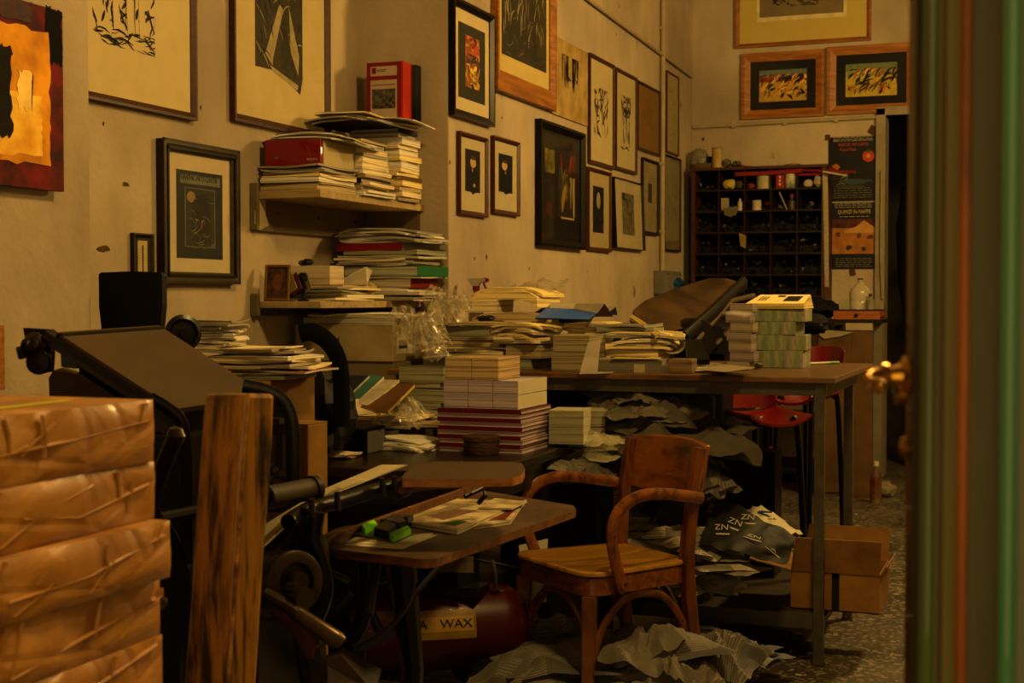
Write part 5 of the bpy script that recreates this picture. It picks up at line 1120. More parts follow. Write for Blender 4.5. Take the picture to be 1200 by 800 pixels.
mb = MB(); mb.tube([cell(3, 1, .02, .02), cell(3, 1, -.035, .03)+Vector((0, 0, .12))], .006, M('8c8064', .5), 8); o = mb.build('thin_stick'); tag(o, 'thin pale stick leaning in the second row of the type cabinet', 'stick')
mb = MB(); q_ = cell(1, 1, .0, -.012); mb.prism([q_+Vector((-.05, 0, .02)), q_+Vector((.055, 0, .03)), q_+Vector((.04, -.01, -.03)), q_+Vector((0, -.01, -.045)), q_+Vector((-.045, -.01, -.03))], (0, -.002, 0), M('6e664a', .8)); o = mb.build('paper_tag'); tag(o, 'grey paper scrap hanging off the second shelf of the type cabinet', 'paper')
mb = MB(); q_ = cell(1, 3, cwid*.42, -.008); mb.prism([q_+Vector((-.02, 0, .14)), q_+Vector((.03, 0, .12)), q_+Vector((.028, 0, .03)), q_+Vector((-.01, 0, .05))], (0, -.002, 0), M('8c7440', .8)); o = mb.build('paper_tag'); tag(o, 'tan paper tag pinned to a divider in the middle of the type cabinet', 'paper')
# on top of the cabinet
TT = CZ1+.0205
lump('grey_bag', (onY(818, 205, CYF+.1).x, CYF+.12, TT), .15, .15, .19, 9, FILM(.5, '7c7460'), 'crumpled grey plastic bag on the left end of the type cabinet', 'bag')
smallbox('dark_box', (onY(834, 205, CYF+.1).x-.02, CYF+.15, TT), .1, .1, .09, M('17140f', .5), 'small black box behind the yellow jar on the type cabinet', 'box')
pot('yellow_jar', (onY(840, 205, CYF+.05).x, CYF+.06, TT), .037, .135, M('a68c44', .5, .3, 14), 'tall yellowish jar on top of the type cabinet', 'jar', cap=(1.05, .08, M('8c7a48', .5)))
smallbox('wooden_block', (onY(824, 206, CYF+.05).x, CYF+.05, TT), .12, .06, .035, WOOD('4a3618', '6a5028'), 'short wooden block under the grey bag on the type cabinet', 'block')
for k, (x, w_, h_, lb) in enumerate(((851, .07, .08, 'first dark bundle right of the yellow jar on the type cabinet'), (863, .07, .06, 'lower dark bundle left of the red strips on the type cabinet'))):
    lump('dark_bundle', (onY(x, 206, CYF+.05).x, CYF+.07, TT), w_, .1, h_, 11+k, M('1c1813', .6, .5, 50, col2='6a6454'), lb, 'bundle')
redm = M('8c1812', .35, .2, 10, coat=.3)
def strip(pts, h_, lb, nm='red_strip', m=redm, r_=None):
    mb = MB(); ps = [onY(x, y, yy) for x, y, yy in pts]; mb.tube(ps, h_, m, 4, flat=(1, 1.8), up=(0, 0, 1)); o = mb.build(nm); tag(o, lb, 'strip', 'red strips on the type cabinet' if nm == 'red_strip' else None)
strip([(853, 193.5, CYF+.1), (905, 198, CYF+.08), (1002, 201.5, CYF-.02)], .008, 'longest red strip across the type cabinet, reaching over the upper poster')
strip([(862, 204.5, CYF+.02), (900, 203, CYF+.02), (940, 200, CYF+.02)], .013, 'thick red strip on the front edge of the type cabinet')
strip([(893, 202, CYF+.14), (950, 196.5, CYF+.12), (978, 199, CYF+.1)], .01, 'red strip arching at the right rear of the type cabinet')
strip([(905, 205, CYF+.05), (950, 204.5, CYF+.05), (968, 203.5, CYF+.03)], .008, 'short red strip lying flat at the right of the type cabinet')
strip([(965, 201, CYF-.03), (992, 205.5, CYF-.08)], .006, 'pale flat stick pointing from the cabinet towards the upper poster', 'pale_stick', M('b0a07c', .6))
mb = MB()
for k in range(3):
    pts = [onY(900+60*(a/12)+k*3, 201-(9-k*2)*math.sin(math.pi*a/12), CYF+.16) for a in range(13)]; mb.tube(pts, .003, M('4a3820', .5), 5)
o = mb.build('wire_coil'); tag(o, 'loose brown wires arching above the red strips on the cabinet', 'wire')
# papers hung on the cabinet side
mb = MB(); a_, b_ = onY(964, 203, CYF-.006), onY(971.5, 336, CYF-.006)
mb.prism([(a_.x, CYF-.002, a_.z), (b_.x-.015, CYF-.002, a_.z), (b_.x-.005, CYF-.006, (a_.z+b_.z)/2), (b_.x, CYF-.01, b_.z), (a_.x+.02, CYF-.008, b_.z)], (0, -.002, 0), M('9c9070', .8, .3, 60)); o = mb.build('hanging_paper'); tag(o, 'long narrow white paper strip hanging beside the type cabinet', 'paper')
mb = MB(); mb.tube([onY(974, 203, CYF-.03), onY(977, 225, CYF-.02), onY(972, 250, CYF-.02)], .004, M('2a2418', .6)); o = mb.build('cord'); tag(o, 'short dark cord dangling left of the upper poster', 'cord')
# bench beneath cabinet
bx0, bx1 = XL+.03, onY(975, 380, YB-.7).x
e = empty('workbench', ((bx0+bx1)/2, YB-.4, 0), 'dark open-fronted workbench carrying the type cabinet', 'bench')
def be(mb, n, **k):
    o = mb.build(n, e, **k); o.matrix_parent_inverse = Matrix.Translation(-e.location); return o
bm2 = WOOD('1e140a', '33230f', .6)
mb = MB(); mb.b2(bx0, bx1, YB-.75, YB-.01, BZ-.04, BZ-.0005, bm2); be(mb, 'bench_top')
for z in (.1, .42): mb = MB(); mb.b2(bx0+.03, bx1-.03, YB-.7, YB-.03, z, z+.025, bm2); be(mb, 'shelf_board')
for x in (bx0+.03, (bx0+bx1)/2, bx1-.03): 
    for y in (YB-.7, YB-.06): mb = MB(); mb.b2(x-.03, x+.03, y-.03, y+.03, 0, BZ-.0405, bm2); be(mb, 'leg')
# things on bench shelves, dim
for k, (px, w_, h_, cl, lb) in enumerate(((885, .2, .07, '8a7648', 'pale box on the lower bench shelf left of the steel leg'), (905, .16, .06, 'a08c50', 'cream box on the bench shelf behind the red chairs'), (936, .14, .05, '6a5c3c', 'brownish flat box on the bench shelf near the steel leg'), (866, .15, .1, '3a3424', 'dark box on the bench shelf left of the chair leg'))):
    q_ = onY(px, 505, YB-.6); smallbox('flat_box', (q_.x, YB-.55, .4455), w_, .18, h_, M(cl, .7), lb, 'box')
bprof = [(0, 0), (1, 0), (1, .68), (.45, .82), (.42, .95), (0, .95)]
pot('detergent_bottle', (onY(904, 560, YB-.95).x, YB-.95, 0), .05, .27, M('9c9270', .45), 'white plastic bottle with a red cap on the floor by the bench', 'bottle', bprof, (.48, .12, M('8c1810', .4)), 'cap')
pot('red_can', (onY(943.5, 565, YB-.95).x, YB-.95, 0), .052, .18, M('8c140e', .4), 'red can on the floor under the bench, left of the steel leg', 'can', [(0, 0), (1, 0), (1, .85), (.7, .95), (0, 1)])
pot('red_bottle', (onY(882, 575, YB-.93).x, YB-.93, 0), .03, .2, M('4c0c0a', .4), 'dark red bottle on the floor in the shade under the bench', 'bottle', bprof)
# black bag on bench right
lump('black_cloth', (onY(950, 380, YB-.6).x, YB-.55, BZ), .42, .3, .17, 15, M('16130e', .75, .3, 30), 'black crumpled cloth on the bench right of the type cabinet', 'cloth', 30)
# brown board cupboard at right of bench
KX0, KX1 = onY(957, 500, 9.1).x, onY(1022, 500, 9.1).x; KY = 9.1; KZ = onY(1000, 388, KY).z
e = empty('board_cupboard', ((KX0+KX1)/2, KY+.3, 0), 'tall plain brown board cupboard against the back wall beside the doorway', 'cupboard')
def ku(mb, n, **k):
    o = mb.build(n, e, **k); o.matrix_parent_inverse = Matrix.Translation(-e.location); return o
kb = M('6a4a22', .65, .25, 4, col2='523816'); mb = MB(); mb.b2(KX0, KX1, KY, KY+.28, 0, KZ, kb); ku(mb, 'carcass', bevel=.004)
mb = MB(); mb.b2(KX0+.01, KX0+(KX1-KX0)*.62, KY-.012, KY-.0005, .03, KZ-.02, kb); ku(mb, 'door_panel')
pw_ = onY(1022, 400, KY).x
mb = MB(); mb.b2(pw_+.006, pw_+.06, KY+.02, KY+.08, 0, KZ+.05, M('6c6450', .6, .3, 8)); o = mb.build('white_post'); tag(o, 'narrow grey-white post standing at the right side of the brown cupboard', 'post')
bt0, bt1 = onY(976, 380, KY).x, onY(1034, 380, KY).x
mb = MB(); mb.b2(bt0, bt1, KY-.05, KY+.45, KZ+.052, KZ+.075, M('1a120a', .5)); o = mb.build('dark_board'); tag(o, 'dark board lying on the brown cupboard under the orange drawer', 'board')
z1_ = onY(1000, 364, KY).z
e = empty('orange_drawer', ((bt0+bt1)/2, KY+.1, KZ+.0755), 'orange wooden drawer box on top of the brown cupboard', 'drawer')
hh_ = z1_-KZ-.0755; ow = WOOD('7a3c10', 'a0581c', .5)
mb = MB(); ww_ = (bt1-bt0)-.02; mb.b2(-ww_/2, ww_/2, -.15, -.135, 0, hh_, ow); mb.b2(-ww_/2, ww_/2, .135, .15, 0, hh_, ow); mb.b2(-ww_/2, -ww_/2+.012, -.135, .135, 0, hh_, ow); mb.b2(ww_/2-.012, ww_/2, -.135, .135, 0, hh_, ow); mb.b2(-ww_/2, ww_/2, -.135, .135, .005, .015, ow); mb.build('drawer_box', e)
mb = MB(); mb.b2(-ww_/2, ww_/2, -.152, .15, hh_+.0002, hh_+.008, M('2c140a', .5)); mb.build('drawer_cover', e)
mb = MB(); mb.lathe([(0, 0), (.012, 0), (.012, .012), (0, .014)], (0, -.15, hh_*.5), M('2a1608', .4), 12, (0, -1, 0)); mb.build('knob', e)
mb = MB(); q_ = onY(975, 383, KY-.06); mb.prism([onY(x, y, KY-.02) for x, y in ((961, 386), (1000, 389), (985, 394), (966, 397), (960, 392))], (0, -.004, 0), M('8f8463', .8)); o = mb.build('paper_sheet'); tag(o, 'crumpled pale paper hanging over the top edge of the brown cupboard', 'paper')
gz_ = KZ+.0755+hh_+.0085
pot('water_jug', (onY(1008, 355, KY+.1).x, KY+.1, gz_), .068, .185, FILM(.4, 'a89e80'), 'large translucent plastic water bottle on the orange drawer box', 'bottle', [(0, 0), (.95, 0), (1, .05), (1, .25), (.95, .28), (1, .32), (1, .55), (.85, .7), (.4, .86), (.25, .9), (.25, 1), (0, 1)], (.26, .06, M('4c4838', .5)), 'cap')
pot('small_bottle', (onY(1020.5, 355, KY+.05).x, KY+.02, gz_), .026, .085, M('7c7458', .3, coat=.3), 'small bottle with a dark red cap beside the water bottle', 'bottle', bprof, (.45, .2, M('5c1810', .4)), 'cap')
for k, x in enumerate((984, 990)): 
    mb = MB(); q_ = onY(x, 362, KY+.05); mb.prism([(0, 0, 0), (.03, 0, 0), (.025, 0, .07), (-.005, 0, .055)], (0, .004, 0), M('8c8464', .7)); o = mb.build('paper_card', loc=(q_.x, KY+.03+k*.03, gz_)); tag(o, ('left' if k == 0 else 'right')+' one of two pale cards standing left of the water bottle', 'card')
# litter by the cupboard
pot('red_label_bottle', (onY(1027, 528, KY-.1).x+.01, KY-.2, 0), .035, .24, M('6a5c44', .4, .5, 10, col2='5c120c'), 'bottle with a red label on the floor by the cupboard', 'bottle', bprof, (.48, .12, M('a8a080', .4)), 'cap')
lump('crumpled_paper', (onZ(1037, 582, 0).x, onZ(1037, 582, 0).y, 0), .16, .14, .12, 18, M('7c7050', .8), 'crumpled pale paper on the floor beside the cupboard', 'paper')
# doorway beyond: coat, shelf rack
mb = MB(); cxr = x0+.13
mb.lathe([(.02, 1.9), (.13, 1.8), (.17, 1.5), (.15, 1.1), (.1, .8), (.02, .78)], (x0+.22, YB+.35, .25), M('070606', .8), 14); o = mb.build('hanging_coat', smooth=True); tag(o, 'black coat hanging just inside the dark doorway', 'coat')
mb = MB(); mb.b2(x0+.1, x0+.36, YB+.7, YB+.75, 0, 1.75, M('4a4432', .7)); o = mb.build('grey_board'); tag(o, 'plain grey panel standing inside the dark doorway', 'panel')
e = empty('storage_rack', (x0+.75, YB+1.3, 0), 'metal rack of white boxes seen through the doorway', 'rack')
mb = MB()
for z in (.35, .8, 1.15, 1.5, 1.85): mb.b2(x0+.3, x0+1.2, YB+1.1, YB+1.5, z, z+.02, metal)
for x in (x0+.3, x0+1.17): mb.b2(x, x+.03, YB+1.1, YB+1.13, 0, 2, metal)
o = mb.build('rack_frame', e); o.matrix_parent_inverse = Matrix.Translation(-e.location)
for k, z in enumerate((.82, 1.17, 1.52)):
    smallbox('white_box', (x0+.5, YB+1.3, z+.0005), .25, .25, .24, M('a89c80', .7), ('lowest', 'middle', 'upper')[k]+' white box on the rack through the doorway', 'box')
mb = MB(); mb.tube([onY(1033, 200, YB-.05), onY(1032, 300, YB-.05), onY(1034, 350, YB-.05)], .008, M('8c8468', .5), 8); o = mb.build('hanging_strip'); tag(o, 'pale strip hanging down the doorway trim beside the posters', 'strip')
# ------------------------------------------------------------------ green shop door, very close on the right
de = bpy.data.objects.new('door_1', None); COL.objects.link(de); de['kind'] = 'structure'; de.location = P(1130, 400, 1.0); de.location.z = 0
def dp_(mb, n, **k):
    o = mb.build(n, de, **k); o.matrix_parent_inverse = Matrix.Translation(-de.location); return o
gp = M('587c3a', .35, .45, 7, bump=.2, coat=.3, stretch=(1, 1, .25), col2='66663c'); gp2 = M('8a9a68', .35, .3, 5, coat=.3, stretch=(1, 1, .2), col2='98905e'); gdark = M('4c4a38', .4, .4, 8, stretch=(1, 1, .2)); worn_ = WOOD('6a3c10', 'b86a20', .4, 3, (3, 3, .8)); gbr = M('4a9058', .3, .3, 5, coat=.4, stretch=(1, 1, .15), col2='5e9862'); ggr = M('8a907a', .3, .2, 4)
def col_(x0_, x1_, d0_, d1_, m, name, rnd_=0):
    a = P(x0_, 350, d0_); b = P(x1_, 350, d1_); bk = (a-CP).normalized(); bk.z = 0; bk2 = (b-CP).normalized(); bk2.z = 0
    pts = [Vector((a.x, a.y, .01)), Vector((b.x, b.y, .01)), Vector((b.x, b.y, .01))+bk2*.05, Vector((a.x, a.y, .01))+bk*.05]
    mb = MB(); mb.prism(pts, (0, 0, 2.5), m); return dp_(mb, name, bevel=rnd_)
def bead(xc, wpx, d, m, name):
    c = P(xc, 350, d); r_ = wpx/2/F*d; mb = MB(); mb.lathe([(r_, .01), (r_, 2.51)], (c.x, c.y, 0), m, 18); return dp_(mb, name, smooth=True)
col_(1063, 1072, 1.14, 1.11, M('6a4c24', .4, .3, 9, coat=.2), 'brass_weatherstrip', .001)
col_(1070, 1084, 1.10, 1.09, gdark, 'door_edge', .002)
bead(1090, 22, 1.09, gp, 'green_moulding')
col_(1096, 1126, 1.085, 1.06, gp2, 'stile_face', .002)
bead(1104, 5, 1.07, M('6a5c40', .4, .3, 8), 'putty_bead')
bead(1130.5, 15, 1.035, worn_, 'worn_edge_moulding')
col_(1136, 1180, 1.03, 1.0, M('7c7e62', .35, .3, 5, stretch=(1, 1, .3)), 'door_panel', .002)
bead(1184, 22, .98, gbr, 'bright_green_moulding')
col_(1190, 1260, .98, .95, ggr, 'frame_post', .002)
brass = M('b8862c', .22, .2, 20, metal=.9)
he = empty('door_handle', P(1060, 440, 1.12), 'brass lever handle with a key on the edge of the green door', 'handle')
del he['category']; del he['label']; he.parent = de; he.matrix_parent_inverse = Matrix.Translation(-de.location)
def hd(mb, n, **k):
    o = mb.build(n, he, **k); o.matrix_parent_inverse = Matrix.Translation(-he.location); return o
ax = -RT
mb = MB(); mb.lathe([(0, 0), (.016, 0), (.017, .004), (.010, .008), (.008, .016), (.011, .018), (.011, .022), (0, .024)], P(1066, 441, 1.12), brass, 18, ax); hd(mb, 'rosette', smooth=True)
mb = MB(); mb.tube(smoothpath([P(1050, 441, 1.12), P(1040, 436, 1.12), P(1028, 436, 1.11), P(1018, 441, 1.10), P(1021, 447, 1.09), P(1032, 449, 1.085), P(1036, 453, 1.08), P(1030, 456, 1.08), P(1018, 452, 1.08)], 5), .0036, brass, 10); hd(mb, 'lever', smooth=True)
mb = MB(); mb.tube([P(1047, 434, 1.12), P(1047, 460, 1.12)], .003, iron, 8); mb.lathe([(0, 0), (.008, 0), (.008, .008), (0, .008)], P(1062, 462, 1.12), brass, 12, ax); hd(mb, 'lock_cylinder')
mb = MB(); mb.lathe([(0, 0), (.009, 0), (.009, .006), (0, .008)], P(1066, 524, 1.12), brass, 12, ax); hd(mb, 'bolt_stud')
# ------------------------------------------------------------------ second machine behind the table
SY = 6.5
m2 = empty('folding_press', (-1.15, 6.7, 0), 'dark machine with a long tilted brown cover board behind the worktable', 'machine')
def ma(mb, n, **k):
    o = mb.build(n, m2, **k); o.matrix_parent_inverse = Matrix.Translation(-m2.location); return o
lf = M('5e4220', .45, .35, 5, col2='33230e', coat=.15)
outl = [(741, 364, 6.35), (756, 353, 6.5), (790, 338, 6.7), (832, 325.5, 6.95), (852, 324, 7.0), (866, 327, 7.0), (866, 334, 6.95), (846, 352, 6.75), (822, 371, 6.5), (802, 388, 6.35), (780, 392, 6.25), (752, 378, 6.25)]
ps = [P(*a) for a in outl]; c = sum(ps, Vector())/len(ps); nn = (ps[3]-ps[0]).cross(ps[8]-ps[0]).normalized(); nn = nn if nn.z > 0 else -nn
ps = [p-nn*(p-c).dot(nn) for p in ps]
mb = MB(); mb.prism(ps, -nn*.05, lf, m2=M('15100a', .4)); ma(mb, 'tilted_cover', bevel=.018, seg=3)
mb = MB(); mb.tube([P(802, 396, 6.25), P(836, 366, 6.5), P(872, 331, 6.95)], .028, M('0e0c09', .4), 8, flat=(1.2, .7)); ma(mb, 'black_rail', smooth=True)
mb = MB(); mb.tube([P(816, 400, 6.3), P(858, 352, 6.7), P(884, 346, 6.9)], .013, M('6a5c40', .35, metal=.4), 6, flat=(1, .6)); ma(mb, 'side_rail', smooth=True)
mb = MB(); mb.tube([P(838, 404, 6.4), P(878, 362, 6.8)], .012, M('4a3c28', .4), 6); ma(mb, 'lower_rail', smooth=True)
dkb = M('0d0b08', .5, .3, 10)
xa_, xb_ = onY(788, 500, SY).x, onY(848, 500, SY).x
mb = MB(); mb.b2(xa_, xb_, SY, SY+.5, 0, 1.12, dkb); ma(mb, 'machine_body', bevel=.01)
mb = MB(); mb.prism([P(828, 415, 6.45), P(800, 415, 6.45), P(808, 392, 6.45), P(822, 380, 6.45), P(842, 382, 6.45), P(864, 415, 6.45)], FW*.4, M('080706', .6)); ma(mb, 'side_cheek', bevel=.01)
mb = MB(); mb.lathe([(0, -.05), (.09, -.05), (.1, -.03), (.1, .03), (.09, .05), (0, .05)], P(812, 398, 6.4), M('1a140c', .4), 24, (FW*-1+RT*.5)); ma(mb, 'drum', smooth=True)
mb = MB(); q_ = P(793, 520, 6.45); mb.tube([P(835, 465, 6.45), P(835, 590, 6.45)], .012, M('3a3a38', .3, metal=.7), 8); ma(mb, 'steel_rod', smooth=True)
# red chairs
redp = M('7c120a', .35, .15, 6, coat=.3); btube = M('0c0b0a', .3, .2, 10, metal=.3)
def redchair(px, py, D_, rz, lb, coat=False, wid=.44, back=.0):
    c = P(px, py, D_); zs_ = c.z; e = empty('red_chair', (c.x, c.y, 0), lb, 'chair', 'red chairs behind the worktable', rz=rz)
    mb = MB(); 
    def sf(u, v): x = (u-.5)*wid; y = (v-.5)*.42; return (x, y, zs_+.03*(abs(2*u-1)**3)+.03*(v**4)-.015*math.sin(math.pi*u))
    mb.sheet(sf, 12, 8, redp, .012); mb.build('seat', e, smooth=True)
    mb = MB()
    def bf(u, v): a = (u-.5)*2.2; return (math.sin(a)*wid*.52, .215-.05*(1-math.cos(a))*2+.04*v, zs_+.03+v*(.34+back*.1)*(1-.12*abs(2*u-1)**4))
    nu = 14; g1 = [Vector(bf(i/nu, j/6)) for i in range(nu+1) for j in range(7)]; g2 = [p-Vector((0, .012, 0)) for p in g1]; n = len(g1)
    q = lambda i, j: i*7+j
    fs = [(q(i, j), q(i, j+1), q(i+1, j+1), q(i+1, j)) for i in range(nu) for j in range(6)]; bd = [q(i, 0) for i in range(nu+1)]+[q(nu, j) for j in range(1, 7)]+[q(i, 6) for i in range(nu-1, -1, -1)]+[q(0, j) for j in range(5, 0, -1)]
    mb.add(g1+g2, fs+[tuple(n+a for a in f[::-1]) for f in fs]+[(bd[(i+1) % len(bd)], bd[i], n+bd[i], n+bd[(i+1) % len(bd)]) for i in range(len(bd))], redp); mb.build('backrest', e, smooth=True)
    for s in (-1, 1):
        mb = MB(); mb.tube(smoothpath([(s*wid*.3, .16, zs_-.012), (s*wid*.35, .18, zs_-.05), (s*wid*.4, .22, .1), (s*wid*.4, .2, .02), (s*wid*.4, .1, .014), (s*wid*.4, -.15, .014), (s*wid*.4, -.2, .05), (s*wid*.35, -.16, zs_-.05), (s*wid*.3, -.12, zs_-.012)], 5), .014, btube, 8); mb.build('leg', e, smooth=True)
    return e
redchair(893, 489, 6.6, R(35), 'dark red chair under the right half of the worktable, its back towards the table', wid=.3)
e = redchair(946, 466, 7.3, R(-15), 'bright red chair whose back rises above the worktable beside the green stack', wid=.26, back=-1.1)
redchair(752, 505, 6.75, R(200), 'red chair deep in shadow behind the newspaper heap', wid=.3)
lump('black_jacket', P(950, 393, 6.9), .2, .14, .13, 21, M('0f0d0b', .8), 'black jacket hung over the bright red chair behind the table', 'jacket')

# ------------------------------------------------------------------ office chair, cartons, bag at the alcove
e = empty('office_chair', P(153, 380, 4.0)*1, 'black office chair whose flat backrest shows above the press', 'chair', rz=R(8)); e.location.z = 0
ck = M('0f0e0c', .5, .2, 20)
z0_, z1_ = P(153, 392, 4.0).z, P(153, 319, 4.0).z
mb = MB(); mb.sheet(lambda u, v: ((u-.5)*(.15+.035*v)*1.0, 0, 0), 1, 1, ck) if 0 else None
w0_, w1_ = .176, .194
mb.prism([(-w0_/2, 0, z0_), (w0_/2, 0, z0_), (w1_/2, 0, z0_+.08), (w1_/2, 0, z1_-.006), (w1_/2-.006, 0, z1_), (0, 0, z1_+.003), (-w1_/2+.006, 0, z1_), (-w1_/2, 0, z1_-.006), (-w1_/2, 0, z0_+.08)], (0, .03, 0), ck); mb.build('headrest', e, bevel=.006)
mb = MB(); mb.b2(-.02, .02, .03, .05, .5, z0_+.1, ck); mb.build('back_post', e)
mb = MB(); mb.b2(-.12, .16, -.06, .2, .42, .5, ck); mb.build('seat', e, bevel=.02)
mb = MB(); mb.tube([(0, .05, .06), (0, .05, .42)], .025, iron, 10)
for k in range(5): a_ = R(72*k); mb.tube([(0, .05, .09), (math.cos(a_)*.14, .05+math.sin(a_)*.14, .03)], .015, iron, 6)
mb.build('star_base', e)
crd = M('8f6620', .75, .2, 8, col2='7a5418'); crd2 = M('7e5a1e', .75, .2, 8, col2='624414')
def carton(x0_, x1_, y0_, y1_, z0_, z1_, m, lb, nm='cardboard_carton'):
    e = empty(nm, ((x0_+x1_)/2, (y0_+y1_)/2, z0_), lb, 'carton'); w_, d, h = (x1_-x0_)/2, (y1_-y0_)/2, z1_-z0_
    mb = MB(); mb.b2(-w_, w_, -d, d, 0, h-.003, m); mb.build('carton_body', e, bevel=.003)
    for s in (-1, 1): mb = MB(); mb.b2(-w_, w_, *( (-d, -.001) if s < 0 else (.001, d)), h-.0028, h, m); mb.build('top_flap', e)
    return e
cx1 = onY(369, 445, 3.72).x; cz = onX(345, 443, cx1).z
carton(-2.2, cx1, 3.42, 3.72, 0, .5, crd2, 'lower cardboard carton in the alcove behind the press, mostly hidden')
carton(-2.2, cx1, 3.42, 3.72, .5006, cz, crd, 'upright cardboard carton carrying the brochure pile behind the press')
y_ = 3.1; xa_, xb_ = onY(346, 500, y_).x, onY(361, 500, y_).x; yb_ = onX(384, 500, xb_).y
carton(xb_-.22, xb_, y_, yb_, 0, onY(361, 497, y_).z, crd, 'tall narrow cardboard carton standing nearest the press')
lump('black_bag', (onY(385, 470, 3.95).x-.02, 3.95, DZ+.0005), .2, .3, .33, 23, M('0b0a09', .65, .3, 30), 'black cloth bag standing on the desk behind the cartons', 'bag', 30)
mb = MB(); pts = smoothpath([P(352, 391, 4.2), P(366, 389, 4.22), P(384, 400, 4.25), P(396, 420, 4.27), P(400, 450, 4.28), P(400, 500, 4.28)], 5); mb.tube(pts, .026, M('0d0c0a', .9, spec=.05), 8, flat=(1.1, .4)); o = mb.build('bag_strap', smooth=True); o.parent = [x for x in COL.objects if x.name == 'black_bag'][0]; o.matrix_parent_inverse = Matrix.Translation(-o.parent.location)
# brochures on the carton
bz = cz+.0005; bxc = cx1-.17
for_ = 'the brochure pile on the carton'
it = [('mag', 'olive', .3, .22, .010), ('mag', 'dark', .3, .23, .006), ('sheet', 'cream', .33, .22, .005, .02, 0, 3), ('mag', 'red', .3, .2, .006, .06, -.01, -4), ('sheet', 'cream', .34, .23, .006, .03, 0, 5), ('mag', 'dark', .32, .22, .008, .0, 0, -3),
      ('mag', 'cream', .3, .21, .012, -.0, 0, 2), ('mag', 'white', .27, .2, .010, .03, 0, -5), ('mag', 'dark', .28, .2, .008, .0, 0, 4), ('mag', 'brown', .25, .2, .008, -.01, 0, -6), ('sheet', 'cream', .27, .2, .005, -.02, 0, 8)]
o_, zz = pile(for_, 'brochures on the carton', bxc+.06, 3.57, bz, R(6), it, 31)
it = [('mag', 'white', .15, .12, .006, 0, 0, 3*k) for k in range(7)]+[('mag', 'dark', .16, .13, .006, -.01+.004*k, 0, 4*k-6) for k in range(4)]
pile('the fanned leaflets on the carton', 'leaflets on the carton', bxc-.05, 3.53, zz, R(2), it, 32)

# ------------------------------------------------------------------ shelf contents
SZ1 = ZS1+.0005; SZ2 = ZS2+.0005; xm = (XA+XS)/2
ph1 = 'the left pile on the upper shelf'; ph2 = 'the middle pile on the upper shelf'; ph3 = 'the right pile on the upper shelf'
it = [('bundle', 'buff', .25, .30, .022, .0, 0), ('mag', 'brown', .24, .31, .008), ('bundle', 'white', .25, .30, .016, 0, -.02), ('sheet', 'cream', .26, .28, .01, 0, -.01), ('mag', 'buff', .24, .3, .01), ('mag', 'dark', .25, .3, .008, 0, 0, 3), ('sheet', 'grey', .26, .3, .006), ('mag', 'dark', .27, .31, .008, 0, .0, -2)]
o_, za = pile(ph1, 'papers on the upper shelf', xm+.005, ys+.2, SZ1, 0, it, 41)
it = [('sheet', 'white', .26, .28, .012, .02, 0), ('mag', 'white', .27, .25, .01, .02), ('mag', 'brown', .27, .26, .014), ('sheet', 'cream', .27, .24, .012, .02), ('book', 'dark', .26, .26, .02), ('mag', 'brown', .27, .26, .012, .02), ('mag', 'cream', .27, .25, .016), ('sheet', 'grey', .27, .25, .01), ('book', 'cream', .25, .24, .024), ('book', 'cream', .25, .24, .024, .01), ('mag', 'dark', .26, .24, .012), ('book', 'cream', .25, .24, .022), ('book', 'dark', .24, .24, .02), ('mag', 'buff', .25, .24, .01)]
o_, zb2 = pile(ph2, 'papers on the upper shelf', xm+.015, ys+.5, SZ1, 0, it, 42)
it = [('bookp', 'brown', .24, .2, .018, .03), ('bookp', 'cream', .24, .2, .024, .03), ('bookp', 'buff', .24, .2, .018, .03), ('bookp', 'yellow', .24, .21, .022, .035), ('book', 'brown', .24, .2, .02, .03), ('bookp', 'yellow', .24, .2, .016, .025), ('bookp', 'cream', .24, .2, .016, .03), ('book', 'white', .24, .2, .03, .03), ('bookp', 'yellow', .24, .2, .022, .03), ('book', 'white', .24, .2, .028, .02), ('bookp', 'cream', .24, .2, .016, .02), ('book', 'white', .23, .2, .028, .025), ('book', 'grey', .23, .19, .02, .02), ('book', 'dark', .23, .19, .018, .02)]
o_, zc = pile(ph3, 'books on the upper shelf', xm+.02, ys+.79, SZ1, 0, it, 43)
# red and cream long box over the left pile
rc = M('8c0f12', .3, .15, 10, coat=.4)
w_ = .235; hb = .1; b0 = za+.002
e = empty('red_box', (xm+.0, ys+.21, b0), 'glossy dark red box with a cream side, on the upper shelf pile', 'box', rz=R(3))
mb = MB(); mb.b2(-w_/2, w_/2, -.15, .05, 0, hb, rc); mb.build('red_cover', e, bevel=.002)
mb = MB(); mb.b2(-w_/2+.001, w_/2-.001+.004, -.13, .2, .002, hb-.002, M('a8976a', .7, .12, 12)); mb.build('cream_side', e)
mb = MB(); mb.ring((-.01, -.1505, .02), (0, 1, 0), .085, .087, .0008, M('a04038', .4), 30, 0, 80); mb.build('printed_curve', e)
text(e, 'lettering', 'BINDING', .012, (w_/2-.035, -.1508, .022), M('b09a88', .5), sx=.9); text(e, 'lettering', 'Paper', .008, (-w_/2+.05, -.1508, .032), M('a08070', .5))
zt_ = b0+hb+.0008
it = [('sheet', 'grey', .30, .34, .008, .02, .05, 4, .012), ('sheet', 'white', .32, .36, .006, .0, .0, -4, .012), ('mag', 'cream', .3, .34, .006, .01, .03, 8, .014), ('sheet', 'white', .28, .3, .006, .0, -.02, 3, .012)]
pile('the papers over the red box', 'papers over the red box', xm+.02, ys+.27, zt_, R(4), it, 44)
zt3 = max(zc, zb2)+.002
it = [('sheet', 'dark', .30, .42, .008, .03, -.06, 4, .012), ('sheet', 'grey', .28, .4, .006, .02, -.1, -6, .012), ('mag', 'cream', .27, .38, .008, .02, -.05, -3, .012), ('sheet', 'white', .33, .3, .005, .07, .02, 8, .016), ('mag', 'cream', .24, .34, .007, -.0, -.12, 10, .008)]
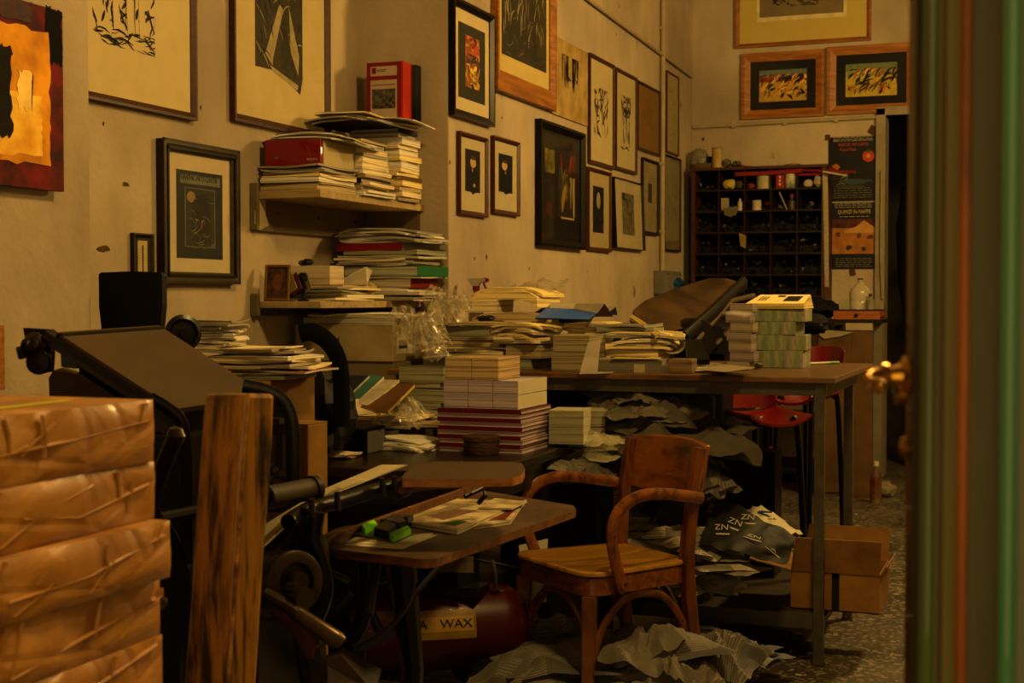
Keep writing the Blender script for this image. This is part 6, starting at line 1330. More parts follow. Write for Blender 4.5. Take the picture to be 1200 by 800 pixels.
o_, zt4 = pile('the papers spread over the shelf books', 'papers over the right-hand piles', xm+.03, ys+.68, zt3, R(-3), it, 45)
# binder standing
bl, br = onY(429.5, 74, YF-.16), onY(470, 74, YF-.16); bh = bl.z-zt4-.004; bwid = br.x-bl.x
e = empty('red_binder', ((bl.x+br.x)/2, YF-.09, zt4+.004), 'red binder with white labels standing upright on top of the shelf books', 'binder')
rb = M('8f100e', .35, .12, 8, coat=.2)
mb = MB(); mb.b2(-bwid/2, bwid/2, -.07, .06, 0, bh, rb); mb.build('binder_case', e, bevel=.002)
mb = MB(); mb.b2(bwid/2+.0003, bwid/2+.008, -.07, .02, 0, bh, M('b8281a', .35)); mb.build('orange_edge', e)
mb = MB(); mb.b2(bwid/2+.0003, bwid/2+.03, .0205, .07, 0, bh-.004, PG('3a3830', '15130f', 4)); mb.build('dark_pages', e)
mb = MB(); lm = M('a8947c', .6, .08, 20); mb.b2(-bwid*.38, bwid*.38, -.0712, -.0702, bh*.77, bh*.93, lm); mb.b2(-bwid*.38, bwid*.38, -.0712, -.0702, bh*.04, bh*.7, lm); mb.build('label', e)
mb = MB(); mb.b2(-bwid*.34, -bwid*.22, -.0716, -.0711, bh*.81, bh*.91, rb); mb.b2(-bwid*.2, bwid*.08, -.0716, -.0711, bh*.865, bh*.875, blk); mb.b2(-bwid*.2, bwid*.04, -.0716, -.0711, bh*.84, bh*.85, blk)
mb.b2(-bwid*.34, bwid*.34, -.0716, -.0711, bh*.61, bh*.625, M('6a4a44'))
mb.b2(-bwid*.34, bwid*.34, -.0716, -.0711, bh*.22, bh*.55, M('1c1a14', .6, .5, 60, col2='6c6450')); mb.build('label_print', e)
# lower shelf
it = [('sheet', 'cream', .27, .34, .01, .0, 0), ('bundle', 'white', .25, .3, .014, .02, .08), ('sheet', 'buff', .27, .32, .008, 0, .05), ('mag', 'olive', .26, .3, .007, 0, 0, 4), ('sheet', 'cream', .27, .3, .008, .01, .06, -6), ('mag', 'dark', .27, .28, .006), ('mag', 'orange', .25, .3, .006, 0, .04, 5)]
o_, zl = pile('the left pile on the lower shelf', 'papers on the lower shelf', xm+.0, ys+.32, SZ2, 0, it, 46)
e = empty('small_icon_picture', (XA+.09, ys+.05, SZ2), 'small gold-framed dark picture propped at the left end of the lower shelf', 'picture', rz=R(12)); e.rotation_euler.x = R(-8)
gm = M('8a6424', .4, .3, 30, metal=.4); mb = MB()
for a in ((-.05, -.04, 0, .14), (.04, .05, 0, .14), (-.04, .04, 0, .01), (-.04, .04, .13, .14)): mb.b2(a[0], a[1], -.012, 0, a[2], a[3], gm)
mb.build('frame_moulding', e, bevel=.002); mb = MB(); mb.b2(-.04, .04, -.004, -.001, .01, .13, M('2c1c0c', .6, .5, 40, col2='6a4418')); blob(mb, 0, .07, .022, .035, -.005, M('7a4a18', .6, .4, 60)); mb.build('print', e)
e = pot('candle_holder', (XA+.16, ys+.13, SZ2), .014, .11, M('1f1e1c', .4), 'small dark stick with a grey round head behind the icon picture', 'ornament', [(0, 0), (1.6, 0), (1.6, .05), (.5, .1), (.4, .6), (.8, .7), (1.4, .75), (1.4, .9), (.6, 1), (0, 1)])
for k in range(4):
    mb = MB(); mb.b2(-.001, .001, -.03, .03, 0, .07, M(('a08c50', '7a3c20', '3a3428', '8c8468')[k], .6)); o = mb.build('leaning_card', loc=(XA+.13+.016*k, ys+.1+.01*k, SZ2+.0005 if 0 else zl+.001 if 0 else SZ2+.036), rz=R(70)); o.rotation_euler = (R(-28), 0, R(72)); tag(o, ('leftmost tan', 'second reddish', 'third dark', 'rightmost grey')[k]+' card leaning between icon picture and white block', 'card')
o = smallbox('paper_block', (xm-.03, ys+.31, zl+.001), .19, .12, .075, PG('b5a680', 'a29370', 60), 'white block of cards lying on the left pile of the lower shelf', 'paper block')
lump('dark_ornament', (xm-.06, ys+.3, zl+.077), .05, .05, .035, 31, M('1c2a20', .5), 'small dark green knick-knack on the white card block', 'ornament')
lump('brown_ornament', (xm-.1, ys+.33, zl+.077), .04, .04, .03, 32, M('6a4a24', .5), 'small brown knick-knack on the white card block', 'ornament')
mb = MB(); mb.prism([(-.1, -.02, 0), (.08, -.06, 0), (.06, .03, .06), (.03, .03, .075)], (0, .004, 0), M('bdb294', .7)); o = mb.build('folded_paper', loc=(xm+.07, ys+.46, zl+.002)); tag(o, 'white folded paper corner sticking up on the lower shelf', 'paper')
lump('rolled_paper', (xm+.06, ys+.56, zl-.03), .13, .12, .06, 33, M('a8955c', .7), 'yellowish rolled paper between the two piles of the lower shelf', 'paper')
it = [('mag', 'red', .33, .3, .012, .04), ('mag', 'dark', .34, .3, .008, .05), ('mag', 'red', .34, .31, .014, .05), ('sheet', 'white', .33, .3, .018), ('book', 'red', .32, .29, .042, .02), ('mag', 'teal', .36, .31, .006, .04), ('book', 'green', .35, .29, .042, .05), ('sheet', 'white', .33, .3, .008), ('mag', 'dark', .34, .3, .012, .02), ('sheet', 'cream', .33, .3, .01), ('fold', 'teal', .37, .31, .01, .03), ('mag', 'olive', .34, .3, .02, .04), ('book', 'red', .3, .29, .034, -.0), ('fold', 'teal', .36, .3, .006, .05),
      ('sheet', 'white', .35, .3, .009, .03, 0, 4, .008), ('sheet', 'grey', .37, .3, .009, .05, 0, -4, .01), ('mag', 'dark', .35, .3, .006, .02, 0, 2, .006), ('sheet', 'grey', .36, .3, .01, .04, 0, 5, .012), ('sheet', 'white', .36, .3, .007, .03, 0, -6, .016), ('sheet', 'grey', .34, .3, .008, .04, 0, 3, .016), ('sheet', 'cream', .3, .26, .006, .0, 0, -3, .02)]
pile('the right pile on the lower shelf', 'folders on the lower shelf', xm+.05, ys+.78, SZ2, 0, it, 47)
mb = MB(); c_ = onX(491, 314, XS+.08); mb.tube([c_, c_+Vector((0, .04, 0))], .016, M('b8ac90', .5), 12); 
# ------------------------------------------------------------------ cartons against the facing wall
def cy(px, py, Y): return onY(px, py, Y)
wc = M('a08d62', .7, .15, 8, col2='8c7a52'); cyy = 5.02
xl_ = XA+.04; xr_ = cy(462, 400, cyy).x
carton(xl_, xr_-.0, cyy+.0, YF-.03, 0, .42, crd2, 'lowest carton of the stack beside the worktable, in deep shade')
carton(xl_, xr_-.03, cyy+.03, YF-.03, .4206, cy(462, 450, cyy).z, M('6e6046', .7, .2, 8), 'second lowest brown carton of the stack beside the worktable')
z_a = cy(462, 450, cyy).z+.0006; z_b = cy(462, 424, cyy).z; z_c = cy(462, 381, cyy).z
carton(xl_, xr_+.02, cyy, YF-.04, z_a, z_b, M('7c6c48', .7, .2, 8), 'flat tan carton directly under the large white carton')
e = carton(xl_, xr_, cyy-.01, YF-.05, z_b+.0006, z_c, wc, 'large off-white carton with a shipping label on its side')
mb = MB(); wl = (xr_-xl_)/2; dl = (YF-.05-cyy+.01)/2
mb.b2(wl+.0004, wl+.0012, -dl+.03, -dl+.18, .03, z_c-z_b-.03, M('b8ac8c', .6)); mb.b2(wl+.0012, wl+.0018, -dl+.04, -dl+.15, z_c-z_b-.07, z_c-z_b-.06, M('8c1c14')); mb.b2(wl+.0012, wl+.0018, -dl+.05, -dl+.14, .05, .075, M('4a5060', .6, .5, 60)); mb.build('shipping_label', e)
mb = MB(); mb.b2(-wl+.19, -wl+.197, -dl-.0015, -dl-.0004, .02, z_c-z_b-.05, M('4c4028')); mb.build('printed_mark', e)
it = [('bundle', 'grey', .4, .3, .028, -.02), ('sheet', 'cream', .42, .3, .007, 0, 0, 3), ('sheet', 'dark', .4, .28, .005, 0, 0, -4), ('sheet', 'white', .36, .3, .005, .03, 0, 7, .01)]
pile('the papers on the white carton', 'papers on the white carton', (xl_+xr_)/2+.03, cyy+.17, z_c+.0006, 0, it, 51)
film = FILM(.05, 'b5a888')
for k, (px, py, D_, w_, h_, lb) in enumerate(((497, 424, 5.0, .2, .2, 'crumpled clear plastic bag hanging beside the white carton'), (528, 388, 5.6, .2, .16, 'crumpled clear plastic bag against the wall above the folder pile'), (463, 504, 4.95, .2, .13, 'small crumpled plastic film on the desk behind the brown parcel'))):
    c_ = P(px, py, D_); o = rumple(w_, w_*.8, h_*1.2, 60+k, film, 5, 22, 3.5).build('plastic_bag', loc=c_, smooth=True, ang=20); tag(o, lb, 'bag')
# ------------------------------------------------------------------ on the desk
dz = DZ+.0006
def dpos(px, py, z=DZ): return onZ(px, py, z)
c_ = dpos(428, 514); it = [('mag', 'dark', .34, .26, .014), ('sheet', 'cream', .33, .26, .008, .02), ('mag', 'olive', .32, .26, .016, 0, 0, -5), ('sheet', 'cream', .34, .26, .008, .02, 0, 6), ('mag', 'dark', .3, .24, .02, 0, 0, 4), ('sheet', 'cream', .33, .24, .006, .03, 0, 4), ('mag', 'yellow', .3, .22, .010, .02, 0, -12)]
o_, zz = pile('the pile at the back of the desk', 'papers at the back of the desk', c_.x, c_.y+.1, dz, R(-5), it, 52)
# fanned coloured booklets leaning on the pile
def leaning(nm, pts, th, m, mp, lb, cat='booklet'):
    ps = [P(*p) for p in pts]; n = (ps[1]-ps[0]).cross(ps[2]-ps[0]).normalized(); n = n if n.z > 0 else -n; c = sum(ps, Vector())/len(ps); ps = [p-n*(p-c).dot(n)-c for p in ps]
    mb = MB(); mb.prism(ps, -n*th, m, m2=mp); o = mb.build(nm, loc=c); tag(o, lb, cat); return o
pgm = PG('b5a67c')
leaning('booklet', [(400, 476, 4.75), (455, 483, 4.6), (486, 452, 4.95), (440, 446, 5.0)], .01, M('6a3f1c', .5, .2, 8), M('b8963c', .6), 'brown booklet with yellow edge, at the front of the fanned booklets')
leaning('booklet', [(392, 470, 4.8), (430, 476, 4.7), (468, 446, 4.98), (432, 441, 5.02)], .01, M('a89c84', .5, .3, 20), pgm, 'pale booklet with brown picture in the middle of the fan')
leaning('booklet', [(392, 463, 4.85), (421, 468, 4.78), (450, 441, 5.0), (420, 438, 5.05)], .01, M('3c7060', .5), M('b8ac90', .6), 'teal booklet in the fan, between the blue and the pale one')
o = leaning('booklet', [(388, 458, 4.88), (410, 462, 4.82), (433, 440, 5.0), (390, 438.5, 5.05)], .014, M('16244e', .4, .2, 8), M('a8a08c', .6), 'dark blue booklet with an orange triangle, at the left of the fan')
ps = [P(390, 441.5, 4.98)+Vector((0, -.02, .004)), P(405, 441.8, 4.96)+Vector((0, -.02, .004)), P(399, 450, 4.9)+Vector((0, -.02, .006))]; mb = MB(); mb.prism([p-o.location for p in ps], (0, -.003, .003), M('a8502c', .6)); mb.build('orange_triangle', o)
leaning('paper_sheet', [(398, 472, 4.72), (418, 486, 4.6), (448, 482, 4.66), (424, 466, 4.8)], .004, M('b5a680', .7), pgm, 'cream open leaflet under the front of the fanned booklets', 'paper')
c_ = dpos(405, 530); 
for k in range(2):
    smallbox('black_case', (c_.x, c_.y+.06, dz+k*.0405), .16-.01*k, .16, .04, M('0c0b0a', .35, .2, 10), ('lower', 'upper')[k]+' of two flat black cases stacked at the front of the desk', 'case')
smallbox('grey_strip', (c_.x+.085, c_.y+.05, dz), .006, .12, .07, M('6c6a64', .4), 'thin grey upright strip right of the black cases', 'strip')
c_ = dpos(460, 528)
it = [('sheet', 'white', .24, .17, .008, 0, 0, 6, .006), ('sheet', 'white', .25, .16, .007, 0, 0, -6, .01), ('sheet', 'white', .22, .16, .007, .02, 0, 12, .008), ('sheet', 'grey', .24, .15, .005, -.02, .02, -10, .016), ('sheet', 'white', .26, .14, .006, -.03, .02, 4, .01)]
pile('the white papers at the desk front', 'white papers on the desk', c_.x, c_.y+.07, dz, R(-12), it, 53)
c_ = dpos(482, 519)
e = empty('brown_parcel', (c_.x, c_.y+.12, dz), 'flat brown book parcel with a pale paper band on the desk', 'parcel', rz=R(-8))
mb = MB(); mb.b2(-.13, .1, -.07, .08, 0, .045, M('3c2412', .45, .3, 10)); mb.build('parcel_body', e, bevel=.004); mb = MB(); mb.b2(.045, .075, -.072, .082, -.0002, .047, M('7c7664', .6)); mb.build('paper_band', e)
o, zq = pile('the papers on the brown parcel', 'papers on the brown parcel', c_.x-.02, c_.y+.13, dz+.048, R(-8), [('sheet', 'cream', .26, .15, .005), ('sheet', 'buff', .25, .14, .005, .01, 0, 8)], 54)
lump('cream_wad', (dpos(437, 508).x, dpos(437, 508).y, zq-.035), .06, .05, .03, 34, M('b09c5c', .7), 'small crumpled cream wad at the left of the brown parcel', 'paper')
c_ = dpos(392, 537); it = [('sheet', 'buff', .12, .1, .006, 0, 0, 8), ('sheet', 'cream', .12, .1, .006, 0, 0, -8)]; pile('the small scraps beside the tall carton', 'scraps on the desk', c_.x, c_.y+.03, dz, 0, it, 55)
# wicker tin
c_ = onZ(556, 534, DZ)
e = pot('round_basket', (c_.x, c_.y+.06, dz), .058, .06, M('5c3c1c', .6, .4, 60, stretch=(1, 1, 3), bump=.5), 'small round brown woven box in front of the dark red book stack', 'box', [(0, 0), (.95, 0), (1, .1), (1, .72), (1.05, .74), (1.05, .95), (.95, 1), (0, 1)])
# ---- the big book block stack on the desk
cb = onZ(611, 532, DZ); yS = cb.y; xR = cb.x; xLf = onY(513, 532, yS).x; W_ = xR-xLf; D_ = .30
z = dz; zb0 = z; n_ = 10; th_ = (onY(611, 481, yS).z-DZ)/n_
mag = M('6e0c1c', .5, .15, 12); lil = PG('a8928f', '7c6866', 300)
for i in range(n_):
    rnd_ = random.Random(i); dx = rnd_.uniform(-.006, .006)
    o = bookthing('book', ('dark red book, ' if i % 2 else 'lilac-edged book, ')+('lowest in' if i == 0 else ORD[n_-1-i]+' from the top in' if n_-1-i else 'topmost in')+' the striped red and lilac stack', 'book', 'striped red and lilac books', (xLf+W_/2+dx, yS+D_/2, z), 0, W_, D_, th_-.0005, '6e0c1c' if i % 2 else '9c8886', 'a8928f', '-y' if i % 2 else '+y'); z += th_
yS2 = yS+.01
zl0 = z+.001; zl1 = onY(605, 446, yS2).z; hh = (zl1-zl0)/2; xR2 = onY(607, 460, yS2).x; xL2 = onY(519.5, 460, yS2).x; w3 = (xR2-xL2)/3
for j in range(2):
    for i in range(3):
        o = smallbox('paper_block', (xL2+w3*(i+.5), yS2+.14, zl0+j*(hh)), w3-.002, .28, hh-.0008, PG('a8989a' if i < 2 or 1 else 'a8989a', '86767a', 260), ('left', 'middle', 'right')[i]+' lilac-white paper block in the '+('lower', 'upper')[j]+' row of the tall stack', 'paper block', bev=.001)
        if i == 2:
            mb = MB(); mb.b2(w3/2-.0006, w3/2+.001, -.139, .139, .001, hh-.002, FILM(.3, 'c8bc98')); mb.build('film_wrap', o)
zc0 = zl1+.001; zc1 = onY(584, 419, yS2).z; hh = (zc1-zc0)/2; xR3 = onY(584.5, 430, yS2).x; xL3 = onY(521, 430, yS2).x; w3 = (xR3-xL3)/2
for j in range(2):
    for i in range(2):
        smallbox('paper_block', (xL3+w3*(i+.5), yS2+.1, zc0+j*hh), w3-.0025, .2, hh-.0008, PG('b09566', '8a7046', 260), ('left', 'right')[i]+' cream paper block, '+('lower', 'upper')[j]+' layer, crowning the tall stack', 'paper block', bev=.001)
# dark pile between cartons and stack
c_ = onZ(500, 505, DZ)
it = [('mag', 'dark', .2, .2, .03), ('mag', 'olive', .22, .2, .02, 0), ('sheet', 'grey', .24, .2, .012), ('mag', 'dark', .2, .2, .03, 0, 0, 5), ('mag', 'olive', .21, .2, .02), ('bundle', 'olive', .19, .18, .05, .02), ('mag', 'dark', .2, .18, .025), ('bundle', 'olive', .18, .18, .055, .02)]
pile('the dim pile left of the striped stack', 'dim papers left of the tall stack', c_.x, max(c_.y, 4.62), dz, 0, it, 56)
# ------------------------------------------------------------------ on the worktable
tz = TZ+.0006
def tpos(px, dy): q = onY(px, 430, TY0+dy); return (q.x, TY0+dy)
x_, y_ = tpos(560, .35)
it = [('bundle', 'olive', .2, .22, .045, -.09), ('fold', 'teal', .34, .28, .008, 0, 0, 4, .012), ('sheet', 'cream', .33, .26, .02, 0, 0, -3, .01), ('sheet', 'cream', .38, .3, .008, 0, 0, 5, .016), ('mag', 'buff', .36, .28, .014, -.03, 0, -4), ('sheet', 'grey', .35, .28, .008, 0, 0, 3, .01), ('mag', 'brown', .36, .28, .012, -.02, 0, -2), ('bundle', 'olive', .26, .24, .038, .02, 0, -5), ('fold', 'teal', .22, .24, .006, .08, 0, 3), ('sheet', 'buff', .33, .26, .010, 0, 0, 5, .01)]
o_, zH = pile('the folder pile at the left table end', 'folders at the left end of the worktable', x_, y_, tz, R(3), it, 61)
x_, y_ = tpos(624, .3)
it = [('bundle', 'olive', .13, .2, .04, -.03), ('bundle', 'brown', .15, .22, .05, .02), ('sheet', 'cream', .2, .25, .014, .01, 0, -8), ('mag', 'cream', .22, .25, .012, 0, 0, 10), ('sheet', 'yellow', .22, .25, .012, 0, 0, -12, .014), ('mag', 'orange', .22, .24, .01, 0, 0, 14, .01), ('sheet', 'cream', .23, .24, .012, 0, 0, -16, .012), ('mag', 'brown', .22, .24, .009, .02, 0, 10, .014), ('sheet', 'yellow', .23, .22, .008, .01, 0, -5, .014)]
o_, zI = pile('the slumping pile left of the grey-cream block', 'slumping cream papers', x_, y_, tz, R(-8), it, 62)
x_, y_ = tpos(600, .52); zJ = max(zH, zI)+.004
it = [('sheet', 'buff', .32, .2, .03, .04, -.02, -8, .02), ('bundle', 'cream', .14, .18, .05, -.12, .05, 0), ('sheet', 'yellow', .3, .2, .04, .0, .06, -10, .03), ('sheet', 'yellow', .32, .2, .012, -.01, .08, -6, .03)]
pile('the draped sheaves below the spray bottle', 'cream sheaves', x_, y_, zJ, 0, it, 63)
c_ = P(570, 379, 5.35); e = lump('black_mouse', (c_.x, c_.y, zJ+.0), .09, .06, .03, 35, M('0f0c0b', .25, coat=.5), 'small glossy black object with red glints at the left front of the cream sheaves', 'gadget')
# spray bottle
c_ = onY(565, 350, YF+.12); 
e = empty('spray_bottle', (c_.x-.02, YF+.1, TZ+.001), 'spray bottle with white and red trigger head standing against the wall', 'bottle', rz=R(0))
sz = onY(565, 341, YF+.1).z-TZ
mb = MB(); mb.lathe([(0, 0), (.034, 0), (.036, .01), (.036, sz*.6), (.03, sz*.75), (.014, sz*.92), (.013, sz)], (0, 0, 0), GLASS('b8ac90', .08, 1.4), 20); mb.build('clear_body', e, smooth=True)
mb = MB(); mb.lathe([(0, sz), (.016, sz), (.016, sz+.022), (0, sz+.022)], (0, 0, 0), M('8c1814', .4), 16); mb.build('red_collar', e)
mb = MB(); mb.prism([(-.04, -.012, sz+.052), (-.034, -.012, sz+.044), (-.018, -.012, sz+.022), (.015, -.012, sz+.022), (.02, -.012, sz+.035), (.045, -.012, sz+.04), (.045, -.012, sz+.055), (-.02, -.012, sz+.055)], (0, .024, 0), M('a89c84', .4)); mb.build('white_head', e, bevel=.003)
mb = MB(); mb.prism([(.03, -.006, sz+.04), (.055, -.006, sz+.038), (.06, -.006, sz+.052), (.045, -.006, sz+.058), (.03, -.006, sz+.056)], (0, .012, 0), M('8c1814', .4)); mb.tube([(.035, 0, sz+.04), (.04, 0, sz+.02), (.055, 0, sz+.002)], .005, M('8c1814', .4), 8); mb.build('red_trigger', e)
o = rumple(.3, .2, .12, 66, film, 4, 22, 3.5).build('plastic_bag', loc=P(625, 355, 5.85), smooth=True, ang=20); tag(o, 'clear plastic bag glinting on the pile behind the cream sheaves', 'bag')
# K: grey-cream blocks, yellow-white stack behind
x_, y_ = tpos(671, .1); 
smallbox('paper_block', (x_, y_+.07, tz), .145, .2, .066, PG('8f805c', '6e6144', 240), 'lower grey-cream paper block at the table edge behind the leaning sheet', 'paper block')
smallbox('paper_block', (x_+.004, y_+.07, tz+.067), .14, .2, .065, PG('94865f', '6e6144', 240), 'upper grey-cream paper block at the table edge behind the leaning sheet', 'paper block')
x_, y_ = tpos(697, .42)
it = [('bundle', 'cream', .18, .2, .07), ('bundle', 'yellow', .18, .2, .03, .0), ('bundle', 'cream', .18, .2, .03, 0, 0, 3)]+[('sheet', 'yellow', .19, .2, .014, .005*k, 0, 4*k-6, .006) for k in range(3)]
o_, zK = pile('the yellow pile under the blue booklet', 'yellow-cream papers in the table middle', x_, y_, tz, 0, it, 64)
# slump of sheets right of K2
# blue booklet & tent cards
x_, y_ = tpos(668, .6)
e = lump('dark_papers', (x_-.03, y_, tz+.14), .3, .2, .12, 71, M('241d14', .7, .4, 20, col2='6a5a3a'), 'dark tangled papers holding up the blue booklet', 'paper')
leaning('blue_booklet', [(627, 372, 5.45), (690, 374, 5.35), (705, 363, 5.5), (640, 361, 5.62)], .006, M('2a68d0', .4, .12, 8, coat=.15), M('14284c', .4), 'blue booklet lying open face down on the middle of the table piles')
leaning('paper_sheet', [(642, 366, 5.62), (708, 366, 5.6), (709, 356.5, 5.7), (646, 356.5, 5.75)], .003, M('a89c80', .6), pgm, 'white card behind the blue booklet', 'card')
for k, (x0_, yb_, xm_, ym_, x1_, D_, c1, c2, lb) in enumerate(((697, 371, 708, 355.5, 718, 5.45, 'a89c80', '3c1012', 'folded tent card with a dark red end, right of the blue booklet'), (709, 369, 721, 359.5, 723, 5.5, 'b0a488', '1c2a50', 'small white folded card with a blue edge, right of the tent card'))):
    a_, b_, c3 = P(x0_, yb_, D_), P(xm_, ym_, D_), P(x1_, yb_, D_); mb = MB(); dd = FW*.12-RT*.1; o_c = (a_+b_+c3)/3
    mb.prism([a_-o_c, b_-o_c, c3-o_c], dd, M(c1, .6)); mb.prism([a_-o_c-dd*.01, b_-o_c-dd*.01, c3-o_c-dd*.01], -dd*.01, M(c2, .5)); o = mb.build('folded_card', loc=o_c); tag(o, lb, 'card')
# leaning white sheet
leaning('paper_sheet', [(679, 437.5, 4.93), (700, 437.5, 4.93), (704, 397, 5.0), (689, 402, 5.0)], .002, M('9f937c', .7), pgm, 'pale sheet leaning upright against the grey-cream blocks', 'paper')
flat('paper_sheet', [(679, 438.5), (716, 437.2), (726, 434.5), (700, 434)], tz, .0015, M('a3977c', .7), 'pale sheet lying flat at the table edge before the blocks', 'paper')
# L
x_, y_ = tpos(748, .4)
it = [('bundle', 'yellow', .2, .2, .045), ('bundle', 'yellow', .2, .2, .035, 0, 0, 2), ('sheet', 'yellow', .27, .24, .01, .02, 0, 3, .01), ('mag', 'dark', .2, .2, .012, .03, 0, 6), ('sheet', 'cream', .26, .22, .012, .03, 0, 3, .02), ('mag', 'dark', .24, .2, .012, -.02, 0, 4), ('sheet', 'yellow', .27, .22, .01, .02, 0, -3, .01), ('mag', 'olive', .22, .2, .016, -.04, 0, 5), ('mag', 'dark', .24, .2, .012, -.06, 0, -8)]
o_, zL_ = pile('the yellow booklet pile mid-table', 'yellow booklets', x_, y_, tz, 0, it, 65)
leaning('booklet', [(738, 371, 5.55), (741, 368, 5.6), (775, 390, 5.3), (768, 393, 5.25)], .012, M('a88c40', .6), pgm, 'yellow booklet sliding down the right side of the middle pile')
leaning('booklet', [(762, 392, 5.3), (803, 396, 5.25), (800, 389, 5.4), (770, 385, 5.42)], .008, M('b5a060', .6), pgm, 'yellow open booklet jutting right from the middle pile')
mb = MB(); pts = [P(785, 414, 5.15), P(795, 413, 5.15), P(802, 407, 5.16), P(801, 399, 5.18), P(790, 396, 5.2)]
mb.sheet(lambda u, v: smoothpath(pts, 4)[int(u*16)]+FW*.16*v, 16, 3, M('a3977c', .7), .002); o = mb.build('curled_sheet', smooth=True); tag(o, 'white sheet curled over at the right of the middle pile', 'paper')
# M wrapped packets in front
x_, y_ = tpos(742, .07)
e = empty('wrapped_packet', (x_-.02, y_+.06, tz), 'film-wrapped grey packet at the table edge with a yellow card on top', 'packet', rz=R(3))
mb = MB(); mb.b2(-.125, .12, -.06, .08, 0, .045, PG('6e6450', '4c4434', 180)); mb.build('sheet_block', e); mb = MB(); mb.b2(-.127, .122, -.062, .082, -.0003, .047, FILM(.15, 'a89c80')); mb.build('film_wrap', e)
mb = MB(); mb.b2(.02, .06, -.0635, -.0625, 0, .03, M('a0946c', .6)); mb.build('paper_label', e)
smallbox('card', (x_+.0, y_+.05, tz+.0485), .17, .12, .003, M('b09a4c', .6), 'yellow printed card lying on the film-wrapped packet', 'card', rz=R(6))
mb = MB(); mb.b2(-.01, .01, -.004, .004, 0, .0006, blk); o = mb.build('black_mark', [x for x in COL.objects if x.name == 'card'][0], loc=(-.02, .03, .0031))
smallbox('brown_card', (x_-.04, y_+.1, tz+.0485), .14, .05, .004, M('4a2812', .5, .3, 20), 'dark brown card behind the yellow one on the packet', 'card', rz=R(-5))
x_, y_ = tpos(797, .09); smallbox('paper_block', (x_, y_+.04, tz), .085, .08, .05, PG('7c6440', '5a4426', 200), 'small tan card block right of the film-wrapped packet', 'paper block')
# film wrap puddle
a_, b_ = onZ(812, 437, TZ), onZ(890, 428, TZ); c_ = (a_+b_)/2
o = wavysheet((b_-a_).length*1.02, .16, .02, 5, FILM(.45, 'a89c80'), .001, 26, 14).build('film_sheet', loc=(c_.x, c_.y+.02, tz), rz=math.atan2((b_-a_).y, (b_-a_).x), smooth=True, ang=20); tag(o, 'crinkled clear film lying flat between the tan block and the card stack', 'film')
flat('paper_sheet', [(815, 433), (850, 436), (885, 431), (850, 427)], TZ+.024, .001, M('8c8064', .6), 'pale sheet lying over the crinkled film', 'paper')
# P small white card packs
x_, y_ = tpos(870, .42); z = tz; 
for k in range(7):
    h_ = .032+.004*(k % 3); dx = (-.006, .008, 0, -.004, .006, -.008, .004)[k]
    smallbox('card_pack', (x_+dx, y_, z), .085+.006*(k % 2), .1, h_-.0008, PG('84746a', '5c4e44', 200) if k % 2 else PG('8c7c68', '665642', 200), ('lowest' if k == 0 else 'topmost' if k == 6 else ORD[6-k]+' from top')+' small pale card pack beside the green stack', 'card pack'); bpy.data.objects[-1] if 0 else None
    z += h_
flat('paper_sheet', [(846, 368), (872, 372), (885, 368.5), (860, 366)], z+.001, .0015, M('a89c80', .6), 'white sheet on top of the small pale card packs', 'paper')
# Q green-edged stack
def greenm():
    m, nt, b, o = newmat('green_striped_edges'); N = nt.nodes; L = nt.links; tc = N.new('ShaderNodeTexCoord')
    mp = N.new('ShaderNodeMapping'); mp.inputs['Scale'].default_value = (26, 10, .8); L.new(tc.outputs['Object'], mp.inputs[0]); n = N.new('ShaderNodeTexNoise'); n.inputs['Scale'].default_value = 1; n.inputs['Detail'].default_value = 1; L.new(mp.outputs[0], n.inputs[0])
    mp2 = N.new('ShaderNodeMapping'); mp2.inputs['Scale'].default_value = (110, 110, 30); L.new(tc.outputs['Object'], mp2.inputs[0]); n2 = N.new('ShaderNodeTexNoise'); n2.inputs['Scale'].default_value = 1; L.new(mp2.outputs[0], n2.inputs[0])
    r = N.new('ShaderNodeValToRGB'); E = r.color_ramp.elements; E[0].position = .3; E[0].color = (*lin('857a64'), 1); E[1].position = .42; E[1].color = (*lin('66704a'), 1); e3 = E.new(.56); e3.color = (*lin('808858'), 1); e4 = E.new(.66); e4.color = (*lin('9a7a78'), 1); e5 = E.new(.78); e5.color = (*lin('6e7a50'), 1)
    L.new(n.outputs['Fac'], r.inputs[0]); mx = N.new('ShaderNodeMixRGB'); mx.blend_type = 'MULTIPLY'; mx.inputs[0].default_value = .7; L.new(r.outputs[0], mx.inputs[1])
    r2 = N.new('ShaderNodeValToRGB'); r2.color_ramp.elements[0].position = .4; r2.color_ramp.elements[0].color = (.6, .6, .6, 1); r2.color_ramp.elements[1].position = .55; L.new(n2.outputs['Fac'], r2.inputs[0]); L.new(r2.outputs[0], mx.inputs[2])
    L.new(mx.outputs[0], b.inputs['Base Color']); b.inputs['Roughness'].default_value = .7; return m
GM = greenm(); yQ = TY0+.62
lv = [(876, 941, 410, 429), (882, 943, 392, 410), (878, 933, 376.5, 392), (876, 943, 361.5, 376.5)]; z = tz
for k, (xl, xr, yt, ybt) in enumerate(lv):
    a_, b_ = onY(xl, 400, yQ), onY(xr, 400, yQ); zt_ = onY(900, yt, yQ).z
    smallbox('green_book_bundle', ((a_.x+b_.x)/2, yQ+.09, z), b_.x-a_.x, .18, zt_-z-.001, GM, ('lowest', 'third from top', 'second from top', 'topmost')[k]+' bundle of green-edged booklets at the right of the table', 'booklet bundle', rz=R((0, 3, -2, 1)[k]), bev=.001); z = zt_
a_, b_ = onY(875, 350, yQ), onY(943, 350, yQ); wq = b_.x-a_.x
e = empty('printed_booklets', ((a_.x+b_.x)/2, yQ+.09, z+.0005), 'yellow-cream booklets with a black printed picture, crowning the green stack', 'booklet', rz=R(-1))
hq = onY(900, 356, yQ).z-z
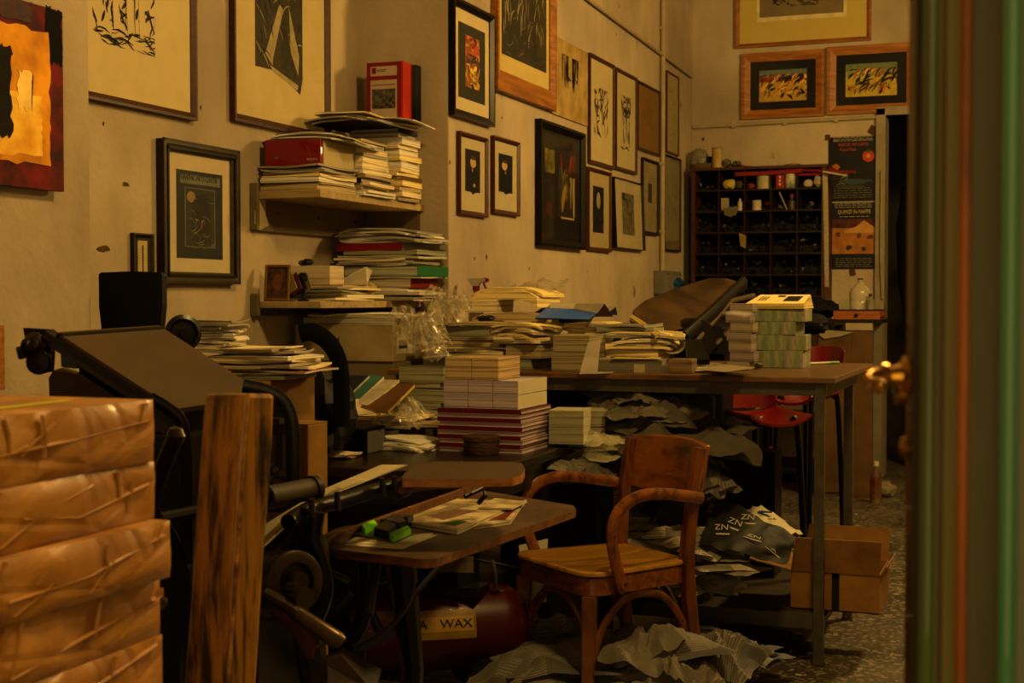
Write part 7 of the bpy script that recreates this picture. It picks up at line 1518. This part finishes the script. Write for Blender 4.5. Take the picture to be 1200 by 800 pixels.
e.rotation_euler.x = 0; tl = .034; mb = MB(); mb.hexa([(-wq/2, -.1, 0), (wq/2, -.1, 0), (wq/2, .12, 0), (-wq/2, .12, 0), (-wq/2, -.1, hq), (wq/2, -.1, hq), (wq/2-.012, .12, hq+tl), (-wq/2+.012, .12, hq+tl)], PG('c0a85c', '96803c', 200)); mb.build('booklet_block', e); mb = MB(); mb.hexa([(-wq/2, -.1, hq+.0002), (wq/2, -.1, hq+.0002), (wq/2-.012, .12, hq+tl+.0002), (-wq/2+.012, .12, hq+tl+.0002), (-wq/2, -.1, hq+.0018), (wq/2, -.1, hq+.0018), (wq/2-.012, .12, hq+tl+.0018), (-wq/2+.012, .12, hq+tl+.0018)], M('d8c478', .6, .08, 20)); o = mb.build('cover', e)
mb = MB(); mb.T = Matrix.Translation((0, -.1, hq+.0019)) @ Matrix.Rotation(math.atan2(tl, .22), 4, 'X'); mb.b2(.02, .08, .05, .18, 0, .0006, M('17140e', .6, .4, 60)); [mb.b2(-.08+i*.012, -.074+i*.012, .07, .17, 0, .0006, blk) for i in range(3)]; mb.b2(-.02, .01, .16, .2, 0, .0006, blk); mb.build('cover_print', e)
# dark things behind the film
leaning('black_case', [(806, 421, 5.3), (832, 421, 5.3), (822, 397, 5.5), (803, 398, 5.5)], .02, M('12100d', .4), M('12100d', .4), 'black flat case leaning behind the tan block on the table', 'case')
a_, b_ = onZ(943, 428, TZ), onZ(982, 426.5, TZ)
e = empty('pen', a_+Vector((0, 0, .0065)), 'green and white marker pen lying at the rear right of the worktable', 'pen'); d_ = b_-a_; d_.z = 0
mb = MB(); mb.tube([Vector((0, 0, 0)), d_], .0055, M('b5ae90', .4), 10); mb.build('pen_barrel', e, smooth=True); mb = MB(); mb.tube([d_*.75, d_*1.02], .0062, M('6c9c3c', .4), 10); mb.build('pen_cap', e, smooth=True)
# blue iron-like thing at the junction box
c_ = onX(795, 335, XL+.1); e = lump('blue_tape_gun', (c_.x-.02, c_.y, c_.z-.05), .12, .22, .13, 41, M('1a4c7c', .35, coat=.3), 'blue plastic hand tool with a pale nozzle hanging by the junction box', 'tool')
mb = MB(); mb.tube([(0, .08, .05), (.02, .16, .02)], .012, M('8c8470', .5)); mb.build('nozzle', e)
# ------------------------------------------------------------------ newspapers, wrappings and boxes under the worktable
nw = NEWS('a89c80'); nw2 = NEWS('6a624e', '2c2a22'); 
def npile(px, Y, z0, n, w_, d, ph, gr, seed, rz=0, th=(.012, .03), z1=None):
    x_ = onY(px, 600, Y).x; rnd = random.Random(seed); it = []
    for k in range(n): it.append(('news', rnd.choice(['white', 'grey']), w_*rnd.uniform(.85, 1.1), d*rnd.uniform(.9, 1.1), rnd.uniform(*th), rnd.uniform(-.03, .03), rnd.uniform(-.03, .03), rnd.uniform(-14, 14), rnd.uniform(.0, .016)))
    return pile(ph, gr, x_, Y, z0, rz, it, seed)
sz_ = SZ+.001
o_, zn1 = npile(690, 5.05, sz_, 22, .34, .26, 'the newspaper pile left of the chair back', 'newspapers left under the table', 81, R(-12))
o_, zn2 = npile(770, 5.2, sz_, 12, .34, .28, 'the newspaper pile behind the chair back', 'newspapers behind the chair back', 82, R(8))
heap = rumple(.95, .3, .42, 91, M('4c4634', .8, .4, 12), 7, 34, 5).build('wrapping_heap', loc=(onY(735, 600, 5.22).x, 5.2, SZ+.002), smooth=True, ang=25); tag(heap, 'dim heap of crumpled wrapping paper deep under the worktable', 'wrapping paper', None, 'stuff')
def cr(nm, px, py, D_, w_, d, h, seed, m, lb, cat='newspaper', rz=0, res=30, ridge=1.):
    c = P(px, py, D_); o = rumple(w_*1.25, d*1.25, h*1.1, seed, m, 5, 26 if res < 34 else 32, 3.4 if 'wrapp' in nm else 2.2).build(nm, loc=c, smooth=True, ang=22, rz=rz); tag(o, lb, cat); return o
gw = M('5c5240', .75, .35, 10, bump=.4); gw2 = M('6e6550', .75, .35, 10, bump=.4)
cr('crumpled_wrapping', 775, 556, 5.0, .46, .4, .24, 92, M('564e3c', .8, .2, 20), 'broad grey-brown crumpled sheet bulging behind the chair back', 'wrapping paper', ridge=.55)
cr('crumpled_wrapping', 757, 500, 5.1, .3, .3, .13, 93, gw2, 'crumpled grey paper on the broad sheet, close under the tabletop', 'wrapping paper')
cr('crumpled_wrapping', 722, 532, 5.12, .2, .24, .2, 94, gw, 'tall crumpled brown wrapping between white packets and chair back', 'wrapping paper', ridge=1.3)
cr('crumpled_wrapping', 742, 487, 5.2, .2, .2, .1, 95, gw2, 'small crumpled paper topmost in the heap under the table', 'wrapping paper')
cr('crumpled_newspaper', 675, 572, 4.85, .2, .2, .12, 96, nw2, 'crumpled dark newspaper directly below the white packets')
cr('crumpled_newspaper', 825, 592, 4.85, .12, .2, .2, 97, nw2, 'crumpled newspaper hanging behind the right chair post')
# newspapers right, spilling over
for k, (px, py, D_, w_, d, h, rz, lb) in enumerate(((800, 650, 4.8, .34, .22, .10, 10, 'crumpled newspaper spilling right of the chair post, upper one'), (838, 668, 4.75, .28, .2, .06, -20, 'crumpled newspaper under the black wrapper, nearest the open box'), (815, 696, 4.72, .26, .16, .1, 30, 'crumpled newspaper hanging over the lower shelf edge'), (775, 672, 4.78, .26, .2, .1, 0, 'crumpled newspaper seen through the chair back legs'))):
    cr('crumpled_newspaper', px, py, D_, w_, d, h, 100+k, nw, lb, rz=R(rz))
# black printed wrapper draped
def bmat():
    m, nt, b, o = newmat('black_printed_wrapper'); b.inputs['Base Color'].default_value = (*lin('1a1712'), 1); b.inputs['Roughness'].default_value = .7; b.inputs['Specular IOR Level'].default_value = .2; return m
def drape(nm, corners, nu, nv, amp, seed, m, lb, cat, usc=(1, 1), th=.0012):
    c = [P(*p) for p in corners]; o_c = sum(c, Vector())/4; mb = MB()
    def fn(u, v):
        p = c[0].lerp(c[1], u).lerp(c[3].lerp(c[2], u), v)-o_c; q = Vector((u*3, v*3, seed))
        return p+Vector((0, 0, amp*(1-2*abs(mnoise.noise(q*1.2)))+amp*.5*mnoise.noise(q*3)))
    mb.sheet(fn, nu, nv, m, th, usc); o = mb.build(nm, loc=o_c, smooth=True, ang=35); tag(o, lb, cat); return o, fn
o, fn = drape('black_wrapper', [(818, 640, 4.66), (922, 662, 4.6), (934, 630, 4.85), (842, 583, 4.95)], 24, 14, .014, 3, bmat(), 'black plastic wrapper with white printed marks draped over the newspapers', 'wrapper')
wm_ = M('a89e84', .6)
for k, (u, v, s_) in enumerate(((.3, .6, 'zn'), (.55, .45, 'zn'), (.18, .4, 'zn'), (.8, .3, 'A'), (.42, .8, 'zn'))):
    p = fn(u, v); n_ = (fn(u+.03, v)-p).cross(fn(u, v+.03)-p).normalized(); n_ = n_ if n_.z > 0 else -n_
    t_ = text(o, 'lettering', s_.upper(), .035, p+n_*.006, wm_, rot=(0, 0, 0)); xa = (fn(u+.03, v)-p).normalized(); t_.rotation_euler = Matrix((xa, n_.cross(xa), n_)).transposed().to_euler()
    mb = MB(); mb.b2(-.03, .03, -.033, -.027, 0, .0006, wm_); b_ = mb.build('printed_bar', o, loc=p+n_*.006); b_.rotation_euler = t_.rotation_euler
o, fn = drape('white_wrapper', [(865, 600, 5.0), (905, 624, 4.85), (941, 628, 4.9), (892, 594, 5.15)], 14, 8, .012, 7, M('b0a688', .6, .12, 14), 'white printed plastic sheet with blue marks, right of the black wrapper', 'wrapper')
p = fn(.35, .6); mb = MB(); mb.b2(-.025, .025, -.02, .02, .004, .0055, M('1c3c7c', .5)); mb.build('blue_mark', o, loc=p+Vector((0, 0, .004)))
t_ = text(o, 'lettering', 'x6', .03, fn(.6, .5)+Vector((0, 0, .01)), blk, rot=(.2, 0, .3))
# open cardboard box on the lower shelf
yb0 = 4.93; xa_, xb_ = onY(926, 700, yb0).x, onY(1006, 700, yb0+.05).x; xa_ = onY(926, 715, yb0).x
bz0 = SZ+.001; bh = onY(926, 668, yb0).z-bz0
xb_ = lx-.03+.22; xb_ = xa_+.30
e = empty('open_carton', ((xa_+xb_)/2, yb0+.16, bz0), 'open cardboard box with flaps up, behind the front right table leg', 'carton')
w2, d2 = (xb_-xa_)/2, .15; cm = M('8f6424', .75, .18, 8, col2='785018'); ci = M('5e3c18', .8, .2, 8)
mb = MB(); mb.b2(-w2, w2, -d2, -d2+.005, 0, bh, cm); mb.b2(-w2, w2, d2-.005, d2, 0, bh, cm); mb.b2(-w2, -w2+.005, -d2+.005, d2-.005, 0, bh, cm); mb.b2(w2-.005, w2, -d2+.005, d2-.005, 0, bh, cm); mb.b2(-w2, w2, -d2, d2, 0, .004, cm); mb.build('box_body', e)
def flap(p0, p1, out, nm):
    p0, p1, out = Vector(p0), Vector(p1), Vector(out); n = (p1-p0).cross(out).normalized()*.004; sk = (p1-p0)*.05
    mb = MB(); mb.hexa([p0, p1, p1+out-sk*.4, p0+out+sk*.4, p0+n, p1+n, p1+out+n-sk*.4, p0+out+n+sk*.4], cm); mb.build(nm, e)
flap((-w2, -d2, bh), (w2, -d2, bh), (.015, -.03, .12), 'flap'); flap((w2, d2, bh), (-w2, d2, bh), (0, .05, .11), 'flap')
flap((-w2, d2, bh), (-w2, -d2, bh), (-.15, .0, .03), 'flap'); flap((w2, -d2, bh), (w2, d2, bh), (.02, .0, .03), 'flap')
mb = MB(); mb.b2(-.01, .016, -d2-.0012, -d2-.0002, .0, bh, M('1c140a', .4)); mb.b2(-.01, .016, -d2-.0012, -d2-.0002, bh-.02, bh, M('1c140a', .4)); mb.build('tape', e)
mb = MB(); q1, q2 = P(1002, 651, 5.25), P(1028, 656, 5.2); mb.tube([q1, (q1+q2)/2+Vector((0, 0, .002)), q2], .002, iron, 6); 
# stack of brown card at the left on the shelf
x_ = onY(822, 700, 5.0).x
for k in range(9): smallbox('card_sheet_bundle', (x_-.06, 5.02, sz_+k*.0125), .18, .2, .0118, M(('5c3c1e', '6a4826')[k % 2], .7), ('lowest' if k == 0 else 'topmost' if k == 8 else ORD[8-k]+' from top')+' flat brown card bundle beside the open box', 'card bundle', rz=R((-3, 2, 0, 4, -2, 1, 3, -4, 0)[k]))
carton(-2.1, -1.35, 5.42, 5.58, sz_, .93, M('1c160d', .85), 'added dark box filling the shade gap under the left worktable')  # near-black box added to hide the bright wall and darken the gap
carton(-1.34, -.98, 5.45, 5.6, sz_, .66, M('1c160d', .85), 'lower added dark box filling the shade gap under mid worktable')  # second added box, darkening the gap further right
# white packets under the table edge on a small box
x_ = onZ(672, 520, .76); 
carton(-1.52, -1.2, 4.84, 5.08, SZ+.0 if 0 else sz_, .64, M('2a2014', .8), 'dark carton under the white packets, in the shade below the table') if 0 else None
gwp = PG('8f8a66', '6c6a4c', 220); tb = M('a09a70', .5, .2, 40)
for j in range(2):
    for i, (pxa, pxb, D_) in enumerate(((640, 681, 4.78), (681, 706, 4.95))):
        a_, b_ = P(pxa, 500, D_), P(pxb, 500, D_); zt_ = P(670, 481+j*20, D_).z; h_ = .055
        mb = MB(); w_ = (b_-a_).length; mb.b2(-w_/2+.001, w_/2-.001, -.06, .09, 0, h_-.002, gwp); mb.b2(-w_/2+.001, w_/2-.001, -.06, .09, h_-.002, h_, tb); o = mb.build('white_packet', loc=((a_.x+b_.x)/2, (a_.y+b_.y)/2+.06, zt_-h_), rz=R(8)); tag(o, ('upper', 'lower')[j]+' '+('left', 'right')[i]+' pale green-white packet under the table edge, beside the striped books', 'packet', None)
        mb = MB(); mb.b2(-w_/2, w_/2+.001, -.061, .091, -.0004, h_+.0005, FILM(.12, 'c8c09c')); mb.build('film_wrap', o)
c_ = P(680, 530, 4.88); cr('crumpled_film', 690, 536, 4.9, .24, .2, .1, 121, FILM(.35, 'a8a078'), 'crumpled film spilling below the pale green-white packets', 'film')
zsup = P(670, 545, 4.85).z
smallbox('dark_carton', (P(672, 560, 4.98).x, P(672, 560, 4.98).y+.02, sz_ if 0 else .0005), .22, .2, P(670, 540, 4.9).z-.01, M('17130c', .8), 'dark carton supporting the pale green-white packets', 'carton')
# newspapers and plastic on the floor
def fl(px, py): return onZ(px, py, 0)
nwb = NEWS('767060', '2c3450', 1.3)
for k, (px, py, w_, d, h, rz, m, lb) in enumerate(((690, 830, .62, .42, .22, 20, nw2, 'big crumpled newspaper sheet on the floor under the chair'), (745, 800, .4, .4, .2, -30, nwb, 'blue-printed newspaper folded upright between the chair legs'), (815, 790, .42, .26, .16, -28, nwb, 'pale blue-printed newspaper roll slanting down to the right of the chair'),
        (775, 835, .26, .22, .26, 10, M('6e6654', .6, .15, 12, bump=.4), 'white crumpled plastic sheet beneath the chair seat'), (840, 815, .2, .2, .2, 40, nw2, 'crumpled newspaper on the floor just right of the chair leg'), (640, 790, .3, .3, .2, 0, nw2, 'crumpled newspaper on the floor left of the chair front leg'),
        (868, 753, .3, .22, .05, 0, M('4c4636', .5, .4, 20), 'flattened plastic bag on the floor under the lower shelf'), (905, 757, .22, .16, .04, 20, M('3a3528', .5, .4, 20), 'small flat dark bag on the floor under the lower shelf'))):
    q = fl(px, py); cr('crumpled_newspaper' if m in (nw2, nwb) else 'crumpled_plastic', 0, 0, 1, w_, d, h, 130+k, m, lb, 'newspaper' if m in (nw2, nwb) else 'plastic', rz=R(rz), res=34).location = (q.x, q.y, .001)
q = fl(901, 772); o = crumple(.05, .035, .015, 141, M('1f7c4c', .4), res=12).build('green_bit', loc=(q.x, q.y, .0005)); tag(o, 'small bright green plastic scrap on the floor', 'scrap')
for k, (x, y) in enumerate(((936, 792), (950, 766), (925, 764), (1003, 548+55), (962, 586))): q = fl(x, y); o = crumple(.03, .02, .008, 150+k, M('9c9276', .7), res=10).build('paper_scrap', loc=(q.x, q.y, .0005)); tag(o, ('tiny white scrap on the floor at the bottom edge', 'tiny pale scrap just left of the front table leg foot', 'tiny scrap on the floor under the lower shelf edge', 'tiny scrap on the floor beside the rear table leg', 'tiny scrap on the floor before the bench')[k], 'scrap')
# standing newspapers and carton left of chair
lean = [((608, 640, 4.65), (642, 632, 4.65), (640, 705, 4.6), (612, 712, 4.6))]
ps = [P(*p) for p in lean[0]]; mb = MB(); mb.prism(ps, FW*.02, nw); o = mb.build('standing_newspaper'); tag(o, 'newspaper bundle standing upright under the desk edge left of the chair', 'newspaper')
mb = MB(); ps = [P(607, 705, 4.72), P(628, 690, 4.72), P(632, 740, 4.7), P(608, 735, 4.7)]; mb.prism(ps, FW*.02, nw2); o = mb.build('standing_newspaper'); tag(o, 'torn newspaper sheet hanging behind the compressor tank', 'newspaper')
# ------------------------------------------------------------------ compressor
cr_ = M('560808', .4, .3, 8, coat=.15)  # tank red kept very dark: the shade there is put into the colour
rT = .13; cA, cB = P(445, 745, 4.4), P(598, 737, 4.5); cA.z = cB.z = .215
e = empty('air_compressor', (cB.x, cB.y, 0), 'shade-darkened red air compressor tank on wheels, under the feed board', 'compressor')
def cmp_(mb, n, par=e, **k):
    o = mb.build(n, par, **k); o.matrix_parent_inverse = Matrix.Translation(-e.location); return o
ax = (cB-cA).normalized(); L_ = (cB-cA).length
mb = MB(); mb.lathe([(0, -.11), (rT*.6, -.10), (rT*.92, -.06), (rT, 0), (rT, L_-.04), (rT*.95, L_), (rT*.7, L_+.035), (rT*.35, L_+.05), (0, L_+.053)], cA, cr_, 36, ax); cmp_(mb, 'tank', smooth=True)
nf = Vector((ax.y, -ax.x, 0)); 
def onT(s, a, k=1.): return cA+ax*s+(nf*math.cos(a)+Vector((0, 0, 1))*math.sin(a))*rT*k
s0 = (P(489, 730, 4.3)-cA).dot(ax); s1 = (P(557, 728, 4.36)-cA).dot(ax)
mb = MB(); n = 8; A0, A1 = R(-2), R(38)
for lo, hi, m_, kk, sa, sb in ((A0, A1, M('8c6c24', .5, .3, 20), 1.006, s0, s1), (R(8), R(28), M('a07c2c', .5, .2, 20), 1.012, s0+.008, s1-.008)):
    vs = [onT(s, lo+(hi-lo)*i/n, kk) for i in range(n+1) for s in (sa, sb)]; mb.add(vs, [(2*i, 2*i+1, 2*i+3, 2*i+2) for i in range(n)], m_)
lbl = cmp_(mb, 'label_plate')
pm_ = onT((s0*.34+s1*.66), R(18), 1.022); t_ = text(e, 'lettering', 'WAX', .036, (0, 0, 0), M('17120a', .6), ext=.001, sx=1.15); t_.matrix_parent_inverse = Matrix.Translation(-e.location); t_.location = pm_
nl = (nf*math.cos(R(18))+Vector((0, 0, 1))*math.sin(R(18))); t_.rotation_euler = Matrix((ax, nl.cross(ax), nl)).transposed().to_euler()
t_ = text(e, 'lettering', 'A', .036, (0, 0, 0), M('17120a', .6), ext=.001, sx=1.1); t_.matrix_parent_inverse = Matrix.Translation(-e.location); t_.location = onT(s0+.018, R(18), 1.022); t_.rotation_euler = Matrix((ax, nl.cross(ax), nl)).transposed().to_euler()
for s, dpt in (((P(567, 785, 4.42)-cA).dot(ax), -.1),):
    c_ = cA+ax*s+nf*.12; c_.z = .07
    mb = MB(); mb.ring(c_, nf, .044, .069, .04, M('0e0d0b', .7), 28); o = cmp_(mb, 'wheel', smooth=True)
    mb = MB(); mb.lathe([(0, -.015), (.047, -.012), (.04, .008), (.014, .01), (.012, .024), (0, .024)], c_, M('2c2a24', .5), 20, nf); o2 = mb.build('wheel_hub', o, smooth=True); 
    c2_ = c_-nf*.24; mb = MB(); mb.ring(c2_, nf, .0, .069, .04, M('0e0d0b', .7), 28); cmp_(mb, 'wheel', smooth=True); mb = MB(); mb.tube([c_, c2_], .008, iron); mb.tube([c_.lerp(c2_, .5), c_.lerp(c2_, .5)+Vector((0, 0, .12))], .012, iron); cmp_(mb, 'axle')
mb = MB(); mb.tube([onT(.02, R(-70)), onT(.02, R(-70))+Vector((0, 0, -.07))], .012, iron); mb.box(*(cA+ax*.02-nf*0+Vector((0, 0, -.205))), .06, .06, .018, iron); cmp_(mb, 'foot')
mb = MB(); mc = cA+ax*L_*.45; mb.box(mc.x, mc.y, .42, .2, .18, .12, M('0f0e0c', .5)); mb.lathe([(0, 0), (.05, 0), (.05, .12), (0, .12)], mc+Vector((.0, 0, .27)), M('15130f', .5), 16, ax); mb.box(mc.x, mc.y, .345, .3, .1, .03, iron); cmp_(mb, 'motor_pump')
mb = MB(); mb.tube(smoothpath([P(577, 656, 4.4), P(580, 670, 4.4), P(582, 690, 4.42), P(590, 693, 4.45)], 5), .006, M('7c7668', .3, metal=.7), 8); cmp_(mb, 'wire_handle', smooth=True)
mb = MB(); mb.tube(smoothpath([P(555, 655, 4.45), P(590, 662, 4.45), P(618, 668, 4.5), P(634, 672, 4.55)], 4), .005, M('15130f', .5), 8); o = cmp_(mb, 'air_hose', smooth=True)
# paper card above compressor
mb = MB(); mb.prism([P(515, 653, 4.32), P(555, 652, 4.32), P(555, 671, 4.3), P(515, 670, 4.3)], FW*.004, M('5c4c30', .7, .3, 60)); cmp_(mb, 'type_plate')
# parcel corner of wood at far left edge
mb = MB(); q_ = onX(3, 420, XL+.02); mb.b2(XL+.001, XL+.02, q_.y-.12, onX(5.5, 420, XL+.02).y, onX(3, 457, XL+.02).z, onX(3, 381, XL+.02).z, orangew); o = mb.build('wooden_board'); tag(o, 'small orange-brown wooden board fixed low on the near pillar, at the left edge', 'board')
